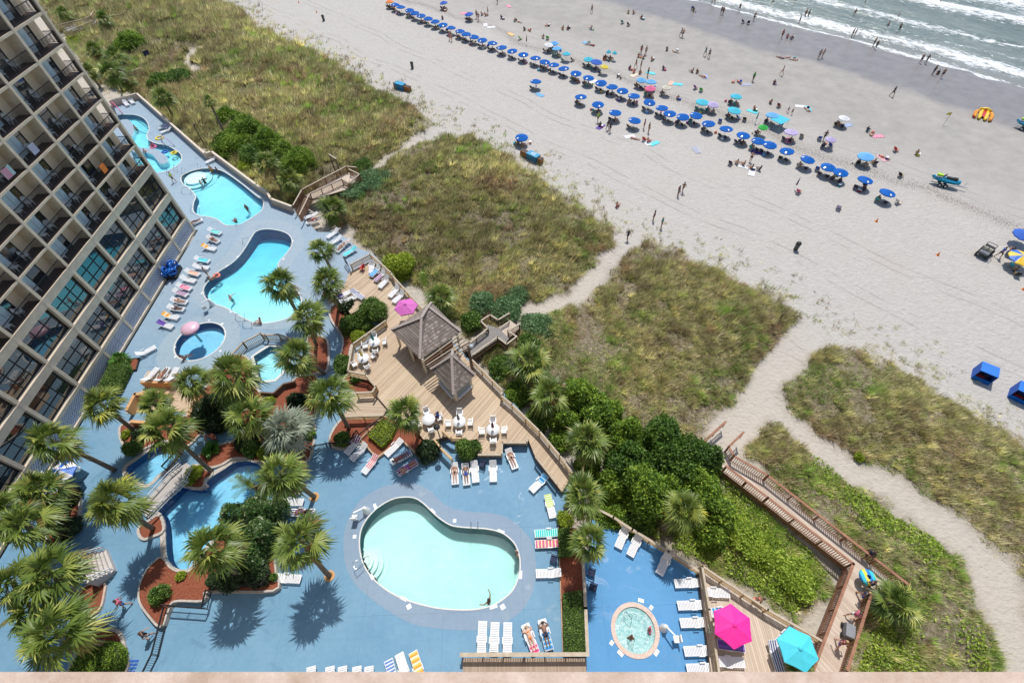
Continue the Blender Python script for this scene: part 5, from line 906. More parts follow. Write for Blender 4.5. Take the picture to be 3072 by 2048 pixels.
for j in range(NBL):
    az = r.uniform(0, 2*math.pi, n); ln = r.uniform(.25, 1.15, n); lx = np.cos(az)*ln+.35; ly = np.sin(az)*ln-.15; bx = X+r.normal(0, .13, n)*sc; by = Y+r.normal(0, .13, n)*sc; w = .03*sc
    V[:, j, 0] = np.stack([bx-np.sin(az)*w, by+np.cos(az)*w, Z], 1); V[:, j, 1] = np.stack([bx+np.sin(az)*w, by-np.cos(az)*w, Z], 1); V[:, j, 2] = np.stack([bx+lx*L*.7*sc, by+ly*L*.7*sc, Z+L*sc*(1.15-ln*.5)], 1)
cc = np.repeat(colr, NBL, 0)*(.85+.3*r.random((n*NBL, 1))); GV, GC = [V.reshape(-1, 3)], [cc]; tone = np.array([1.40, 1.36, 1.22])
k2_ = (r.random(n) < .06*(patch > .45)) & (dd > .5); X, Y, Z, dd, sc, colr = X[k2_], Y[k2_], Z[k2_], dd[k2_], sc[k2_], colr[k2_]*np.array([.98, 1.0, .82]); n = len(X); NBL = 26; V = np.empty((n, NBL, 3, 3)); hh = r.uniform(.55, 1.05, n)
for j in range(NBL):
    az = r.uniform(0, 2*math.pi, n); ln = r.uniform(.2, 1.1, n); w = .035*sc; bx = X+np.cos(az)*.12; by = Y+np.sin(az)*.12
    V[:, j, 0] = np.stack([bx-np.sin(az)*w, by+np.cos(az)*w, Z], 1); V[:, j, 1] = np.stack([bx+np.sin(az)*w, by-np.cos(az)*w, Z], 1); V[:, j, 2] = np.stack([bx+(np.cos(az)*ln+.25)*hh*.75*sc, by+(np.sin(az)*ln-.1)*hh*.75*sc, Z+hh*sc*(1.15-ln*.5)], 1)
GV.append(V.reshape(-1, 3)); GC.append(np.repeat(colr, NBL, 0)*(.8+.45*r.random((n*NBL, 1)))); V = np.concatenate(GV); cc = np.concatenate(GC)*tone
o = link(bpy.data.objects.new('dune_grass', np_mesh('dune_grass', V, np.arange(len(V)).reshape(-1, 3), M['grass'], col=cc))); tag(o, kind='stuff')
def t2(X, Y, dd): return (seg_dist(X, Y, DUNES[5]) > .2) & (vnoise(X, Y, 2, 51) > .12) | ((seg_dist(X, Y, DUNES[4]) > .5) & (vnoise(X, Y, 3, 53)+r.normal(0, .12, len(X)) > .55) & (Y < 19))
X, Y, dd, dist = scatter(4500000, t2); n = len(X); Z = hfun(X, Y, dd)+.12+.25*vnoise(X, Y, .8, 55)*r.random(n); a = r.normal(size=(n, 3)); a /= np.linalg.norm(a, axis=1)[:, None]; c = np.cross(a, r.normal(size=(n, 3))); c /= np.linalg.norm(c, axis=1)[:, None]; s = .12*r.uniform(.6, 1.3, n)[:, None]; P = np.stack([X, Y, Z], 1)
V = np.stack([P-a*s, P+c*s*.5, P+a*s, P-c*s*.5], 1).reshape(-1, 3)
o = link(bpy.data.objects.new('ground_cover', np_mesh('ground_cover', V, np.arange(4*n).reshape(-1, 4), M['cover'], np.clip(r.normal(.5, .22, n)+.5*(vnoise(X, Y, .9, 56)-.5), 0, 1), k=4))); tag(o, kind='stuff'); print('cover', n)
# =============== PEOPLE (a few poses grown once, then shared) ===============
def Jt(pose):
    J = dict(pel=(0, 0, .95), sp=(0, 0, 1.17), ch=(0, 0, 1.36), nk=(0, 0, 1.47), hb=(0, .015, 1.56), ht=(0, .015, 1.68), no=(0, .105, 1.60))
    for s, n in ((1, 'r'), (-1, 'l')):
        J.update({n+'sh': (s*.17, 0, 1.40), n+'el': (s*.25, -.03, 1.14), n+'wr': (s*.27, .07, .92), n+'hd': (s*.27, .10, .86), n+'hp': (s*.09, 0, .90), n+'kn': (s*.10, .03, .50), n+'an': (s*.10, -.02, .08), n+'to': (s*.12, .15, .03)})
    if pose == 'walk':
        for s, n, k in ((1, 'r', 1), (-1, 'l', -1)): J.update({n+'kn': (s*.09, .05+.2*k, .52), n+'an': (s*.09, .30*k-.05, .10), n+'to': (s*.1, .30*k+.12, .04), n+'el': (s*.25, -.14*k-.05, 1.15), n+'wr': (s*.26, -.22*k+.1, .95), n+'hd': (s*.26, -.22*k+.15, .90)})
    if pose in ('sit', 'chair'):
        z = .14 if pose == 'sit' else .30; ks = .38 if pose == 'sit' else .5
        J = {k: (v[0], v[1]-.22*(v[2]-.95), v[2]-.95+z) if v[2] > .9 and k[1:] not in ('kn', 'an', 'to') else v for k, v in J.items()}
        for s, n in ((1, 'r'), (-1, 'l')): J.update({n+'hp': (s*.09, .03, z-.01), n+'kn': (s*.13, .42, z+ks*.6), n+'an': (s*.12, .80, .09), n+'to': (s*.13, .90, .17), n+'el': (s*.27, .02, z+.22), n+'wr': (s*.22, .26, z+.2), n+'hd': (s*.2, .33, z+.2)})
    if pose == 'arms':
        for s, n in ((1, 'r'), (-1, 'l')): J.update({n+'el': (s*.42, .12, 1.36), n+'wr': (s*.55, .30, 1.42), n+'hd': (s*.58, .37, 1.43)})
    if pose == 'back': # lying on the back, head towards +y
        J = {k: (v[0]*1.1, v[2]-.85, .12+v[1]*.7) for k, v in J.items()}
        for s, n in ((1, 'r'), (-1, 'l')): J[n+'el'] = (s*.33, .25, .1); J[n+'wr'] = (s*.22, .05, .2); J[n+'hd'] = (s*.15, .02, .22)
    if pose == 'prone':
        J = {k: (v[0]*1.1, v[2]-.85, .12-v[1]*.5) for k, v in J.items()}
        for s, n in ((1, 'r'), (-1, 'l')): J[n+'el'] = (s*.40, .55, .08); J[n+'wr'] = (s*.18, .78, .08); J[n+'hd'] = (s*.10, .82, .08)
    if pose == 'bend':
        for k in ('sp', 'ch', 'nk', 'hb', 'ht', 'no', 'rsh', 'lsh', 'rel', 'lel', 'rwr', 'lwr', 'rhd', 'lhd'):
            v = J[k]; dz = v[2]-.95; J[k] = (v[0], v[1]+dz*.75, .95+dz*.62)
        for s, n in ((1, 'r'), (-1, 'l')): J[n+'el'] = (s*.22, .35, .88); J[n+'wr'] = (s*.15, .45, .66); J[n+'hd'] = (s*.15, .47, .60)
    return {k: Vector(v) for k, v in J.items()}
RAD = dict(pel=.135, sp=.125, ch=.15, nk=.06, hb=.09, ht=.085, no=.018, sh=.07, el=.048, wr=.033, hd=.036, hp=.1, kn=.064, an=.044, to=.036)
def person_meshes(pose):
    J = Jt(pose); names = list(J); E = [('pel', 'sp'), ('sp', 'ch'), ('ch', 'nk'), ('nk', 'hb'), ('hb', 'ht'), ('hb', 'no')]
    for n in 'rl': E += [('ch', n+'sh'), (n+'sh', n+'el'), (n+'el', n+'wr'), (n+'wr', n+'hd'), ('pel', n+'hp'), (n+'hp', n+'kn'), (n+'kn', n+'an'), (n+'an', n+'to')]
    vs = [J[n] for n in names]; rr = [RAD.get(n) or RAD[n[1:]] for n in names]; ed = [(names.index(a), names.index(b)) for a, b in E]
    for n in 'rl':
        h = J[n+'hd']; d = (h-J[n+'wr']).normalized(); sd = d.cross(Vector((0, 0, 1)) if abs(d.z) < .8 else Vector((1, 0, 0))).normalized(); hi = names.index(n+'hd')
        for q, (o_, l_) in enumerate(((-.028, .075), (-.010, .09), (.010, .085), (.028, .07), (.045, .03))):
            b0 = len(vs); vs += [h+sd*o_+d*(.03 if q < 4 else 0), h+sd*(o_*1.25)+d*l_-Vector((0, 0, .012))]; rr += [.009, .008]; ed += [(hi, b0), (b0, b0+1)]
    me = bpy.data.meshes.new('sk'); me.from_pydata([tuple(v) for v in vs], ed, []); ob = link(bpy.data.objects.new('sk', me)); md = ob.modifiers.new('s', 'SKIN'); md.use_smooth_shade = True
    for i, r_ in enumerate(rr): me.skin_vertices[0].data[i].radius = (r_, r_)
    for sv in me.skin_vertices[0].data: sv.use_root = False
    me.skin_vertices[0].data[names.index('pel')].use_root = True
    sb = ob.modifiers.new('u', 'SUBSURF'); sb.levels = 1; dg = bpy.context.evaluated_depsgraph_get(); body = bpy.data.meshes.new_from_object(ob.evaluated_get(dg)); bpy.data.objects.remove(ob); body.name = 'body'
    L = lambda a, b, f: J[a].lerp(J[b], f)
    hair = MB(); fr_ = (J['no']-J['hb']).normalized(); c = L('hb', 'ht', .75)-fr_*.018; up = (J['ht']-J['hb']).normalized(); hair.tube([c-up*.07-fr_*.03, c-up*.03-fr_*.015, c+up*.03, c+up*.075, c+up*.098], [.07, .1, .101, .075, .02], 10)
    sh = MB(); sh.tube([L('pel', 'sp', .45), J['pel'], L('pel', 'rhp', .2)-(J['sp']-J['pel'])*.25], [.137, .148, .13], 10)
    for n in 'rl': sh.tube([J[n+'hp'], L(n+'hp', n+'kn', .5)], [.112, .095], 8)
    st = MB(); st.tube([J['pel'], J['sp'], J['ch'], L('ch', 'nk', .6)], [.15, .14, .16, .09], 10)
    for n in 'rl': st.tube([L('ch', n+'sh', .6), J[n+'sh'], L(n+'sh', n+'el', .55)], [.09, .082, .065], 8)
    bt = MB(); bt.tube([L('sp', 'ch', .55), L('sp', 'ch', .95)], [.135, .148], 10)
    bk = MB(); bk.tube([L('pel', 'sp', .15), L('pel', 'sp', -.5)], [.138, .135], 10)
    out = {'body': body}
    for k, m_ in (('hair', hair), ('shorts', sh), ('shirt', st), ('bikini_top', bt), ('bikini_bottom', bk)): o = m_.build(k, M['white']); out[k] = o.data; bpy.data.objects.remove(o)
    return out
SKIN = [mat('light_skin', (.55, .33, .24), .55, .04), mat('tanned_skin', (.42, .23, .15), .55, .04), mat('brown_skin', (.20, .10, .06), .55, .04)]
HAIR = [mat('dark_hair', (.02, .014, .01), .6), mat('brown_hair', (.08, .045, .025), .6), mat('blond_hair', (.36, .25, .12), .6), mat('grey_hair', (.35, .34, .33), .6)]
CL = {n: mat(n+'_cloth', c, .8, .08, 6) for n, c in dict(navy=(.015, .025, .07), black=(.015, .015, .018), red=(.5, .03, .03), pink=(.65, .13, .25), white=(.7, .7, .7), teal=(.02, .25, .27), blue=(.02, .10, .45), lime=(.35, .6, .04), green=(.03, .42, .06), grey=(.22, .23, .25), orange=(.7, .2, .03), purple=(.17, .06, .28), yellow=(.7, .55, .06), lavender=(.45, .38, .6), turq=(.05, .45, .58), lightblue=(.12, .38, .7), maroon=(.18, .02, .04), cream=(.6, .56, .45), coral=(.7, .22, .16)).items()}
PMS = {}; prng = random.Random(3)
def setm(o, m): o.material_slots[0].link = 'OBJECT'; o.material_slots[0].material = m
def person(pose, loc, rz, label, top=None, bot=None, skin=None, hair=None, group=None, scale=1.):
    if pose not in PMS:
        PMS[pose] = person_meshes(pose); PMS[pose]['body'].materials.clear(); PMS[pose]['body'].materials.append(SKIN[0])
    P = PMS[pose]; skin = prng.randrange(3) if skin is None else skin; hair = prng.randrange(3) if hair is None else hair
    b = link(bpy.data.objects.new('person', P['body'])); b.location = loc; b.rotation_euler = (0, 0, rz); b.scale = (scale,)*3; tag(b, label, 'person', group); setm(b, SKIN[skin])
    parts = [('hair', HAIR[hair])]; bot = bot or prng.choice(list(CL)); parts.append(('bikini_bottom' if top == 'bikini' else 'shorts', CL[bot]))
    if top == 'bikini': parts.append(('bikini_top', CL[bot]))
    elif top: parts.append(('shirt', CL[top]))
    for k, m_ in parts: o = link(bpy.data.objects.new(k, P[k])); o.parent = b; setm(o, m_)
    return b
# =============== FURNITURE ===============
def lounger_proto(mt='white', back=38):
    t = thing('sun_lounger', 'x', 'sun lounger'); W = .66; f = MB()
    for s in (-1, 1): f.box((s*(W/2-.03), -.32, .30), (.05, 1.32, .07))
    f.box((0, -.97, .30), (W, .05, .07)); f.box((0, .32, .30), (W, .05, .07)); f.build('frame', M[mt], t)
    s_ = MB(); 
    for i in range(12): s_.box((0, -.92+i*.112, .345), (W-.02, .085, .025))
    s_.build('seat_slats', M['white_vinyl'] if mt == 'white' else M[mt], t)
    b = MB()
    for s in (-1, 1): b.box((s*(W/2-.03), .33, 0), (.045, .66, .05))
    for i in range(6): b.box((0, .07+i*.112, .02), (W-.02, .085, .025))
    b.box((0, .665, .01), (W-.1, .07, .06)); o = b.build('backrest', M[mt], t); o.location = (0, .33, .33); o.rotation_euler = (math.radians(back), 0, 0)
    for x in (-1, 1):
        for y in (-.8, .2): q = MB().box((0, 0, -.14), (.05, .06, .28)).build('leg', M[mt], t); q.location = (x*(W/2-.03), y, .28)
        a = MB().box((0, 0, 0), (.06, .42, .04)).box((0, -.17, -.09), (.04, .04, .17)).build('armrest', M[mt], t); a.location = (x*(W/2+.02), .18, .53)
    return t
LP = {}
def lounger(head, foot, label, group='white loungers on the pool decks', z=0., mt='white', back=38):
    h, f = at(*head, z+.35), at(*foot, z+.35); c = (h+f)/2; c.z = z; rz = math.atan2(h.y-f.y, h.x-f.x)-math.pi/2; key = (mt, back)
    if key not in LP: LP[key] = o = lounger_proto(mt, back); o.location = c; o.rotation_euler = (0, 0, rz); o['label'] = label; o['group'] = group
    else: o = dup(LP[key], c, rz, label, group)
    return o, c, rz, back
def stripes(name, cols, w=.12, ax=0, rough=.9):
    m, t, b = newmat(name); v = coords(t); sx = t.nodes.new('ShaderNodeSeparateXYZ'); t.links.new(v, sx.inputs[0]); n_ = len(cols)
    wv = math_(t, 'ADD', sx.outputs[ax], math_(t, 'MULTIPLY', noise(t, v, 3, 2), .04)); f = math_(t, 'FRACT', math_(t, 'DIVIDE', wv, w*n_)); r_ = t.nodes.new('ShaderNodeValToRGB'); r_.color_ramp.interpolation = 'CONSTANT'; t.links.new(f, r_.inputs[0])
    while len(r_.color_ramp.elements) < n_: r_.color_ramp.elements.new(.5)
    for i, (e, c) in enumerate(zip(r_.color_ramp.elements, cols)): e.position = i/n_; e.color = (*c, 1)
    t.links.new(r_.outputs[0], b.inputs['Base Color']); b.inputs['Roughness'].default_value = rough; return m
TW = dict(blue=stripes('blue_towel', [(.03, .2, .55), (.05, .35, .65), (.4, .6, .7)], .1, 1), redstripe=stripes('red_striped_towel', [(.6, .03, .06), (.75, .7, .7)], .09), magenta=stripes('maroon_striped_towel', [(.25, .02, .09), (.75, .72, .72), (.12, .08, .3)], .08), teal=stripes('teal_zigzag_towel', [(.02, .45, .42), (.05, .6, .55), (.5, .75, .7)], .06, 1), chev=stripes('orange_pink_chevron_towel', [(.7, .1, .12), (.75, .7, .65), (.75, .3, .05), (.4, .12, .35)], .07, 1), green=stripes('lime_white_towel', [(.45, .65, .12), (.7, .75, .6)], .09, 1), orange=stripes('orange_floral_towel', [(.75, .3, .05), (.75, .68, .5), (.8, .45, .1)], .13, 1), white=stripes('white_towel', [(.72, .72, .72), (.66, .66, .68)], .3), purple=stripes('purple_towel', [(.1, .05, .28), (.16, .1, .4)], .2), hotpink=stripes('hot_pink_towel', [(.7, .05, .2), (.75, .5, .55)], .15, 1), floral=stripes('blue_floral_towel', [(.05, .12, .4), (.7, .7, .72), (.2, .35, .6)], .07, 1), navystripe=stripes('navy_white_towel', [(.02, .05, .2), (.7, .7, .72)], .08), turq=stripes('turquoise_towel', [(.05, .5, .6), (.2, .65, .7)], .2), salmon=stripes('salmon_towel', [(.65, .35, .25), (.7, .5, .42)], .2), cream=stripes('cream_towel', [(.7, .62, .5), (.65, .55, .4)], .2))
def towel_on(L, mt, label, f0=0., f1=1.):
    o, c, rz, back = L; mb = MB(); W = .30; pr = []; ba = math.radians(back); T_ = 1.95
    for i in range(13):
        s = -.95+(f0+(f1-f0)*i/12)*T_
        pr.append((s, .372) if s < .33 else (.33+(s-.33)*math.cos(ba), .372+(s-.33)*math.sin(ba)))
    vs = []; fs = []
    for y, z in pr: vs += [(-W, y, z-.03), (-W*.95, y, z+.012), (W*.95, y, z+.012), (W, y, z-.03)]
    for i in range(12):
        for k in range(3): fs.append((i*4+k, i*4+k+1, i*4+k+5, i*4+k+4))
    mb.add(vs, fs); t = mb.build('beach_towel', TW[mt]); t.location = c; t.rotation_euler = (0, 0, rz); tag(t, label, 'towel'); return t
_lab = {}
G1 = 'white loungers on the pool decks'
import re
def re_t(l): l = l.replace('white pool lounger ', ''); l = re.sub(r'(with|under) (a|an|the) [a-z ]*?(towel|lounger)( end)? ?', '', l); return l.strip()
def cap16(s): w = s.replace('-', ' ').split(); return s if len(w) <= 16 else ' '.join(s.split()[:15])
def LG(head, foot, label, z=0., towel=None, tl=None, f=(0, 1), who=None, **k):
    L = lounger(head, foot, label, G1, z, **k)
    if towel: towel_on(L, towel, tl or cap16(TW[towel].name.replace('_', ' ')+' on the one '+re_t(label)), *f)
    if who: # pose, top, bottom, label
        o, c, rz, back = L; person(who[0], c+Vector((0, 0, .33)), rz, who[3], who[1], who[2])
    return L
wl_ = 'white pool lounger '
LG(('J', 1555, 1360), ('J', 1565, 1135), wl_+'leftmost of the three lined up above the wide topped railing', back=0)
LG(('J', 1640, 1362), ('J', 1650, 1150), wl_+'in the middle of the three above the wide topped railing', back=0)
LG(('J', 1733, 1360), ('J', 1737, 1155), wl_+'rightmost of the three above the wide topped railing', back=0)
LG(('K', 95, 1178), ('K', 160, 1350), wl_+'with a sunbather and a hot pink towel end', back=0, towel='hotpink', f=(0, .3), who=('prone', 'bikini', 'orange', 'person lying on a lounger with a hot pink towel near the mulch strip'))
LG(('K', 208, 1142), ('K', 256, 1330), wl_+'with a sunbather on a blue floral towel', back=0, towel='blue', f=(0, .55), who=('prone', None, 'navy', 'person with a bare back lying on a blue towelled lounger'))
for i, (x0, x1, y, w) in enumerate([(1130, 1290, 878, 'topmost'), (1148, 1318, 1030, 'second from the top'), (1165, 1340, 1150, 'middle'), (1190, 1375, 1345, 'second from the bottom'), (1210, 1395, 1468, 'lowest')]):
    LG(('K', x1, y-3), ('K', x0, y+3), wl_+w+' of the five facing the hot tub', z=-.5, back=6)
for x0, y0, x1, y1, w in ((790, 488, 733, 632, 'left'), (880, 542, 815, 688, 'middle'), (1082, 668, 1018, 812, 'right')): LG(('K', x0, y0), ('K', x1, y1), wl_+'with a grey shaded back, %s one of three by the wooden fence' % w, z=-.5, back=48)
LG(('K', 303, 532), ('K', 175, 537), wl_+'under a teal zigzag towel right of the main pool', towel='teal', back=10)
LG(('K', 312, 604), ('K', 175, 610), wl_+'under an orange and pink chevron towel right of the main pool', towel='chev', back=10)
LG(('K', 322, 808), ('K', 182, 812), wl_+'alone beside the bare part of the mulch strip', back=20)
LG(('K', 240, 138), ('K', 132, 242), wl_+'with a blue towel by the end of the wooden walkway', towel='blue', f=(.55, 1), back=30)
LG(('K', 243, 268), ('K', 285, 432), wl_+'with a lime towel beside the round palm', towel='green', f=(.45, 1), back=15)
LG(('K', -28, -40), ('K', 22, 85), wl_+'in the corner below the deck with a sunbather', back=30, who=('back', 'bikini', 'black', 'person sunbathing on the lounger in the deck corner by the walkway'))
LG(('J', 1368, 45), ('J', 1375, 205), wl_+'left one of the sunbathing couple below the deck', back=25, who=('back', 'bikini', 'navy', 'person in a bikini on the left lounger of the couple below the deck'))
LG(('J', 1442, 48), ('J', 1455, 212), wl_+'right one of the sunbathing couple below the deck', back=25, who=('back', None, 'blue', 'person in blue trunks on the right lounger of the couple'))
LG(('J', 1503, 35), ('J', 1517, 188), wl_+'empty, next to the couple below the deck', back=32)
LG(('J', 1635, 28), ('J', 1637, 185), wl_+'empty with a shaded back by the blue folding chair', back=48)
LG(('F', 712, 1448), ('F', 628, 1545), wl_+'leftmost by the black picket railing below the hedge', back=35, towel='magenta', f=(.6, 1), tl='small dark striped towel on the lounger by the black railing')
LG(('F', 757, 1500), ('F', 665, 1585), wl_+'second from the black picket railing below the hedge', back=35)
LG(('J', 838, 0), ('J', 742, 118), wl_+'with a red striped towel below the hedge bed', back=35, towel='redstripe', f=(.3, 1))
LG(('F', 1000, 1465), ('F', 900, 1560), wl_+'against the tan edge of the hedge bed', back=15)
LG(('J', 945, 45), ('J', 1060, -20), wl_+'with a sunbather and floral towel left of the deck stair', back=10, towel='floral', f=(0, .6), who=('prone', 'bikini', 'pink', 'person lying on a floral towel with brown hair to the left'))
LG(('J', 985, 125), ('J', 1105, 42), wl_+'with a sunbather on a maroon striped towel', back=10, towel='magenta', who=('prone', None, 'purple', 'person curled on the maroon striped towel lounger'))
for x, w in ((378, 'first'), (508, 'second'), (594, 'third'), (694, 'fourth'), (777, 'fifth')): LG(('J', x-3, 1675), ('J', x+2, 1462), wl_+'cut by the bottom parapet, %s from the left' % w, back=0)
LG(('J', 965, 1605), ('J', 915, 1420), wl_+'with a blue floral towel at the bottom parapet', back=0, towel='floral'); LG(('J', 1045, 1560), ('J', 988, 1372), wl_+'with a pale patterned towel at the bottom parapet', back=0, towel='white'); LG(('J', 1150, 1560), ('J', 1080, 1348), wl_+'with an orange floral towel at the bottom parapet', back=0, towel='orange')
LG(('J', 168, 240), ('J', 297, 240), wl_+'half hidden under the leaning palm', back=20); LG(('J', 172, 165), ('J', 290, 160), wl_+'almost hidden by the leaning palm crown', back=20); LG(('J', 195, 320), ('J', 300, 320), wl_+'beside the round hole palm with a bag', back=20)
LG(('J', 245, 395), ('J', 403, 390), wl_+'with a navy striped towel beside the oleander', back=15, towel='navystripe', who=('back', 'bikini', 'purple', 'person lying on a navy striped lounger beside the oleander'))
LG(('J', 140, 842), ('J', 308, 850), wl_+'in front of the dark bush railing corner', back=10)
zd = .7
LG(('F', 800, 238), ('F', 793, 305), wl_+'turned towards the deck railing corner', z=zd, back=50)
LG(('F', 862, 265), ('F', 788, 332), wl_+'with a light blue towel on the upper wooden deck', z=zd, back=45, towel='blue', f=(0, .6)); LG(('F', 898, 295), ('F', 815, 368), wl_+'with a maroon striped towel on the upper wooden deck', z=zd, back=45, towel='magenta', f=(0, .6)); LG(('F', 920, 335), ('F', 848, 412), wl_+'plain one nearest the railing bend on the upper deck', z=zd, back=50)
LG(('F', 992, 400), ('F', 918, 475), wl_+'left of the pair above the violet parasol', z=zd, back=48); LG(('F', 1026, 440), ('F', 945, 512), wl_+'right of the pair above the violet parasol', z=zd, back=48)
LG(('F', 555, 485), ('F', 640, 442), wl_+'by the palm at the left edge of the wooden deck', z=zd, back=20, towel='purple', f=(.5, .8)); LG(('F', 580, 520), ('F', 690, 470), wl_+'lowest at the left edge of the wooden deck', z=zd, back=25); LG(('F', 668, 440), ('F', 730, 480), wl_+'with a pale blue striped towel above the loose shrub', z=zd, back=30, towel='navystripe')
LG(('F', 590, 65), ('F', 505, 112), wl_+'uppermost by the low wooden border wall', back=25); LG(('F', 655, 85), ('F', 565, 140), wl_+'with a sitter beside the low wooden border wall', back=30, who=('back', None, 'navy', 'person on a lounger by the wooden border wall')); LG(('F', 690, 140), ('F', 605, 190), wl_+'under a turquoise towel at the deck entrance', back=25, towel='turq')
LG(('F', 620, 105), ('F', 560, 160), wl_+'with a second sitter next to the turquoise towel', back=30, who=('back', 'bikini', 'teal', 'person on the lounger next to the turquoise towel')); LG(('F', 560, 20), ('F', 500, 60), wl_+'shaded by the low palm near the brown stair', back=30)
LG(('B', 420, 1470), ('B', 335, 1500), wl_+'closest to the brown stair', back=10); LG(('B', 445, 1500), ('B', 345, 1535), wl_+'below the one closest to the brown stair with a sunbather', back=10, who=('back', None, 'red', 'person sunbathing near the brown stair'))
LG(('K', 1345, 940), ('K', 1475, 948), wl_+'top one on the sun deck by the pale railing', z=.1, back=20); LG(('K', 1375, 1085), ('K', 1530, 1070), wl_+'with a pale blue towel behind the hot pink parasol', z=.1, back=20, towel='blue', f=(0, .9)); LG(('K', 1395, 1200), ('K', 1500, 1200), wl_+'with a lime towel under the hot pink parasol', z=.1, back=20, towel='green')
LG(('K', 1432, 1300), ('K', 1585, 1318), wl_+'in the shadow of the hot pink parasol with a purple towel', z=.1, back=20, towel='purple'); LG(('K', 1440, 1420), ('K', 1575, 1425), wl_+'lowest on the sun deck by the pale railing', z=.1, back=20); LG(('L', 25, 1290), ('L', 85, 1480), wl_+'with a blue and white towel beside the turquoise parasol', z=.1, back=20, towel='navystripe'); LG(('L', 150, 1215), ('L', 80, 1290), wl_+'behind the turquoise parasol on the sun deck', z=.1, back=35, towel='redstripe', f=(.2, .6))
EL = [((1415, 12), (1545, 45), 'teal', 'first'), ((1415, 62), (1523, 105), None, 'second'), ((1380, 125), (1500, 152), 'orange', 'third'), ((1335, 215), (1452, 232), 'turq', 'fourth'), ((1325, 268), (1448, 275), None, 'fifth'), ((1272, 298), (1383, 325), 'salmon', 'sixth'), ((1238, 345), (1358, 370), None, 'seventh'), ((1212, 395), (1328, 425), 'hotpink', 'eighth'), ((1188, 432), (1302, 468), 'magenta', 'ninth'), ((1172, 498), (1300, 515), None, 'tenth'), ((1148, 550), (1280, 562), None, 'eleventh'), ((1112, 598), (1243, 622), 'orange', 'twelfth'), ((1075, 648), (1208, 690), 'purple', 'thirteenth')]
for a, b, tw, w in EL:
    who = {'second': ('back', None, 'black'), 'tenth': ('back', 'bikini', 'black'), 'eleventh': ('back', 'white', 'navy')}.get(w)
    LG(('E',)+a, ('E',)+b, wl_+w+' from the far end of the row along the hotel', back=40, towel=tw, f=(.55, 1) if tw in ('orange', 'purple') else (.1, .75), who=who+('person resting on the %s lounger of the row along the hotel' % w,) if who else None)
LG(('E', 945, 885), ('E', 1065, 820), wl_+'standing alone between hotel hedge and mushroom pool', back=40)
for a, b, w in (((1010, 1045), (1065, 985), 'left'), ((1100, 1045), (1143, 982), 'middle'), ((1168, 1045), (1205, 985), 'right')): LG(('E',)+a, ('E',)+b, wl_+w+' of three on the orange brown ledge', z=.88, back=30, who=('back', 'bikini', 'coral', 'person sunbathing on the ledge between two loungers') if w == 'middle' else None)
LG(('A', 848, 690), ('A', 888, 735), wl_+'left of the pair in the farthest pool corner', back=40); LG(('A', 888, 675), ('A', 925, 720), wl_+'right of the pair in the farthest pool corner', back=40)
LG(('A', 1165, 870), ('A', 1098, 880), wl_+'against the garden wall with a dark towel', back=30, towel='purple', f=(.4, 1)); LG(('A', 1178, 885), ('A', 1118, 908), wl_+'against the garden wall, nearer one of two', back=30); LG(('A', 1488, 1085), ('A', 1425, 1115), wl_+'at the bend of the garden wall', back=30)
LG(('A', 1320, 1540), ('A', 1365, 1520), wl_+'behind the hotel corner with a sitter', back=30, who=('back', None, 'navy', 'person on the lounger at the hotel corner'))
# ---- chairs and round tables on the kiosk deck
def armchair(mt=None):
    t = thing('patio_chair', 'x', 'chair'); mt = mt or M['white']
    MB().box((0, 0, .38), (.5, .48, .05)).build('seat', mt, t); b = MB()
    for i in range(5): b.box((-.2+i*.1, -.26, .66), (.08, .04, .56))
    b.box((0, -.27, .93), (.5, .05, .08)); b.build('backrest', mt, t)
    for x in (-1, 1):
        MB().box((x*.27, 0, .58), (.06, .5, .04)).build('armrest', mt, t)
        for y in (-1, 1): MB().box((x*.23, y*.2, .18), (.05, .05, .36)).build('leg', mt, t)
    return t
AC = armchair(); AC_used = []
def chair_at(loc, rz, label, group):
    if not AC_used: AC.location = loc; AC.rotation_euler = (0, 0, rz); AC['label'] = label; AC['group'] = group; AC_used.append(1); return AC
    return dup(AC, loc, rz, label, group)
def parasol_closed(loc, mt, label):
    t = thing('closed_parasol', label, 'parasol', loc); MB().tube([(0, 0, .0), (0, 0, 2.2)], .025, 6).build('pole', M['white'], t); MB().lathe((0, 0, 0), [(.03, 1.15), (.14, 1.2), (.12, 1.6), (.07, 2.05), (.02, 2.25)], 8).build('folded_canopy', mt, t)
for (x, y), nm, mt, rot in (((220, 226), 'with the closed teal parasol', 'teal', .2), ((160, 312), 'with the closed yellow parasol', 'yellow', .5), ((512, 640), 'half under the hedge palm', None, .3), ((676, 652), 'with the closed grey parasol', 'grey', .0), ((858, 694), 'with the closed maroon parasol', 'maroon', .0)):
    p = at('Z', x, y, zd+.72); p.z = zd; t = thing('round_table', 'round white patio table '+nm, 'table', p, 0, 'round tables on the kiosk deck'); MB().lathe((0, 0, 0), [(0, .70), (.62, .70), (.62, .74), (0, .745)], 24).build('tabletop', M['white'], t); MB().tube([(0, 0, .02), (0, 0, .7)], .04, 8).build('pedestal', M['white'], t)
    if mt: parasol_closed(p+Vector((0, 0, .0)), CL[mt], 'closed %s parasol standing through the round white table' % mt)
    for i in range(4): a = rot+i*math.pi/2+math.pi/4*(nm[-4:] != 'palm'); a = rot+i*math.pi/2; chair_at(p+Vector((math.cos(a)*1.02, math.sin(a)*1.02, 0)), a+math.pi/2, 'white patio armchair, %s side of the table %s' % (('right', 'far', 'left', 'near')[i], nm), 'white armchairs round the deck tables')
person('chair', at('Z', 560, 628, zd+.3)*1-Vector((0, 0, .25)), 2.2, 'person in a blue shirt seated at the round table by the palm', 'blue', 'navy')
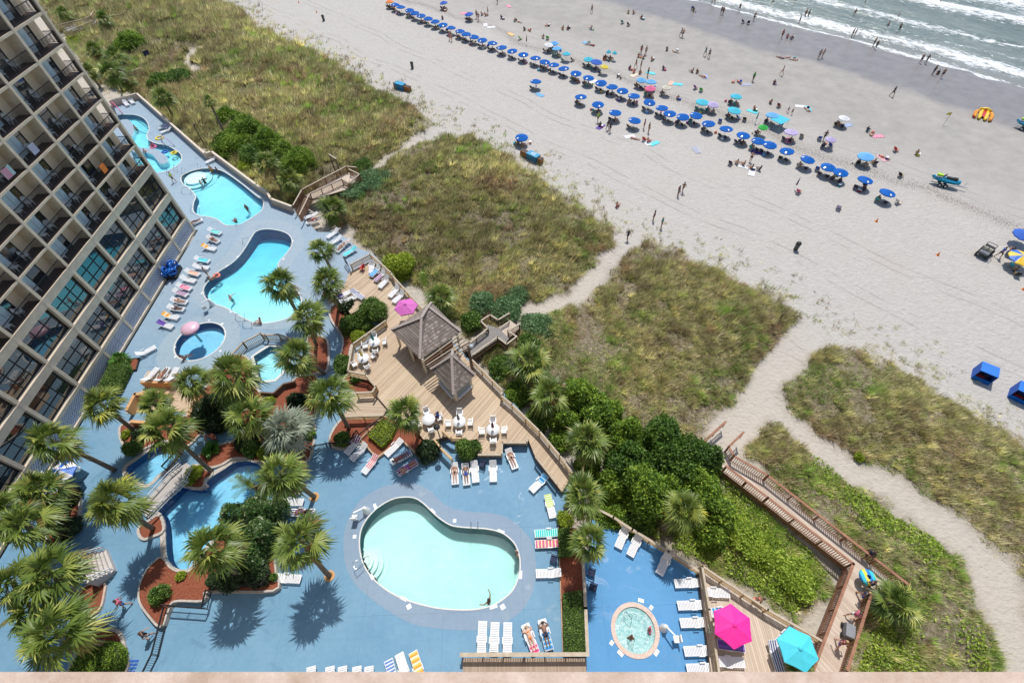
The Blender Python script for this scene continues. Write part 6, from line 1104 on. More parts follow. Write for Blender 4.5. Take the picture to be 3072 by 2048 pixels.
# ---- big parasols
def canopy(r, h, n=8, sag=.05, val=.1):
    mb = MB(); vs = [(0, 0, h)]; fs = []
    for k in range(n*2):
        a = math.pi*k/n; rr = r if k % 2 == 0 else r*math.cos(math.pi/n)*.985; vs.append((rr*.5*math.cos(a), rr*.5*math.sin(a), h*.57+(0 if k % 2 == 0 else -sag*.5)))
    for k in range(n*2): a = math.pi*k/n; rr = r if k % 2 == 0 else r*math.cos(math.pi/n)*.97; vs.append((rr*math.cos(a), rr*math.sin(a), 0 if k % 2 == 0 else .03))
    for k in range(n*2): a = math.pi*k/n; rr = r if k % 2 == 0 else r*math.cos(math.pi/n)*.97; vs.append((rr*math.cos(a), rr*math.sin(a), -val))
    N = 2*n
    for k in range(N): q = (k+1) % N; fs += [(0, 1+k, 1+q), (1+k, 1+N+k, 1+N+q, 1+q), (1+N+k, 1+2*N+k, 1+2*N+q, 1+N+q)]
    return mb.add(vs, fs)
def umbrella_proto(name, cat, r, h, z, n, mt, ring=False, logo=False):
    t = thing(name, 'x', cat); c = canopy(r, h, n).build('canopy', mt, t); c.location = (0, 0, z); MB().tube([(0, 0, -.1), (0, 0, z+h+.06)], .022 if z < 2 else .03, 6).build('pole', M['white'], t)
    if logo: a_ = math.atan2(h, r); lg = MB().box((0, 0, 0), (.34, .22, .006), rot=Matrix.Rotation(a_, 3, 'Y')).build('white_logo_patch', M['white'], t); lg.location = (r*.72, 0, z+h*.28+.035)
    if ring: MB().lathe((0, 0, z+h+.02), [(0, .08), (.09, .05), (.16, -.02)], 10).build('vent_cap', mt, t)
    return t
def parasol(k, x, y, z0, mt, r, n, label, rz=0, zh=2.2):
    p = at(k, x, y, z0+zh+.25); t = umbrella_proto('parasol', 'parasol', r, .5, zh, n, mt, True); t.location = (p.x, p.y, z0); t.rotation_euler = (0, 0, rz); t['label'] = label; return t
m, t, b = newmat('hot_pink_canvas'); b.inputs['Base Color'].default_value = (.85, .02, .30, 1); b.inputs['Roughness'].default_value = .7; M['hotpink'] = m
parasol('K', 1530, 1170, .1, M['hotpink'], 1.42, 6, 'open hot pink parasol over the loungers of the sun deck', .3)
parasol('L', 215, 1330, .1, mat('turquoise_canvas', (.06, .55, .68), .7, .04), 1.35, 6, 'open turquoise parasol beside the red boardwalk', .55)
parasol('F', 1030, 535, zd, mat('violet_canvas', (.55, .12, .42), .7, .04), 1.3, 6, 'open violet parasol behind the big kiosk roof', .2)
m, t, b = newmat('blue_white_canvas'); v = coords(t); sx = t.nodes.new('ShaderNodeSeparateXYZ'); t.links.new(v, sx.inputs[0]); t.links.new(mix(t, math_(t, 'GREATER_THAN', math_(t, 'FRACT', math_(t, 'MULTIPLY', math_(t, 'ADD', math_(t, 'ARCTAN2', sx.outputs[1], sx.outputs[0]), 7.), .6366)), .5), (.02, .15, .6), (.72, .72, .74)), b.inputs['Base Color']); M['bluewhite'] = m
parasol('I', 415, 105, 0, M['bluewhite'], 1.15, 8, 'blue and white panelled parasol by the towel cabinet', .4)
m2 = m.copy(); m2.name = 'yellow_blue_canvas'; [setattr(n.inputs[6], 'default_value', (.75, .5, .03, 1)) for n in m2.node_tree.nodes if n.type == 'MIX']; [setattr(n.inputs[7], 'default_value', (.03, .14, .5, 1)) for n in m2.node_tree.nodes if n.type == 'MIX']; M['yellowblue'] = m2
# =============== POOL THINGS AND BATHERS ===============
mush = thing('mushroom_fountain', 'pink spotted mushroom shaped fountain standing in the round pool', 'fountain', at('E', 1388, 782, -.4)); MB().tube([(0, 0, 0), (0, 0, 2.3)], [.13, .10], 10).build('stem', mat('pale_green_pipe', (.25, .5, .5), .5), mush)
m, t, b = newmat('pink_spotted_cap'); v = coords(t); vo = node(t, 'ShaderNodeTexVoronoi', i_Scale=1.7); t.links.new(v, vo.inputs['Vector']); t.links.new(mix(t, math_(t, 'LESS_THAN', vo.outputs['Distance'], .2), (.66, .42, .52), (.70, .22, .38)), b.inputs['Base Color']); b.inputs['Roughness'].default_value = .35
MB().lathe((0, 0, 2.2), [(.1, -.02), (.85, 0), (.98, .08), (.9, .25), (.6, .42), (.25, .5), (0, .52)], 28).build('cap', m, mush)
def ring(k, x, y, z, mt, label, r=.42): o = MB(); n = 20; pts = [(r*math.cos(2*math.pi*i/n), r*math.sin(2*math.pi*i/n), .1) for i in range(n+1)]; o.tube(pts, .13, 8, cap=False); q = o.build('swim_ring', mt); q.location = at(k, x, y, z); tag(q, label, 'swim ring')
ring('A', 1100, 955, -.05, CL['yellow'], 'big yellow swim ring by the arching water jet', .55); ring('A', 1200, 1057, -.08, CL['yellow'], 'yellow swim ring floating at the end of the winding pool', .38); ring('A', 1058, 1016, -.08, CL['pink'], 'pink swim ring carrying a bather', .42); ring('A', 1137, 1050, -.08, CL['blue'], 'blue swim ring next to the concrete island', .38); ring('E', 1495, 335, -.08, CL['coral'], 'coral swim ring in the hourglass pool', .35)
def jet(k, a, b, h, mt, label): p, q = at(k, *a, 0), at(k, *b, 0); pts = [Vector((p.x+(q.x-p.x)*f, p.y+(q.y-p.y)*f, h*4*f*(1-f))) for f in [i/12 for i in range(13)]]; mb = MB(); mb.tube([v-p for v in pts], .07, 8); o = mb.build('spray_arch', mt); o.location = p; tag(o, label, 'spray arch')
jet('A', (780, 740), (848, 790), 1.5, CL['pink'], 'pink spray arch by the far winding pool'); jet('A', (1110, 965), (1205, 1010), 1.2, CL['lavender'], 'pale violet spray arch on the far deck'); jet('A', (905, 830), (1022, 890), .7, CL['teal'], 'teal spray arch over the winding pool')
pile = thing('tube_pile', 'tangled pile of bright blue pool tubes on a cart by the lattice wall', 'tube pile', at('E', 1195, 320)); rr_ = random.Random(4); mb = MB()
for i in range(16):
    c = Vector((rr_.uniform(-.7, .7), rr_.uniform(-.9, .9), .5+rr_.uniform(0, .9))); ax = Vector((rr_.uniform(-1, 1), rr_.uniform(-1, 1), rr_.uniform(-.3, 1))).normalized(); u = ax.orthogonal().normalized(); w = ax.cross(u); mb.tube([c+(u*math.cos(2*math.pi*j/12)+w*math.sin(2*math.pi*j/12))*.38 for j in range(13)], .12, 7, cap=False)
mb.build('tubes', mat('glossy_blue_vinyl', (.01, .12, .48), .15, .1), pile); MB().box((0, 0, .25), (1.6, 2.0, .5)).build('cart', M['dark_metal'], pile)
def hoop(label, k, pts, zs, name='pool_handrail'): b_ = at(k, pts[0][0], pts[0][1], 0); mb = MB(); mb.tube([at(k, x, y, z)-b_ for (x, y), z in zip(pts, zs)], .028, 6); o = mb.build(name, M['steel']); o.location = b_; tag(o, label, 'handrail')
hoop('steel handrail loop at the steps of the main pool', 'J', [(780, 700), (775, 692), (680, 730), (668, 738), (685, 785), (745, 740)], [-.8, .6, .9, .9, .9, .7])
for s_, w in ((0, 'left'), (48, 'right')): hoop('%s rail of the ladder in the main pool bend' % w, 'J', [(1483+s_, 540), (1483+s_, 500), (1481+s_, 455), (1485+s_, 470)], [-.7, .3, .55, 0], 'ladder_rail')
for i, (x, y) in enumerate(((1210, 1160), (1160, 1190), (1265, 1180), (1375, 1150))): hoop('steel hand hoop at the far pools, %s from the hotel' % ORD[(2, 1, 3, 4)[i]], 'A', [(x-12, y+18), (x-15, y-25), (x+8, y-10), (x+10, y+12)], [0, .8, .8, 0])
for i, (x, y) in enumerate(((1640, 620), (1690, 670), (1330, 1450+0), (1690, 100), (1270, 1320))):
    k = 'E' if i in (0, 1, 3) else 'A'; hoop('steel handrail %s' % ('left at the wide end of the hourglass pool', 'right at the wide end of the hourglass pool', 'at the low corner of the upper pool', 'at the narrow end of the hourglass pool', 'beside the walker at the upper pool')[i], k, [(x-20, y+10), (x-18, y-25), (x+40, y-30), (x+45, y+25)], [0, .85, .85, 0])
def lift(label, k, x, y, z0, rz):
    t = thing('pool_lift', label, 'pool lift', at(k, x, y, z0), rz); MB().lathe((0, 0, 0), [(.32, 0), (.32, .12), (.2, .5), (.16, .9), (0, .95)], 14).build('base', M['white'], t); MB().beam((0, 0, .95), (-.75, -.5, 1.25), .09, .09).build('arm', M['white'], t)
    MB().box((-.8, -.65, .55), (.46, .45, .08)).box((-.8, -.88, .8), (.46, .07, .5)).build('seat', M['white'], t)
lift('white pool lift with seat on the left rim of the main pool', 'J', 765, 385, 0, 0); lift('white pool lift with seat beside the hot tub', 'K', 1045, 1190, -.5, 1.6); lift('white pool lift at the low edge of the hourglass pool', 'E', 1465, 530, 0, .6)
tiles = [('J', 822, 350, .5, .25, .5), ('J', 1220, 383, -.8, .55, .22), ('J', 1370, 449, 0, .28, .28), ('J', 680, 558, 0, .3, .3), ('J', 1690, 522, -.4, .6, .22), ('J', 800, 835, -.9, .45, .25), ('J', 1018, 985, -.45, .6, .24), ('J', 1055, 1040, .5, .35, .35), ('J', 1638, 1042, .25, .6, .22), ('J', 1702, 1042, .5, .35, .35), ('K', 60, 820, 1.5, .6, .22), ('E', 1530, 662, .6, .25, .25), ('E', 1440, 637, 0, .2, .2), ('E', 1205, 822, .3, .2, .2), ('E', 1208, 888, .6, .25, .25), ('E', 1518, 848, .6, .25, .2), ('E', 1590, 578, .3, .25, .3), ('E', 1390, 450, 1.4, .3, .2), ('F', 190, 215, 1, .35, .2), ('F', 252, 92, 1.2, .35, .2), ('E', 1565, 262, .6, .4, .2), ('E', 1640, 198, .7, .4, .2)]
for i, (k, x, y, rz, a, b) in enumerate(tiles): o = MB().box((0, 0, .008), (a, b, .004)); o = o.build('depth_marker', M['white']); o.location = at(k, x, y, .002); o.rotation_euler = (0, 0, rz); tag(o, 'white deck marker tile set beside a pool rim, %s along from the main pool lift' % ORD[i+1], 'deck marker', 'white marker tiles by the pools')
for i, (x, y, rz) in enumerate(((890, 998, -.3), (960, 1047, .8), (688, 1290, .8), (748, 1362, -.8), (997, 1357, .8))): o = MB().box((0, 0, .008), (.45 if i in (0, 3, 4) else .32, .26, .004)).build('depth_marker', M['white']); o.location = at('K', x, y, -.498); o.rotation_euler = (0, 0, rz); tag(o, 'white marker tile by the hot tub, %s' % ('above the rim', 'upper right of it', 'lower left of it', 'below it to the left', 'below it to the right')[i], 'deck marker')
cab = thing('towel_cabinet', 'patterned blue grey towel cabinet with a white top rail beside the striped parasol', 'cabinet', at('I', 540, 140), -.45); MB().box((0, 0, .5), (1.5, 1.2, 1.)).build('body', mat('patterned_blue_panel', (.04, .10, .16), .5, .3, 9, col2=(.22, .36, .45)), cab); MB().box((0, .62, 1.04), (1.3, .1, .08)).build('top_rail', M['white'], cab)
tb = thing('service_table', 'white folding table under the blue and white parasol', 'table', at('I', 320, 165), -.6); MB().box((0, 0, .72), (1.8, .75, .05)).build('tabletop', M['white'], tb)
for x in (-1, 1):
    for y in (-1, 1): MB().box((x*.8, y*.3, .35), (.05, .05, .7)).build('leg', M['steel'], tb)
lad = thing('step_frame', 'grey metal step frame above the bottom left mulch bed', 'frame', at('I', 720, 1185), .25); mb = MB()
for y in (-.3, .3): mb.beam((-1.2, y, 1), (1.2, y, 1.2), .07, .07)
for i in range(8): mb.beam((-1.1+i*.3, -.3, 1.02+i*.025), (-1.1+i*.3, .3, 1.02+i*.025), .05, .05)
for x in (-1, 1): mb.beam((x*1.1, -.3, 0), (x*1.1, -.3, 1.1), .06, .06).beam((x*1.1, .3, 0), (x*1.1, .3, 1.1), .06, .06)
mb.build('frame', M['steel'], lad)
sgn = thing('notice_board', 'small white notice board on a post at the brick bed lower left', 'sign', at('I', 590, 975)); MB().box((0, 0, .5), (.06, .06, 1.)).build('post', M['dark_metal'], sgn); o = MB().box((0, 0, 0), (.55, .04, .42)).build('panel', M['white'], sgn); o.location = (0, 0, 1.1); o.rotation_euler = (-.9, 0, .1)
o = MB()
for i in range(4): o.box((0, i*.22, .03), (.85, .12, .03))
o = o.build('blue_grate', CL['blue']); o.location = at('I', 890, 1490, .0); tag(o, 'small blue slatted grate on the deck at the bottom edge', 'grate')
planter('brick edged bed with dark trunk at the lower left', 'I', [(560, 930), (650, 880), (715, 890), (710, 960), (690, 1040), (640, 1090), (570, 1060), (530, 990)], .15, .15, em=M['brick'])
# swimmers and people around the pools
def PP(k, x, y, pose, label, top=None, bot=None, z=0., rz=None, skin=None, s=1.): person(pose, at(k, x, y, z), prng.uniform(0, 6.28) if rz is None else rz, label, top, bot, skin, scale=s)
for k, x, y, pose, lab, top, bot, z in [
 ('J', 1612, 1018, 'arms', 'swimmer with spread arms at the lower right rim of the main pool', None, 'red', -1.2), ('K', 35, 700, 'stand', 'person leaning on the right rim of the main pool', 'bikini', 'black', -1.0),
 ('K', 812, 1268, 'sit', 'dark haired bather in the lower left of the hot tub', None, 'navy', -1.0), ('K', 948, 1210, 'sit', 'bather in pink at the right side of the hot tub', 'pink', 'pink', -.95),
 ('K', 1645, 1005, 'bend', 'person leaning on the pale railing of the sun deck', 'bikini', 'coral', .1), ('A', 962, 925, 'stand', 'bather in the narrow arm of the winding pool', None, 'navy', -1.1), ('A', 1030, 1092, 'stand', 'bather half hidden by the concrete island', None, 'blue', -1.1), ('A', 1058, 1012, 'sit', 'child riding the pink swim ring', 'pink', 'pink', -.1),
 ('A', 1205, 1255, 'walk', 'person in a lime shirt walking past the upper pool', 'lime', 'black', 0), ('A', 1475, 1205, 'stand', 'bather with tanned back in the upper pool', None, 'orange', -1.), ('A', 1520, 1218, 'stand', 'bather in navy near the upper pool wall', 'navy', 'navy', -1.), ('A', 1432, 1290, 'arms', 'swimmer in the middle of the upper pool', 'black', 'black', -1.2), ('A', 1412, 1308, 'stand', 'child swimming in the middle of the upper pool', None, 'white', -1.2), ('A', 1722, 1475, 'stand', 'bather at the lower right of the upper pool', 'bikini', 'red', -1.),
 ('A', 1632, 1535, 'sit', 'person sitting on the rim below the upper pool', None, 'black', 0), ('E', 1460, 370, 'sit', 'person sitting at the narrow waist of the hourglass pool', 'bikini', 'navy', 0), ('E', 1622, 530, 'arms', 'swimmer by the lower rim of the hourglass pool', None, 'teal', -1.1), ('E', 1275, 905, 'sit', 'person sitting on the rim of the mushroom pool', 'bikini', 'navy', 0), ('F', 35, 655, 'sit', 'person sitting at the wide end of the hourglass pool', 'bikini', 'coral', 0), ('E', 1440, 340, 'stand', 'person standing at the left rim of the hourglass pool', 'grey', 'black', 0),
 ('I', 885, 1030, 'walk', 'person in pink walking on the blue path at the lower left', 'pink', 'blue', 0), ('I', 1055, 1245, 'walk', 'person in black beside the picket railing at the lower left', 'black', 'grey', 0), ('X', 1110, 1260, 'walk', 'person in white on the shaded path by the sago palm', 'white', 'grey', 0), ('X', 1190, 1270, 'stand', 'person in coral on the shaded path by the sago palm', 'coral', 'coral', 0),
 ('L', 660, 700, 'walk', 'person with a patterned towel at the boardwalk elbow', 'navy', 'navy', .15), ('L', 620, 975, 'walk', 'person in blue walking down the boardwalk', 'navy', 'blue', .15), ('L', 560, 1110, 'walk', 'person in pink on the boardwalk behind the cart', 'pink', 'white', .15), ('L', 465, 1300, 'walk', 'person pulling the cooler cart down the boardwalk', 'maroon', 'purple', .15), ('L', 660, 900, 'walk', 'person carrying the big blue and yellow float', 'navy', 'black', .15)]:
    PP(k, x, y, pose, lab, top, bot, z)
fl = thing('inflatable_float', 'big round blue and yellow float carried along the boardwalk', 'float', at('L', 685, 840, 1.0)-Vector((0, 0, 0))); fl.location.z = .9; MB().lathe((0, 0, 0), [(.15, 0), (.55, .02), (.62, .15), (.55, .3), (.15, .32)], 18).build('ring', stripes('blue_yellow_float', [(.02, .2, .6), (.05, .5, .6), (.7, .6, .05)], .25), fl)
ct = thing('beach_cart', 'grey blue cooler cart on the boardwalk', 'cart', at('L', 535, 1215, .15), 1.1); MB().box((0, 0, .5), (.9, .6, .5)).build('cooler', CL['grey'], ct)
for x in (-.35, .35):
    for y in (-.33, .33): MB().tube([(x, y-.04, .17), (x, y+.04, .17)], .17, 12).build('wheel', M['black_rubber'], ct)
for k, x, y, z, l in (('J', 1563, 72, 0, 'blue folding chair next to the empty shaded lounger'), ('K', 285, 720, 0, 'blue folding chair between towels and plain lounger'), ('K', 543, 812, -.5, 'upper blue folding chair in palm shade by the wide pale fence'), ('K', 553, 915, -.5, 'lower blue folding chair in palm shade by the wide pale fence'), ('F', 735, 290, zd, 'red and blue folding chair on the upper wooden deck')):
    t = armchair(CL['red'] if 'red' in l else CL['navy']); t.location = at(k, x, y, z); t.rotation_euler = (0, 0, 1.2); t['label'] = l; t.name = 'folding_chair'
# ---- hotel balcony chairs
BC = None; gB = 'white plastic chairs on the hotel balconies'
hr = random.Random(8)
for j, k, ac, z0 in BALC:
    nch = hr.choice((2, 2, 2, 3, 1, 2)) if (j+k) % 9 else 0
    for q in range(nch):
        yy = (-1.2, .3, 1.2)[q]+hr.uniform(-.2, .2); p = fac(ac+yy, -.75+hr.uniform(-.15, .15), z0+.03); rz = -YAW+hr.choice((-1.57, -1.2, -1.9))+hr.uniform(-.3, .3)
        lab = 'white balcony chair, %s from the left, %s balcony up, %s bay from far corner' % (ORD[q+1], ORD[k+1], ORD[j])
        if BC is None:
            BC = thing('balcony_chair', lab, 'chair', p, rz, gB); MB().box((0, 0, .40), (.46, .44, .04)).build('seat', M['white'], BC); bb = MB(); bb.tube([(-.22, -.2, .42), (-.24, -.26, .75), (-.12, -.3, .92), (.12, -.3, .92), (.24, -.26, .75), (.22, -.2, .42)], .025, 5)
            for i in range(6): bb.box((-.15+i*.06, -.25, .65), (.028, .02, .48))
            bb.build('backrest', M['white'], BC)
            for x in (-1, 1):
                MB().beam((x*.25, -.25, .64), (x*.25, .2, .62), .05, .035).build('armrest', M['white'], BC)
                for y in (-1, 1): MB().box((x*.2, y*.18, .2), (.035, .035, .4)).build('leg', M['white'], BC)
        else: dup(BC, p, rz, lab, gB)
def rail_towel(k, x, y, mt, label):
    best = min(BALC, key=lambda b: (lambda q: math.hypot(q[0]-PXY(k, x, y)[0], q[1]-PXY(k, x, y)[1]))(proj(fac(b[2], -.2, b[3]+.8)))); j, kk, ac, z0 = best
    p = fac(ac+hr.uniform(-.9, .9), -.16, z0); o = MB().box((.06, 0, .68), (.02, .75, .8)).box((0, 0, 1.09), (.14, .75, .02)).build('hanging_towel', stripes('rail_'+mt, dict(magenta=[(.6, .08, .25), (.7, .68, .68), (.2, .04, .12)], navystripe=[(.03, .06, .3), (.7, .7, .72)], orange=[(.7, .2, .03), (.66, .18, .03)], teal=[(.03, .35, .4), (.6, .68, .68)])[mt], .07, 1)); o.location = p; o.rotation_euler = (0, 0, -YAW); tag(o, label, 'towel')
rail_towel('A', 90, 1150, 'magenta', 'pink striped towel hanging over a balcony railing at the left border'); rail_towel('A', 280, 970, 'navystripe', 'navy striped towel hanging over a balcony railing'); rail_towel('A', 690, 1130, 'orange', 'orange towel over the balcony railing with bright chairs'); rail_towel('A', 30, 1210, 'teal', 'teal striped towel over the railing near the left border')
# =============== THE BEACH ===============
UM = umbrella_proto('beach_umbrella', 'beach umbrella', 1.06, .42, 1.32, 10, M['blue_fabric'], logo=True); UMU = []
gU = 'royal blue rental umbrellas on the sand'
def beach_umb(k, x, y, label, mt=None, r=1.06, group=None, zc=1.5):
    g0 = on(k, x, y, zc); sc_ = r/1.06
    if not UMU and mt is None: o = UM; o.location = g0; o['label'] = label; o['group'] = group; UMU.append(1)
    else: o = dup(UM, g0, prng.uniform(0, .6), label, group, scale=(sc_, sc_, 1))
    if mt is not None:
        for c in o.children:
            if c.name.startswith('canopy'): c.material_slots[0].link = 'OBJECT'; c.material_slots[0].material = mt
        if 'group' in o.keys() and not group: del o['group']
    o.rotation_euler = (prng.uniform(-.09, .09), prng.uniform(-.09, .09), prng.uniform(2.6, 5.2))
    if mt is not None:
        for c in list(o.children):
            if 'logo' in c.name: bpy.data.objects.remove(c)
    return o, g0
def beach_chair_mesh(fabric):
    mb = MB(); mb.box((0, -.02, .22), (.5, .46, .03)); mb.box((0, -.42, .52), (.5, .03, .62), rot=Matrix.Rotation(math.radians(28), 3, 'X'))
    for x in (-.27, .27): mb.beam((x, .25, .2), (x, -.3, .24), .04, .04, mi=1).beam((x, -.2, .2), (x, -.55, .8), .04, .04, mi=1).box((x, .18, .1), (.04, .04, .2), mi=1).box((x, -.3, .11), (.04, .04, .22), mi=1).beam((x, -.35, .45), (x, .2, .42), .06, .03, mi=1)
    o = mb.build('bc', [fabric, M['yellow_wood']]); d = o.data; bpy.data.objects.remove(o); return d
BCM = beach_chair_mesh(CL['navy'])
def bchair(p, rz, label, fab=None, group='low beach chairs on the sand'):
    o = link(bpy.data.objects.new('beach_chair', BCM)); o.location = p; o.rotation_euler = (0, 0, rz); tag(o, label, 'beach chair', group)
    if fab: setm(o, CL[fab])
    return o
SEAR = math.atan2(NY, NX)-math.pi/2
row = [('B', x, y) for x, y in ((955, 28), (995, 45), (1055, 65), (1095, 85), (1135, 103), (1183, 123), (1233, 143), (1287, 165), (1340, 187), (1402, 210), (1446, 230), (1497, 248), (1558, 270), (1625, 292), (1695, 322))]+[('C', x, y) for x, y in ((5, 345), (78, 370), (162, 395), (222, 420), (290, 442), (360, 467), (440, 498), (526, 530), (616, 563), (690, 592), (762, 618), (841, 655), (945, 697), (1035, 738), (1090, 775), (1180, 797), (1268, 788), (1360, 845), (1480, 882), (1595, 925), (1700, 965))]+[('D', x, y) for x, y in ((15, 990), (140, 1035), (272, 1090), (418, 1143), (505, 1180), (672, 1233), (825, 1322))]
fabs = ['navy', 'navy', 'teal', 'navy', 'grey', 'black', 'navy']
def clutter_mesh(kind):
    mb = MB()
    if kind == 0: mb.box((0, 0, .18), (.5, .32, .34)).box((0, 0, .37), (.53, .35, .05), mi=1)
    elif kind == 1: mb.lathe((0, 0, 0), [(0, 0), (.2, .02), (.24, .2), (.17, .34), (0, .35)], 9).tube([(-.12, 0, .3), (-.08, 0, .5), (.08, 0, .5), (.12, 0, .3)], .015, 5, mi=1)
    else: mb.lathe((0, 0, 0), [(0, 0), (.12, 0), (.15, .26), (.13, .26), (.1, .04), (0, .04)], 10).tube([(-.14, 0, .25), (0, 0, .36), (.14, 0, .25)], .01, 5, mi=1)
    o = mb.build('c', [CL['blue'], M['white']]); d = o.data; bpy.data.objects.remove(o); return d
CLM = [clutter_mesh(i) for i in range(3)]
def clutter(p, label, crng=random.Random(77)):
    k = crng.randrange(3); nm = ('cooler', 'beach_bag', 'sand_bucket')[k]; col = crng.choice(list(CL)); o = link(bpy.data.objects.new(nm, CLM[k])); o.location = p; o.rotation_euler = (0, 0, crng.uniform(0, 3)); setm(o, CL[col]); tag(o, ('turquoise' if col == 'turq' else col)+' '+nm.replace('_', ' ')+' '+label, nm.replace('_', ' ').replace('beach ', '').replace('sand ', ''), 'bags, coolers and buckets on the beach')
def party(g0, nm, n=2, ppl=.5):
    for q in range(prng.choice((0, 1, 1, 2))):
        a = prng.uniform(0, 6.28); p = g0+Vector((math.cos(a), math.sin(a), 0))*prng.uniform(.7, 1.5); p.z = hz(p.x, p.y); clutter(p, ('beside', 'close to')[q]+' the '+nm)
    for q in range(n):
        sd = (-.5, .5, 0)[q]; p = g0+Vector((NY*sd, -NX*sd, 0))+Vector((-NX, -NY, 0))*.35; p.z = hz(p.x, p.y); rz = SEAR+prng.uniform(-.25, .25); side = ('far', 'near', 'middle')[q]
        bchair(p, rz, '%s chair under the %s' % (side, nm), prng.choice(fabs))
        if prng.random() < ppl: person('chair', p+Vector((0, 0, -.06)), rz, '%s seated person under the %s' % (side, nm), prng.choice((None, 'bikini', 'grey', None)), None)
for i, (k, x, y) in enumerate(row):
    nm = '%s blue umbrella of the long row from red end' % ORD[i+1]; o, g0 = beach_umb(k, x, y, nm, group=gU); party(g0, nm, 2, .45)
for k, x, y, nm in (('C', 162, 557, 'blue umbrella alone behind the row above a blue cloth'), ('C', 476, 662, 'first blue umbrella of the short second row'), ('C', 594, 712, 'second blue umbrella of the short second row'), ('C', 711, 770, 'third blue umbrella of the short second row'), ('C', 842, 822, 'last blue umbrella of the short second row'), ('C', 66, 938, 'blue umbrella beside the numbered storage box')):
    o, g0 = beach_umb(k, x, y, nm, group=gU); party(g0, nm, 2, .6)
oth = [('B', 918, 8, 'orange', .95, 'red umbrella at the start of the long row'), ('B', 1295, 15, 'blue', .95, 'bright blue umbrella near the top edge'), ('B', 1470, 92, 'blue', 1., 'bright blue umbrella beside a standing pair'), ('C', 250, 303, 'white', .95, 'white ringed umbrella left of its striped neighbour'), ('C', 293, 292, 'lightblue', .85, 'pale blue striped umbrella behind the row'), ('C', 313, 330, 'lightblue', 1., 'light blue umbrella nearest the long row'), ('C', 375, 367, 'turq', .85, 'small turquoise umbrella on the seaward side'), ('C', 527, 402, 'turq', .95, 'aqua umbrella touching a darker blue one'), ('C', 578, 420, 'blue', 1.15, 'large bright blue umbrella beside the aqua one'), ('C', 635, 455, 'yellow', .8, 'pale yellow umbrella beside the large blue one'), ('C', 668, 376, 'turq', .5, 'left small turquoise chair canopy'), ('C', 702, 385, 'turq', .5, 'right small turquoise chair canopy'),
 ('C', 890, 545, 'lightblue', .9, 'light blue panelled umbrella above the pink one'), ('C', 960, 560, 'lightblue', 1., 'tilted light blue umbrella above the pink one'), ('C', 955, 602, 'pink', 1., 'pink umbrella beyond the long row'), ('C', 1068, 597, 'cream', .85, 'cream umbrella right of the pink one'), ('C', 1313, 697, 'turq', 1.15, 'turquoise umbrella touching a lavender one'), ('C', 1388, 712, 'lavender', .95, 'lavender umbrella touching a turquoise one'), ('C', 1546, 658, 'turq', 1., 'turquoise umbrella, seaward of two'), ('C', 1530, 753, 'turq', 1.15, 'turquoise umbrella, landward of two'), ('C', 1735, 868, 'green', .75, 'green striped small umbrella'),
 ('D', 35, 788, 'lightblue', 1.05, 'light blue umbrella beside a turquoise canopy'), ('D', 165, 905, 'lavender', 1.1, 'bluish lavender umbrella beyond the row end'), ('D', 527, 808, 'white', .9, 'white umbrella alone on the damp sand'), ('D', 435, 955, 'lavender', .8, 'small lavender patterned umbrella'), ('D', 683, 1070, 'lightblue', 1.15, 'large azure umbrella alone above a chair group')]
for k, x, y, mt, r, nm in oth:
    o, g0 = beach_umb(k, x, y, nm, CL[mt], r, zc=1.5 if r > .6 else .9); party(g0, nm, 1 if r < .9 else 2, .6)
o, g0 = beach_umb('H', 1745, 195, 'large yellow and blue beach umbrella at the right border', M['yellowblue'], 1.35); o, g1 = beach_umb('H', 1765, 40, 'blue umbrella cut by the right border', CL['blue'], 1.2)
for k, x, y, mt, nm in (('C', 100, 272, 'black', 'closed dark umbrella standing in the sand'), ('C', 1690, 805, 'teal', 'closed teal umbrella standing in the sand'), ('D', 205, 1258, 'navy', 'closed navy umbrella behind the long row')):
    p = on(k, x, y, 1.1); t = thing('closed_umbrella', nm, 'beach umbrella', p); MB().tube([(0, 0, 0), (0, 0, 1.9)], .02, 5).build('pole', M['white'], t); MB().lathe((0, 0, 0), [(.03, .7), (.11, .75), (.09, 1.3), (.02, 1.95)], 7).build('folded_canopy', CL[mt], t)
# turquoise square canopy
p = on('D', 85, 825, 1.3); t = thing('square_canopy', 'turquoise square shade canopy on thin poles', 'canopy', p, .6); MB().prism([Vector((-1.2, -1, 0)), Vector((1.2, -1, 0)), Vector((1.2, 1, 0)), Vector((-1.2, 1, 0))], 1.3, 1.35).build('canopy', CL['turq'], t)
for x in (-1, 1):
    for y in (-1, 1): MB().box((x*1.1, y*.9, .65), (.03, .03, 1.3)).build('pole', M['white'], t)
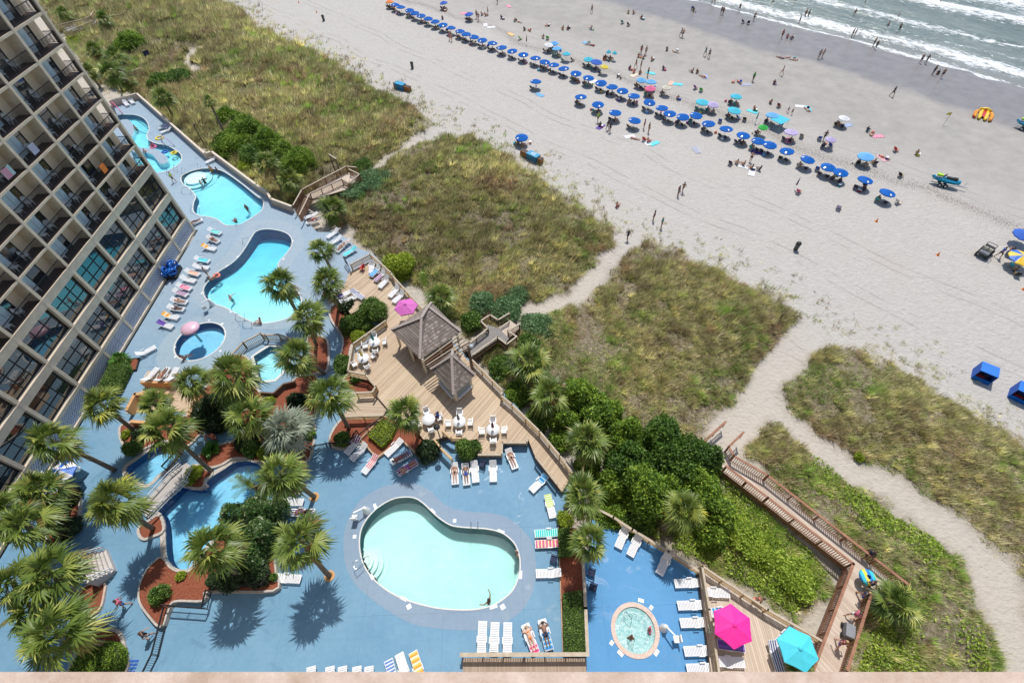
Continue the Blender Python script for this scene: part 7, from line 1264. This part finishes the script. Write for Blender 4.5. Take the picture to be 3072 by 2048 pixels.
# standing and walking people: (crop, x, y of the feet, top, bottom, label)
ST = [('B', 1520, 128, None, 'black', 'left one of a standing pair by the bright blue umbrella'), ('B', 1533, 148, 'bikini', 'black', 'right one of a standing pair by the bright blue umbrella'), ('B', 1597, 105, None, 'navy', 'standing right of the pair near the top edge'), ('B', 1335, 280, 'pink', 'pink', 'walking in pink in front of the long row'), ('B', 1348, 288, None, 'coral', 'walking beside the one in pink before the long row'), ('B', 1663, 28, 'black', 'black', 'standing near the pink towel at the top edge'), ('C', 548, 93, None, 'grey', 'walking alone near the top edge'),
 ('C', 887, 373, None, 'red', 'taller of two standing above a chair group'), ('C', 919, 380, None, 'grey', 'slimmer of two standing above a chair group'), ('C', 1161, 255, None, 'grey', 'left of two walking on damp sand'), ('C', 1173, 260, None, 'navy', 'right of two walking on damp sand'), ('C', 1326, 388, 'teal', 'teal', 'in teal standing in a pair on damp sand'), ('C', 1352, 402, 'grey', 'black', 'in grey standing in a pair on damp sand'), ('C', 1655, 562, 'green', 'black', 'in a bright green shirt standing alone'), ('C', 590, 843, 'lime', 'black', 'in a lime top behind the short second row'), ('C', 656, 895, 'navy', 'navy', 'left of the dark pair behind the second row'), ('C', 673, 910, 'black', 'navy', 'right of the dark pair behind the second row'), ('C', 907, 890, 'bikini', 'coral', 'left of a bikini pair right of the second row'), ('C', 938, 915, 'bikini', 'black', 'right of a bikini pair right of the second row'),
 ('C', 1638, 1115, None, 'black', 'broad shouldered, standing below the long row'), ('C', 1140, 1350, None, 'grey', 'striding left of a walking couple on dry sand'), ('C', 1172, 1325, 'bikini', 'black', 'striding right of a walking couple on dry sand'), ('C', 972, 1520, None, 'maroon', 'walking towards the dune path with a bag'), ('C', 1025, 1568, 'teal', 'grey', 'in teal following on the dune path'), ('G', 793, 85, 'navy', 'black', 'in navy walking up the sandy path'), ('C', 1437, 100, None, 'black', 'left of a pair at the wet sand edge'), ('C', 1450, 104, None, 'navy', 'right of a pair at the wet sand edge'), ('C', 1561, 80, None, 'grey', 'in the swash near the top edge'), ('C', 1662, 145, None, 'navy', 'bending forward on the wet sand'), ('C', 1375, 25, None, 'black', 'at the top edge, left in the swash'), ('C', 1392, 30, None, 'navy', 'at the top edge, right in the swash'), ('C', 850, 472, 'bikini', 'coral', 'standing in the crowded towel group'), ('C', 885, 478, 'bikini', 'red', 'standing right in the crowded towel group'), ('C', 933, 530, None, 'grey', 'standing at the lower side of the towel group'),
 ('D', 92, 265, 'red', 'black', 'in red on the wet sand beside two sitters'), ('D', 210, 165, None, 'black', 'standing alone in the shallow wash'), ('D', 250, 122, None, 'navy', 'left of a pair in the shallow wash'), ('D', 270, 125, None, 'black', 'right of a pair in the shallow wash'), ('D', 90, 520, None, 'cream', 'in cream walking on the damp sand'), ('D', 345, 405, None, 'grey', 'left of a blurred walking pair'), ('D', 370, 400, 'bikini', 'navy', 'right of a blurred walking pair'), ('D', 572, 258, None, 'black', 'left of a couple knee deep in foam'), ('D', 590, 258, 'bikini', 'navy', 'right of a couple knee deep in foam'), ('D', 722, 318, None, 'navy', 'further out of a pair at the foam edge'), ('D', 735, 342, None, 'teal', 'nearer of a pair at the foam edge'), ('D', 1043, 437, None, 'black', 'left of a tall pair beside the foam'), ('D', 1080, 440, None, 'navy', 'right of a tall pair beside the foam'), ('D', 1130, 515, None, 'navy', 'left of a group of three by the water'), ('D', 1188, 538, None, 'black', 'right of a group of three by the water'), ('D', 848, 665, 'navy', 'navy', 'small figure running on the damp sand'), ('D', 160, 790, None, 'black', 'adult walking with a child near the white towels'), ('D', 133, 775, None, 'red', 'child beside a walking adult'), ('D', 378, 968, None, 'black', 'reaching up to the small lavender umbrella'),
 ('H', 1575, 205, 'blue', 'black', 'in a blue shirt walking by the yellow and blue umbrella')]
sg_ = random.Random(2)
for k, x, y, top, bot, lab in ST: p = on(k, x, y); person('walk' if sg_.random() < .5 else 'stand', p, sg_.uniform(0, 6.28), 'person '+lab, top, bot, group='people standing on the beach', scale=.62 if 'child' in lab else 1.)
SW = [('D', 598, 92, 'wading beyond the first breaker'), ('D', 825, 180, 'wading left of another in grey green water'), ('D', 910, 192, 'wading right of another in grey green water'), ('D', 893, 122, 'half under in the second breaker'), ('D', 1180, 22, 'far out near the top breaker'), ('D', 672, 8, 'at the top edge of the sea'), ('D', 190, 0, 'at the top edge near the shallow wash'), ('D', 35, 12, 'in the swash at the top edge')]
for k, x, y, lab in SW: p = at(k, x, y, -1.6); p.z = -2.35; person('stand', p, sg_.uniform(0, 6), 'bather '+lab, None, 'black')
def towel(k, x, y, rz, mt, label, a=.95, b=1.9): p = on(k, x, y); r_ = random.Random(int(x)); o = MB(); n = 6; vs = []; fs = []
def towel(k, x, y, rz, mt, label, a=.9, b=1.8):
    p = on(k, x, y); vs = []; fs = []; n = 5
    for i in range(n+1):
        for j in range(n+1): X_ = p.x+(math.cos(rz)*(i/n-.5)*a-math.sin(rz)*(j/n-.5)*b); Y_ = p.y+(math.sin(rz)*(i/n-.5)*a+math.cos(rz)*(j/n-.5)*b); vs.append(((i/n-.5)*a, (j/n-.5)*b, hz(X_, Y_)-p.z+.045+.012*((i*7+j*3) % 3)))
    for i in range(n):
        for j in range(n): q = i*(n+1)+j; fs.append((q, q+n+1, q+n+2, q+1))
    o = MB().add(vs, fs).build('beach_towel', TW[mt]); o.location = p; o.rotation_euler = (0, 0, rz); tag(o, label, 'towel')
TWL = [('B', 1580, 175, 'white', 'white towel, left of two near the bright blue umbrella'), ('B', 1620, 190, 'white', 'white towel, right of two near the bright blue umbrella'), ('B', 1740, 45, 'hotpink', 'pink blanket near the top edge'), ('B', 1430, 95, 'hotpink', 'pink towel left of the bright blue umbrella'), ('B', 1755, 238, 'orange', 'orange towel beside the long row'), ('C', 840, 520, 'cream', 'cream towel in the crowded group'), ('C', 955, 505, 'turq', 'pale turquoise towel in the crowded group'), ('C', 1095, 575, 'salmon', 'salmon blanket beside a green one'), ('C', 1140, 582, 'turq', 'green blue blanket beside a salmon one'), ('C', 1330, 530, 'floral', 'patterned towel beside two dark chairs'), ('C', 1608, 585, 'navystripe', 'striped towel beside red sunbathers'), ('C', 1270, 1035, 'navystripe', 'wide striped towel alone on dry sand'), ('C', 810, 942, 'white', 'white towel behind the second row'), ('C', 925, 985, 'white', 'white towel with a red chair'), ('C', 980, 990, 'turq', 'turquoise patterned towel at the end of the line'), ('C', 190, 655, 'blue', 'blue cloth under the lone umbrella'), ('C', 610, 875, 'purple', 'violet towel behind the second row'), ('C', 1600, 1150, 'white', 'big white sheet below the row'), ('C', 1650, 1190, 'white', 'second white sheet below the row'), ('D', 225, 735, 'white', 'white blanket on damp sand'), ('D', 275, 750, 'turq', 'turquoise towel beside the white blanket'), ('D', 755, 940, 'hotpink', 'pink board shaped towel'), ('D', 785, 1090, 'redstripe', 'red striped blanket by the azure umbrella'), ('D', 545, 865, 'floral', 'patterned towel under the white umbrella'), ('C', 510, 300, 'blue', 'blue towel with sunbathers on it'), ('C', 560, 565, 'white', 'white towel between row umbrellas'), ('C', 1655, 770, 'turq', 'pale towel by the closed teal umbrella'), ('D', 140, 970, 'hotpink', 'red boogie board shaped mat'), ('C', 1690, 1050, 'purple', 'purple cloth in the shade of the row')]
for i, (k, x, y, mt, lab) in enumerate(TWL): towel(k, x, y, (i*1.7) % 3.1, mt, lab)
# sitting people and loose chairs (crop, x, y, kind, label)
SI = [('B', 1290, 75, 'pair of sitters below the umbrella near the top edge'), ('B', 1555, 108, 'sitter left of the standing one'), ('B', 1580, 112, 'sitter right of the first near the standing one'), ('B', 1690, 130, 'sitter alone in blue'), ('B', 1285, 135, 'sitter peeking above the row'), ('C', 20, 150, 'sitter by the left of the upper row'), ('C', 50, 155, 'sunbather on the upper left sand'), ('C', 85, 212, 'sitter with a blue chair'), ('C', 120, 215, 'sunbather with legs out'), ('C', 240, 175, 'sunbather on a grey towel'), ('C', 350, 205, 'left sitter of a group of two'), ('C', 385, 205, 'right sitter of a group of two'), ('C', 545, 205, 'sitter in the middle of open sand'), ('C', 215, 265, 'sitter left of a green chair'), ('C', 520, 305, 'sunbather on the blue towel'), ('C', 545, 315, 'second sunbather on the blue towel'), ('C', 800, 95, 'sitter at the damp edge, left'), ('C', 835, 98, 'sitter at the damp edge, middle'), ('C', 890, 132, 'sitter at the damp edge, right'), ('C', 1065, 350, 'sitter with a dog sized bag'), ('C', 1128, 362, 'sunbather beside the sitter with a bag'), ('C', 870, 395, 'first of the chair group above the crowd'), ('C', 905, 405, 'second of the chair group above the crowd'), ('C', 962, 420, 'sitter in red right of the chair group'), ('C', 810, 480, 'sitter left of the crowded towels'), ('C', 838, 505, 'sitter in coral at the crowded towels'), ('C', 880, 510, 'sitter in the middle of the crowded towels'), ('C', 1040, 482, 'lone sitter right of the crowd'), ('C', 1240, 500, 'left dark sitter by the patterned towel'), ('C', 1272, 505, 'right dark sitter by the patterned towel'), ('C', 1310, 530, 'sunbather on the patterned towel'), ('C', 1525, 562, 'left red sunbather'), ('C', 1565, 572, 'right red sunbather'), ('C', 1140, 685, 'sitter on a white towel behind the row'), ('C', 745, 545, 'small child behind the row'), ('C', 725, 535, 'smaller child behind the row'), ('C', 1665, 760, 'sitter in coral by the closed teal umbrella'), ('C', 850, 960, 'sunbather on the sand behind the second row'), ('C', 935, 980, 'sitter on the white towel with the red chair'), ('C', 605, 870, 'sitter on the violet towel'), ('C', 1545, 1130, 'sitter by the big white sheet'), ('C', 1590, 1140, 'second sitter by the big white sheet'), ('C', 1645, 1165, 'third sitter by the big white sheet'), ('C', 1700, 1175, 'fourth sitter by the big white sheet'), ('C', 722, 1425, 'person in a chair facing the sea alone'), ('C', 1250, 80, 'sitter at the wet edge by two chairs'),
 ('D', 130, 262, 'left sitter beside the one in red'), ('D', 160, 270, 'right sitter beside the one in red'), ('D', 80, 400, 'reclining on the damp sand'), ('D', 130, 400, 'sitting up beside the reclining one'), ('D', 172, 415, 'sitting right of the reclining group'), ('D', 40, 580, 'sitter with a dark blue chair'), ('D', 15, 715, 'sitter left of the walking adult'), ('D', 265, 755, 'sunbather on the turquoise towel'), ('D', 500, 865, 'sunbather under the white umbrella'), ('D', 680, 905, 'sitter in a blue chair on damp sand'), ('D', 712, 925, 'sunbather with a board'), ('D', 1018, 1065, 'sitter with a brown bag'), ('D', 720, 1125, 'sitter beside the azure umbrella'), ('D', 1165, 512, 'crouching between two by the water'), ('D', 800, 1090, 'sunbather on the red striped blanket'), ('H', 1660, 200, 'sitter in blue under the yellow and blue umbrella'), ('H', 1690, 300, 'sitter in the turquoise chair at the right border'), ('H', 1670, 165, 'sitter facing the sea at the right border')]
for i, (k, x, y, lab) in enumerate(SI):
    p = on(k, x, y); pose = 'prone' if 'sunbather' in lab and i % 2 else ('back' if 'sunbather' in lab or 'reclin' in lab else 'sit'); top = (None, 'bikini', 'bikini', 'navy')[i % 4] if 'red' not in lab and 'coral' not in lab else 'coral'
    person(pose, p, sg_.uniform(-1, .6) if pose == 'sit' else sg_.uniform(0, 6.28), lab if lab.startswith('person') else 'person, '+lab, top, 'coral' if 'coral' in lab else None, group='people sitting or lying on the beach', scale=.65 if 'child' in lab else 1.)
CH = [('C', 762, 162, 'teal', 'left of two empty chairs on open damp sand'), ('C', 804, 178, 'navy', 'right of two empty chairs on open damp sand'), ('C', 1265, 612, 'purple', 'left purple chair of an empty pair'), ('C', 1302, 628, 'green', 'right green chair of an empty pair'), ('C', 1594, 160, 'navy', 'left dark chair at the wet edge'), ('C', 1625, 165, 'navy', 'right dark chair at the wet edge'), ('C', 1240, 65, 'blue', 'blue chair at the wet edge'), ('C', 1432, 840, 'blue', 'light blue chair behind the row'), ('D', 75, 735, 'maroon', 'maroon chair beyond the row'), ('D', 230, 945, 'grey', 'grey chair beyond the row end'), ('D', 338, 1168, 'blue', 'small blue chair between row umbrellas'), ('D', 895, 1400, 'white', 'white framed chair at the end of the long row'), ('D', 210, 1325, 'hotpink' if 'hotpink' in CL else 'pink', 'pink chair behind the long row'), ('D', 485, 1435, 'lavender', 'lavender chair alone on dry sand'), ('D', 912, 1215, 'black', 'black chair with bags left of the jet ski'), ('D', 880, 1040, 'red', 'red chair on the damp sand'), ('D', 350, 960, 'blue', 'blue chair by the small lavender umbrella'), ('D', 430, 1010, 'blue', 'blue chair in the shade of the small lavender umbrella'), ('C', 1505, 1130, 'navy', 'navy chair left of the big white sheet'), ('D', 85, 865, 'blue', 'blue chair before the turquoise square canopy'), ('C', 912, 965, 'red', 'red chair on the white towel'), ('C', 60, 272, 'green', 'green chair by the closed dark umbrella'), ('C', 245, 270, 'green', 'green chair beside a sitter'), ('H', 1650, 185, 'blue', 'blue chair under the yellow and blue umbrella'), ('H', 1680, 270, 'turq', 'turquoise chair at the right border'), ('C', 1600, 830, 'black', 'dark chair right of the turquoise umbrella'), ('C', 1560, 820, 'blue', 'blue striped chair right of the turquoise umbrella'), ('C', 420, 420, 'navy', 'navy chair right of the small turquoise umbrella'), ('D', 730, 1130, 'navy', 'dark chair beside the azure umbrella'), ('H', 1705, 325, 'black', 'black folding chair below the turquoise one')]
for k, x, y, fb_, lab in CH: bchair(on(k, x, y), SEAR+sg_.uniform(-.6, .6), 'low chair, '+lab, fb_)
for i_, (k, x, y, lab) in enumerate(SI):
    if i_ % 3 != 1: clutter(on(k, x+(14, -13, 9)[i_ % 3], y+(6, 9, -8)[i_ % 3]), 'next to the '+lab if len(lab.split()) < 11 else 'next to a '+' '.join(lab.split()[:9]))
# bins, cones, boxes
def bin_(k, x, y, label):
    t = thing('trash_bin', label, 'trash bin', on(k, x, y)); MB().lathe((0, 0, 0), [(.26, 0), (.3, 1.)], 14).build('body', mat('dark_bin', (.05, .055, .06), .5), t); MB().lathe((0, 0, 0), [(.33, 1.), (.33, 1.08), (.2, 1.25), (0, 1.28)], 14).build('lid', M['black'], t); MB().lathe((0, 0, 0), [(.305, .75), (.305, .8)], 14).build('band', CL['grey'], t)
bin_('B', 468, 145, 'dark trash bin near the upper left of the beach'); bin_('B', 1078, 472, 'dark trash bin beyond the wood and blue boxes'); bin_('H', 188, 152, 'dark trash bin alone on the open sand')
for k, x, y, lab in (('D', 745, 1525, 'red marker cone beyond the empty lavender chair'), ('H', 1168, 188, 'red marker cone left of the buggy'), ('B', 418, 88, 'small orange cone left of the upper trash bin'), ('B', 295, 22, 'small orange cone near the top left of the beach'), ('H', 1758, 425, 'red cone at the right border')):
    t = thing('marker_cone', lab, 'cone', on(k, x, y)); MB().lathe((0, 0, 0), [(.14, 0), (.03, .5), (0, .52)], 10).build('cone', CL['orange'], t); MB().box((0, 0, .015), (.36, .36, .03)).build('base', CL['orange'], t)
def cabinet(k, a, b, label, crates, num=None):
    p, q = on(k, *a), on(k, *b); d = q-p; rz = math.atan2(d.y, d.x); c = (p+q)/2; t = thing('storage_box', label, 'storage box', c, rz)
    bl = mat('teal_blue_paint', (.01, .17, .34), .5, .12, 3); MB().box((0, 0, .5), (2.0, 1.0, 1.0)).build('body', bl, t); MB().box((0, 0, 1.03), (2.08, 1.08, .06)).build('lid', mat('bright_teal_paint', (.02, .27, .47), .5, .12, 3), t)
    if num:
        cu = bpy.data.curves.new('number', 'FONT'); cu.body = num; cu.size = .95; cu.align_x = 'CENTER'; cu.align_y = 'CENTER'; cu.extrude = .004; cu.materials.append(M['white']); o = link(bpy.data.objects.new('tmp', cu)); me_ = bpy.data.meshes.new_from_object(o.evaluated_get(bpy.context.evaluated_depsgraph_get())); bpy.data.objects.remove(o); me_.materials.clear(); me_.materials.append(M['white']); o = link(bpy.data.objects.new('number', me_)); o.parent = t; o.location = (0, 0, 1.066); 
        o.rotation_euler = (0, 0, 0)
    for x, L_, w in crates:
        m_ = M['crate']; s = thing('lounge_crate', w, 'crate', c+Vector((math.cos(rz)*x, math.sin(rz)*x, 0)), rz); mb = MB()
        for i in range(int(L_/.13)): mb.box((-L_/2+.065+i*.13, 0, .45), (.10, .75, .9))
        mb.build('slats', m_, s); MB().box((0, 0, .88), (L_-.02, .5, .06)).build('top', M['dark_metal'], s)
M['crate'] = mat('orange_brown_slats', (.30, .14, .05), .7, .2, 4)
cabinet('B', (958, 600), (1040, 625), 'blue storage box between slatted wooden crates', [(-1.25, .45, 'short slatted crate left of the upper blue box'), (1.75, 1.4, 'long slatted crate right of the upper blue box')])
cabinet('C', (98, 1080), (195, 1125), 'teal storage box with white painted numerals next to the blue umbrella', [(-1.75, 1.3, 'slatted crate left of the numbered box'), (1.45, .7, 'slatted crate right of the numbered box')], '45')
def tent(k, a, b, label, pink):
    p, q = on(k, *a), on(k, *b); d = q-p; rz = math.atan2(d.y, d.x); L_ = d.length; c = (p+q)/2+Vector((-d.y, d.x, 0)).normalized()*.7; c.z = p.z; t = thing('blue_cabana', label, 'cabana', c, rz); bl = CL['blue']; mb = MB()
    mb.prism([Vector((-L_/2, -.7, 0)), Vector((L_/2, -.7, 0)), Vector((L_/2, .7, 0)), Vector((-L_/2, .7, 0))], 1.35, 1.42).build('roof', mat('cobalt_canvas', (.012, .16, .62), .6, .06), t)
    MB().box((0, .68, .68), (L_, .04, 1.35)).build('back_panel', bl, t)
    for x in (-1, 1): MB().box((x*(L_/2-.02), 0, .68), (.04, 1.4, 1.35)).build('side_panel', bl, t)
    MB().box((0, -.69, .25), (L_, .04, .5)).build('front_panel', M['blue_fabric'], t)
    for x in (-.35, .05, .4): s = MB().lathe((0, 0, 0), [(0, 0), (.26, .05), (.24, .3), (0, .36)], 10).build('bag', CL[pink if x < .2 else 'navy']); s.location = c+Matrix.Rotation(rz, 3, 'Z')@Vector((x, -.1, .02)); tag(s, '%s bag inside the %s' % ('red' if x < .2 else 'dark', label)+(', left' if x == -.35 else ', middle' if x == .05 else ', right'), 'bag')
tent('H', (1395, 1035), (1515, 1085), 'left blue beach cabana by the grass', 'red'); tent('H', (1645, 1165), (1790, 1235), 'right blue beach cabana cut by the border', 'red')
# buggy
bg = thing('beach_buggy', 'black and beige beach buggy parked on the sand', 'buggy', on('H', 1480, 185), .6); MB().box((0, 0, .55), (1.7, 1.1, .35)).box((.55, 0, .8), (.7, 1., .3)).build('body', M['black'], bg); MB().box((-.1, .28, .85), (.5, .45, .15)).box((-.35, .28, 1.05), (.12, .45, .45)).box((-.1, -.28, .85), (.5, .45, .15)).box((-.35, -.28, 1.05), (.12, .45, .45)).build('seats', CL['cream'], bg)
rb = MB(); 
for y in (-.5, .5): rb.tube([(.5, y, .8), (.25, y, 1.6), (-.55, y, 1.6), (-.7, y, .7)], .03, 6)
rb.beam((.25, -.5, 1.6), (.25, .5, 1.6), .05, .05).beam((-.55, -.5, 1.6), (-.55, .5, 1.6), .05, .05).build('roll_bar', M['dark_metal'], bg); MB().box((-.8, 0, .75), (.4, 1., .25)).build('cargo_bed', CL['grey'], bg)
for x in (-.65, .65):
    for y in (-.58, .58): w = MB().tube([(0, -.11, 0), (0, .11, 0)], .32, 14).build('wheel', M['black_rubber'], bg); w.location = (x, y, .32); h = MB().tube([(0, -.12, 0), (0, .12, 0)], .14, 10).build('rim', M['steel'], w)
# jet skis on trailers
def jetski(k, x, y, rz, label, tl):
    p = on(k, x, y); tr = thing('boat_trailer', tl, 'trailer', p, rz); f = MB()
    for s in (-1, 1): f.beam((-1.5, s*.4, .42), (1.0, s*.4, .42), .07, .07)
    f.beam((1., .4, .42), (2.4, 0, .45), .07, .07).beam((1., -.4, .42), (2.4, 0, .45), .07, .07).beam((2.3, 0, .45), (2.9, 0, .45), .08, .08).beam((2.35, 0, .45), (2.45, 0, 1.2), .06, .06).build('frame', M['steel'], tr)
    for x_ in (-.35, .35):
        for s in (-1, 1): w = MB().tube([(0, -.09, 0), (0, .09, 0)], .27, 14).build('wheel', M['black_rubber'], tr); w.location = (x_, s*.62, .27); MB().tube([(0, -.1, 0), (0, .1, 0)], .13, 10).build('rim', M['white'], w)
    j = thing('jet_ski', label, 'jet ski', p+Vector((0, 0, .48)), rz); h = MB(); sec = [(-1.75, .30, .12), (-1.2, .52, .02), (0, .58, 0), (.9, .5, .05), (1.5, .25, .25), (1.75, .04, .45)]
    vs = []; fs = []
    for x_, hw, zb in sec: vs += [(-x_, -hw, .5), (-x_, -hw*.7, zb+.12), (-x_, 0, zb), (-x_, hw*.7, zb+.12), (-x_, hw, .5), (-x_, hw*.55, .66), (-x_, -hw*.55, .66)]
    for i in range(len(sec)-1):
        for q in range(7): fs.append((i*7+q, i*7+(q+1) % 7, (i+1)*7+(q+1) % 7, (i+1)*7+q))
    fs += [tuple(range(7)), tuple(range(len(sec)*7-1, len(sec)*7-8, -1))]; h.add(vs, fs).build('hull', mat('teal_hull', (.01, .22, .36), .25, .25, 2), j); MB().box((.6, 0, .78), (1.3, .36, .22)).box((1., 0, .9), (.5, .34, .12)).build('seat', M['black'], j); MB().beam((-.25, -.38, 1.1), (-.25, .38, 1.1), .05, .05).beam((-.6, 0, .6), (-.25, 0, 1.1), .2, .12).build('handlebar', M['dark_metal'], j); MB().box((-.95, 0, .72), (.8, .5, .16)).build('front_hatch', M['white'], j)
    pk = MB().box((-.95, .0, .92), (.7, .45, .2)); pk = pk.build('life_vests', CL['lime'], j)
p1, p2 = on('D', 1095, 1240), on('D', 1290, 1290); jetski('D', 1195, 1275, math.atan2(p2.y-p1.y, p2.x-p1.x), 'teal jet ski carried on the trailer near the row end', 'two axle steel trailer under the teal jet ski'); jetski('D', 1765, 895, -.9, 'teal jet ski cut by the right border', 'steel trailer under the jet ski at the right border')
# raft
rf = thing('inflatable_raft', 'yellow and red four tube inflatable raft lying on the sand', 'raft', on('D', 1480, 795)); yv = mat('yellow_vinyl', (.8, .52, .03), .35, .05); rv = mat('red_vinyl', (.5, .03, .03), .35, .05)
p1, p2 = on('D', 1490, 745), on('D', 1455, 830); d = (p2-p1); L_ = d.length; d.normalize(); sd = Vector((d.y, -d.x, 0))
for s in (-1.05, -.42, .42, 1.05): nr = abs(s) > .6; a = -d*(.9 if nr else 1.2)+sd*s*.85; MB().tube([a+Vector((0, 0, .3)), a+d*.9+sd*s*.25+Vector((0, 0, .25)), a+d*(2.7 if nr else 3.)+sd*s*.2+Vector((0, 0, .25)), a+d*(3.0 if nr else 3.5)+sd*s*.1+Vector((0, 0, .25))], [.18, .27, .27, .1], 12).build('tube', stripes('red_yellow_stripes', [(.55, .05, .03), (.8, .5, .05)], .14) if nr else yv, rf)
MB().tube([-d*1.1+sd*1.0*.85+Vector((0, 0, .4)), -d*1.5+Vector((0, 0, .55)), -d*1.1-sd*1.0*.85+Vector((0, 0, .4))], .22, 10).build('nose', yv, rf); MB().box((0, 0, .3), (.5, 2.6, .1), rz=math.atan2(d.y, d.x)+math.pi/2).build('floor', rv, rf)
fg = thing('beach_flag', 'yellow flag on a bent thin pole on the damp sand', 'flag', on('D', 1205, 865)); MB().tube([(0, 0, 0), (.25, .3, 1.1), (.5, .5, 1.9)], .02, 5).build('pole', M['dark_metal'], fg)
vs = []; fs = []
for i in range(5): vs += [(.5-i*.2, .5+.05*math.sin(i), 1.9-.02*i), (.42-i*.2, .42+.05*math.sin(i), 1.45+.03*i)]
for i in range(4): fs.append((2*i, 2*i+1, 2*i+3, 2*i+2))
MB().add(vs, fs).build('cloth', CL['yellow'], fg)
for i, (k, x, y, h, lab) in enumerate((('B', 1333, 980, 1.5, 'thin wooden marker post at the tip of the middle dune'), ('H', 75, 640, 1.2, 'short wooden post at the seaward dune edge'), ('A', 1715, 180, 1.5, 'wooden marker post by the far beach edge'))):
    t = solo('marker_post', MB().box(on(k, x, y)+Vector((0, 0, h/2)), (.1, .1, h)).box(on(k, x, y)+Vector((0, 0, h+.02)), (.13, .13, .04)), M['brown_wood'], lab, 'post')
lp = thing('lamp_post', 'slim dark lamp post just outside the garden wall', 'lamp post', on('A', 1430, 1035)); MB().tube([(0, 0, 0), (0, 0, 4.2)], .06, 6).build('pole', M['dark_metal'], lp); MB().box((0, .15, 4.22), (.2, .5, .1)).build('lamp_head', M['dark_metal'], lp)
bs = thing('info_board', 'dark blue board on posts standing in the far dune', 'sign', on('A', 1032, 410)); o = MB().box((0, 0, 1.2), (1.2, .06, .9)).build('panel', CL['navy'], bs); MB().box((-.5, 0, .5), (.08, .08, 1.)).build('post', M['brown_wood'], bs); MB().box((.5, 0, .5), (.08, .08, 1.)).build('post', M['brown_wood'], bs); bs.rotation_euler = (0, 0, 1.0)
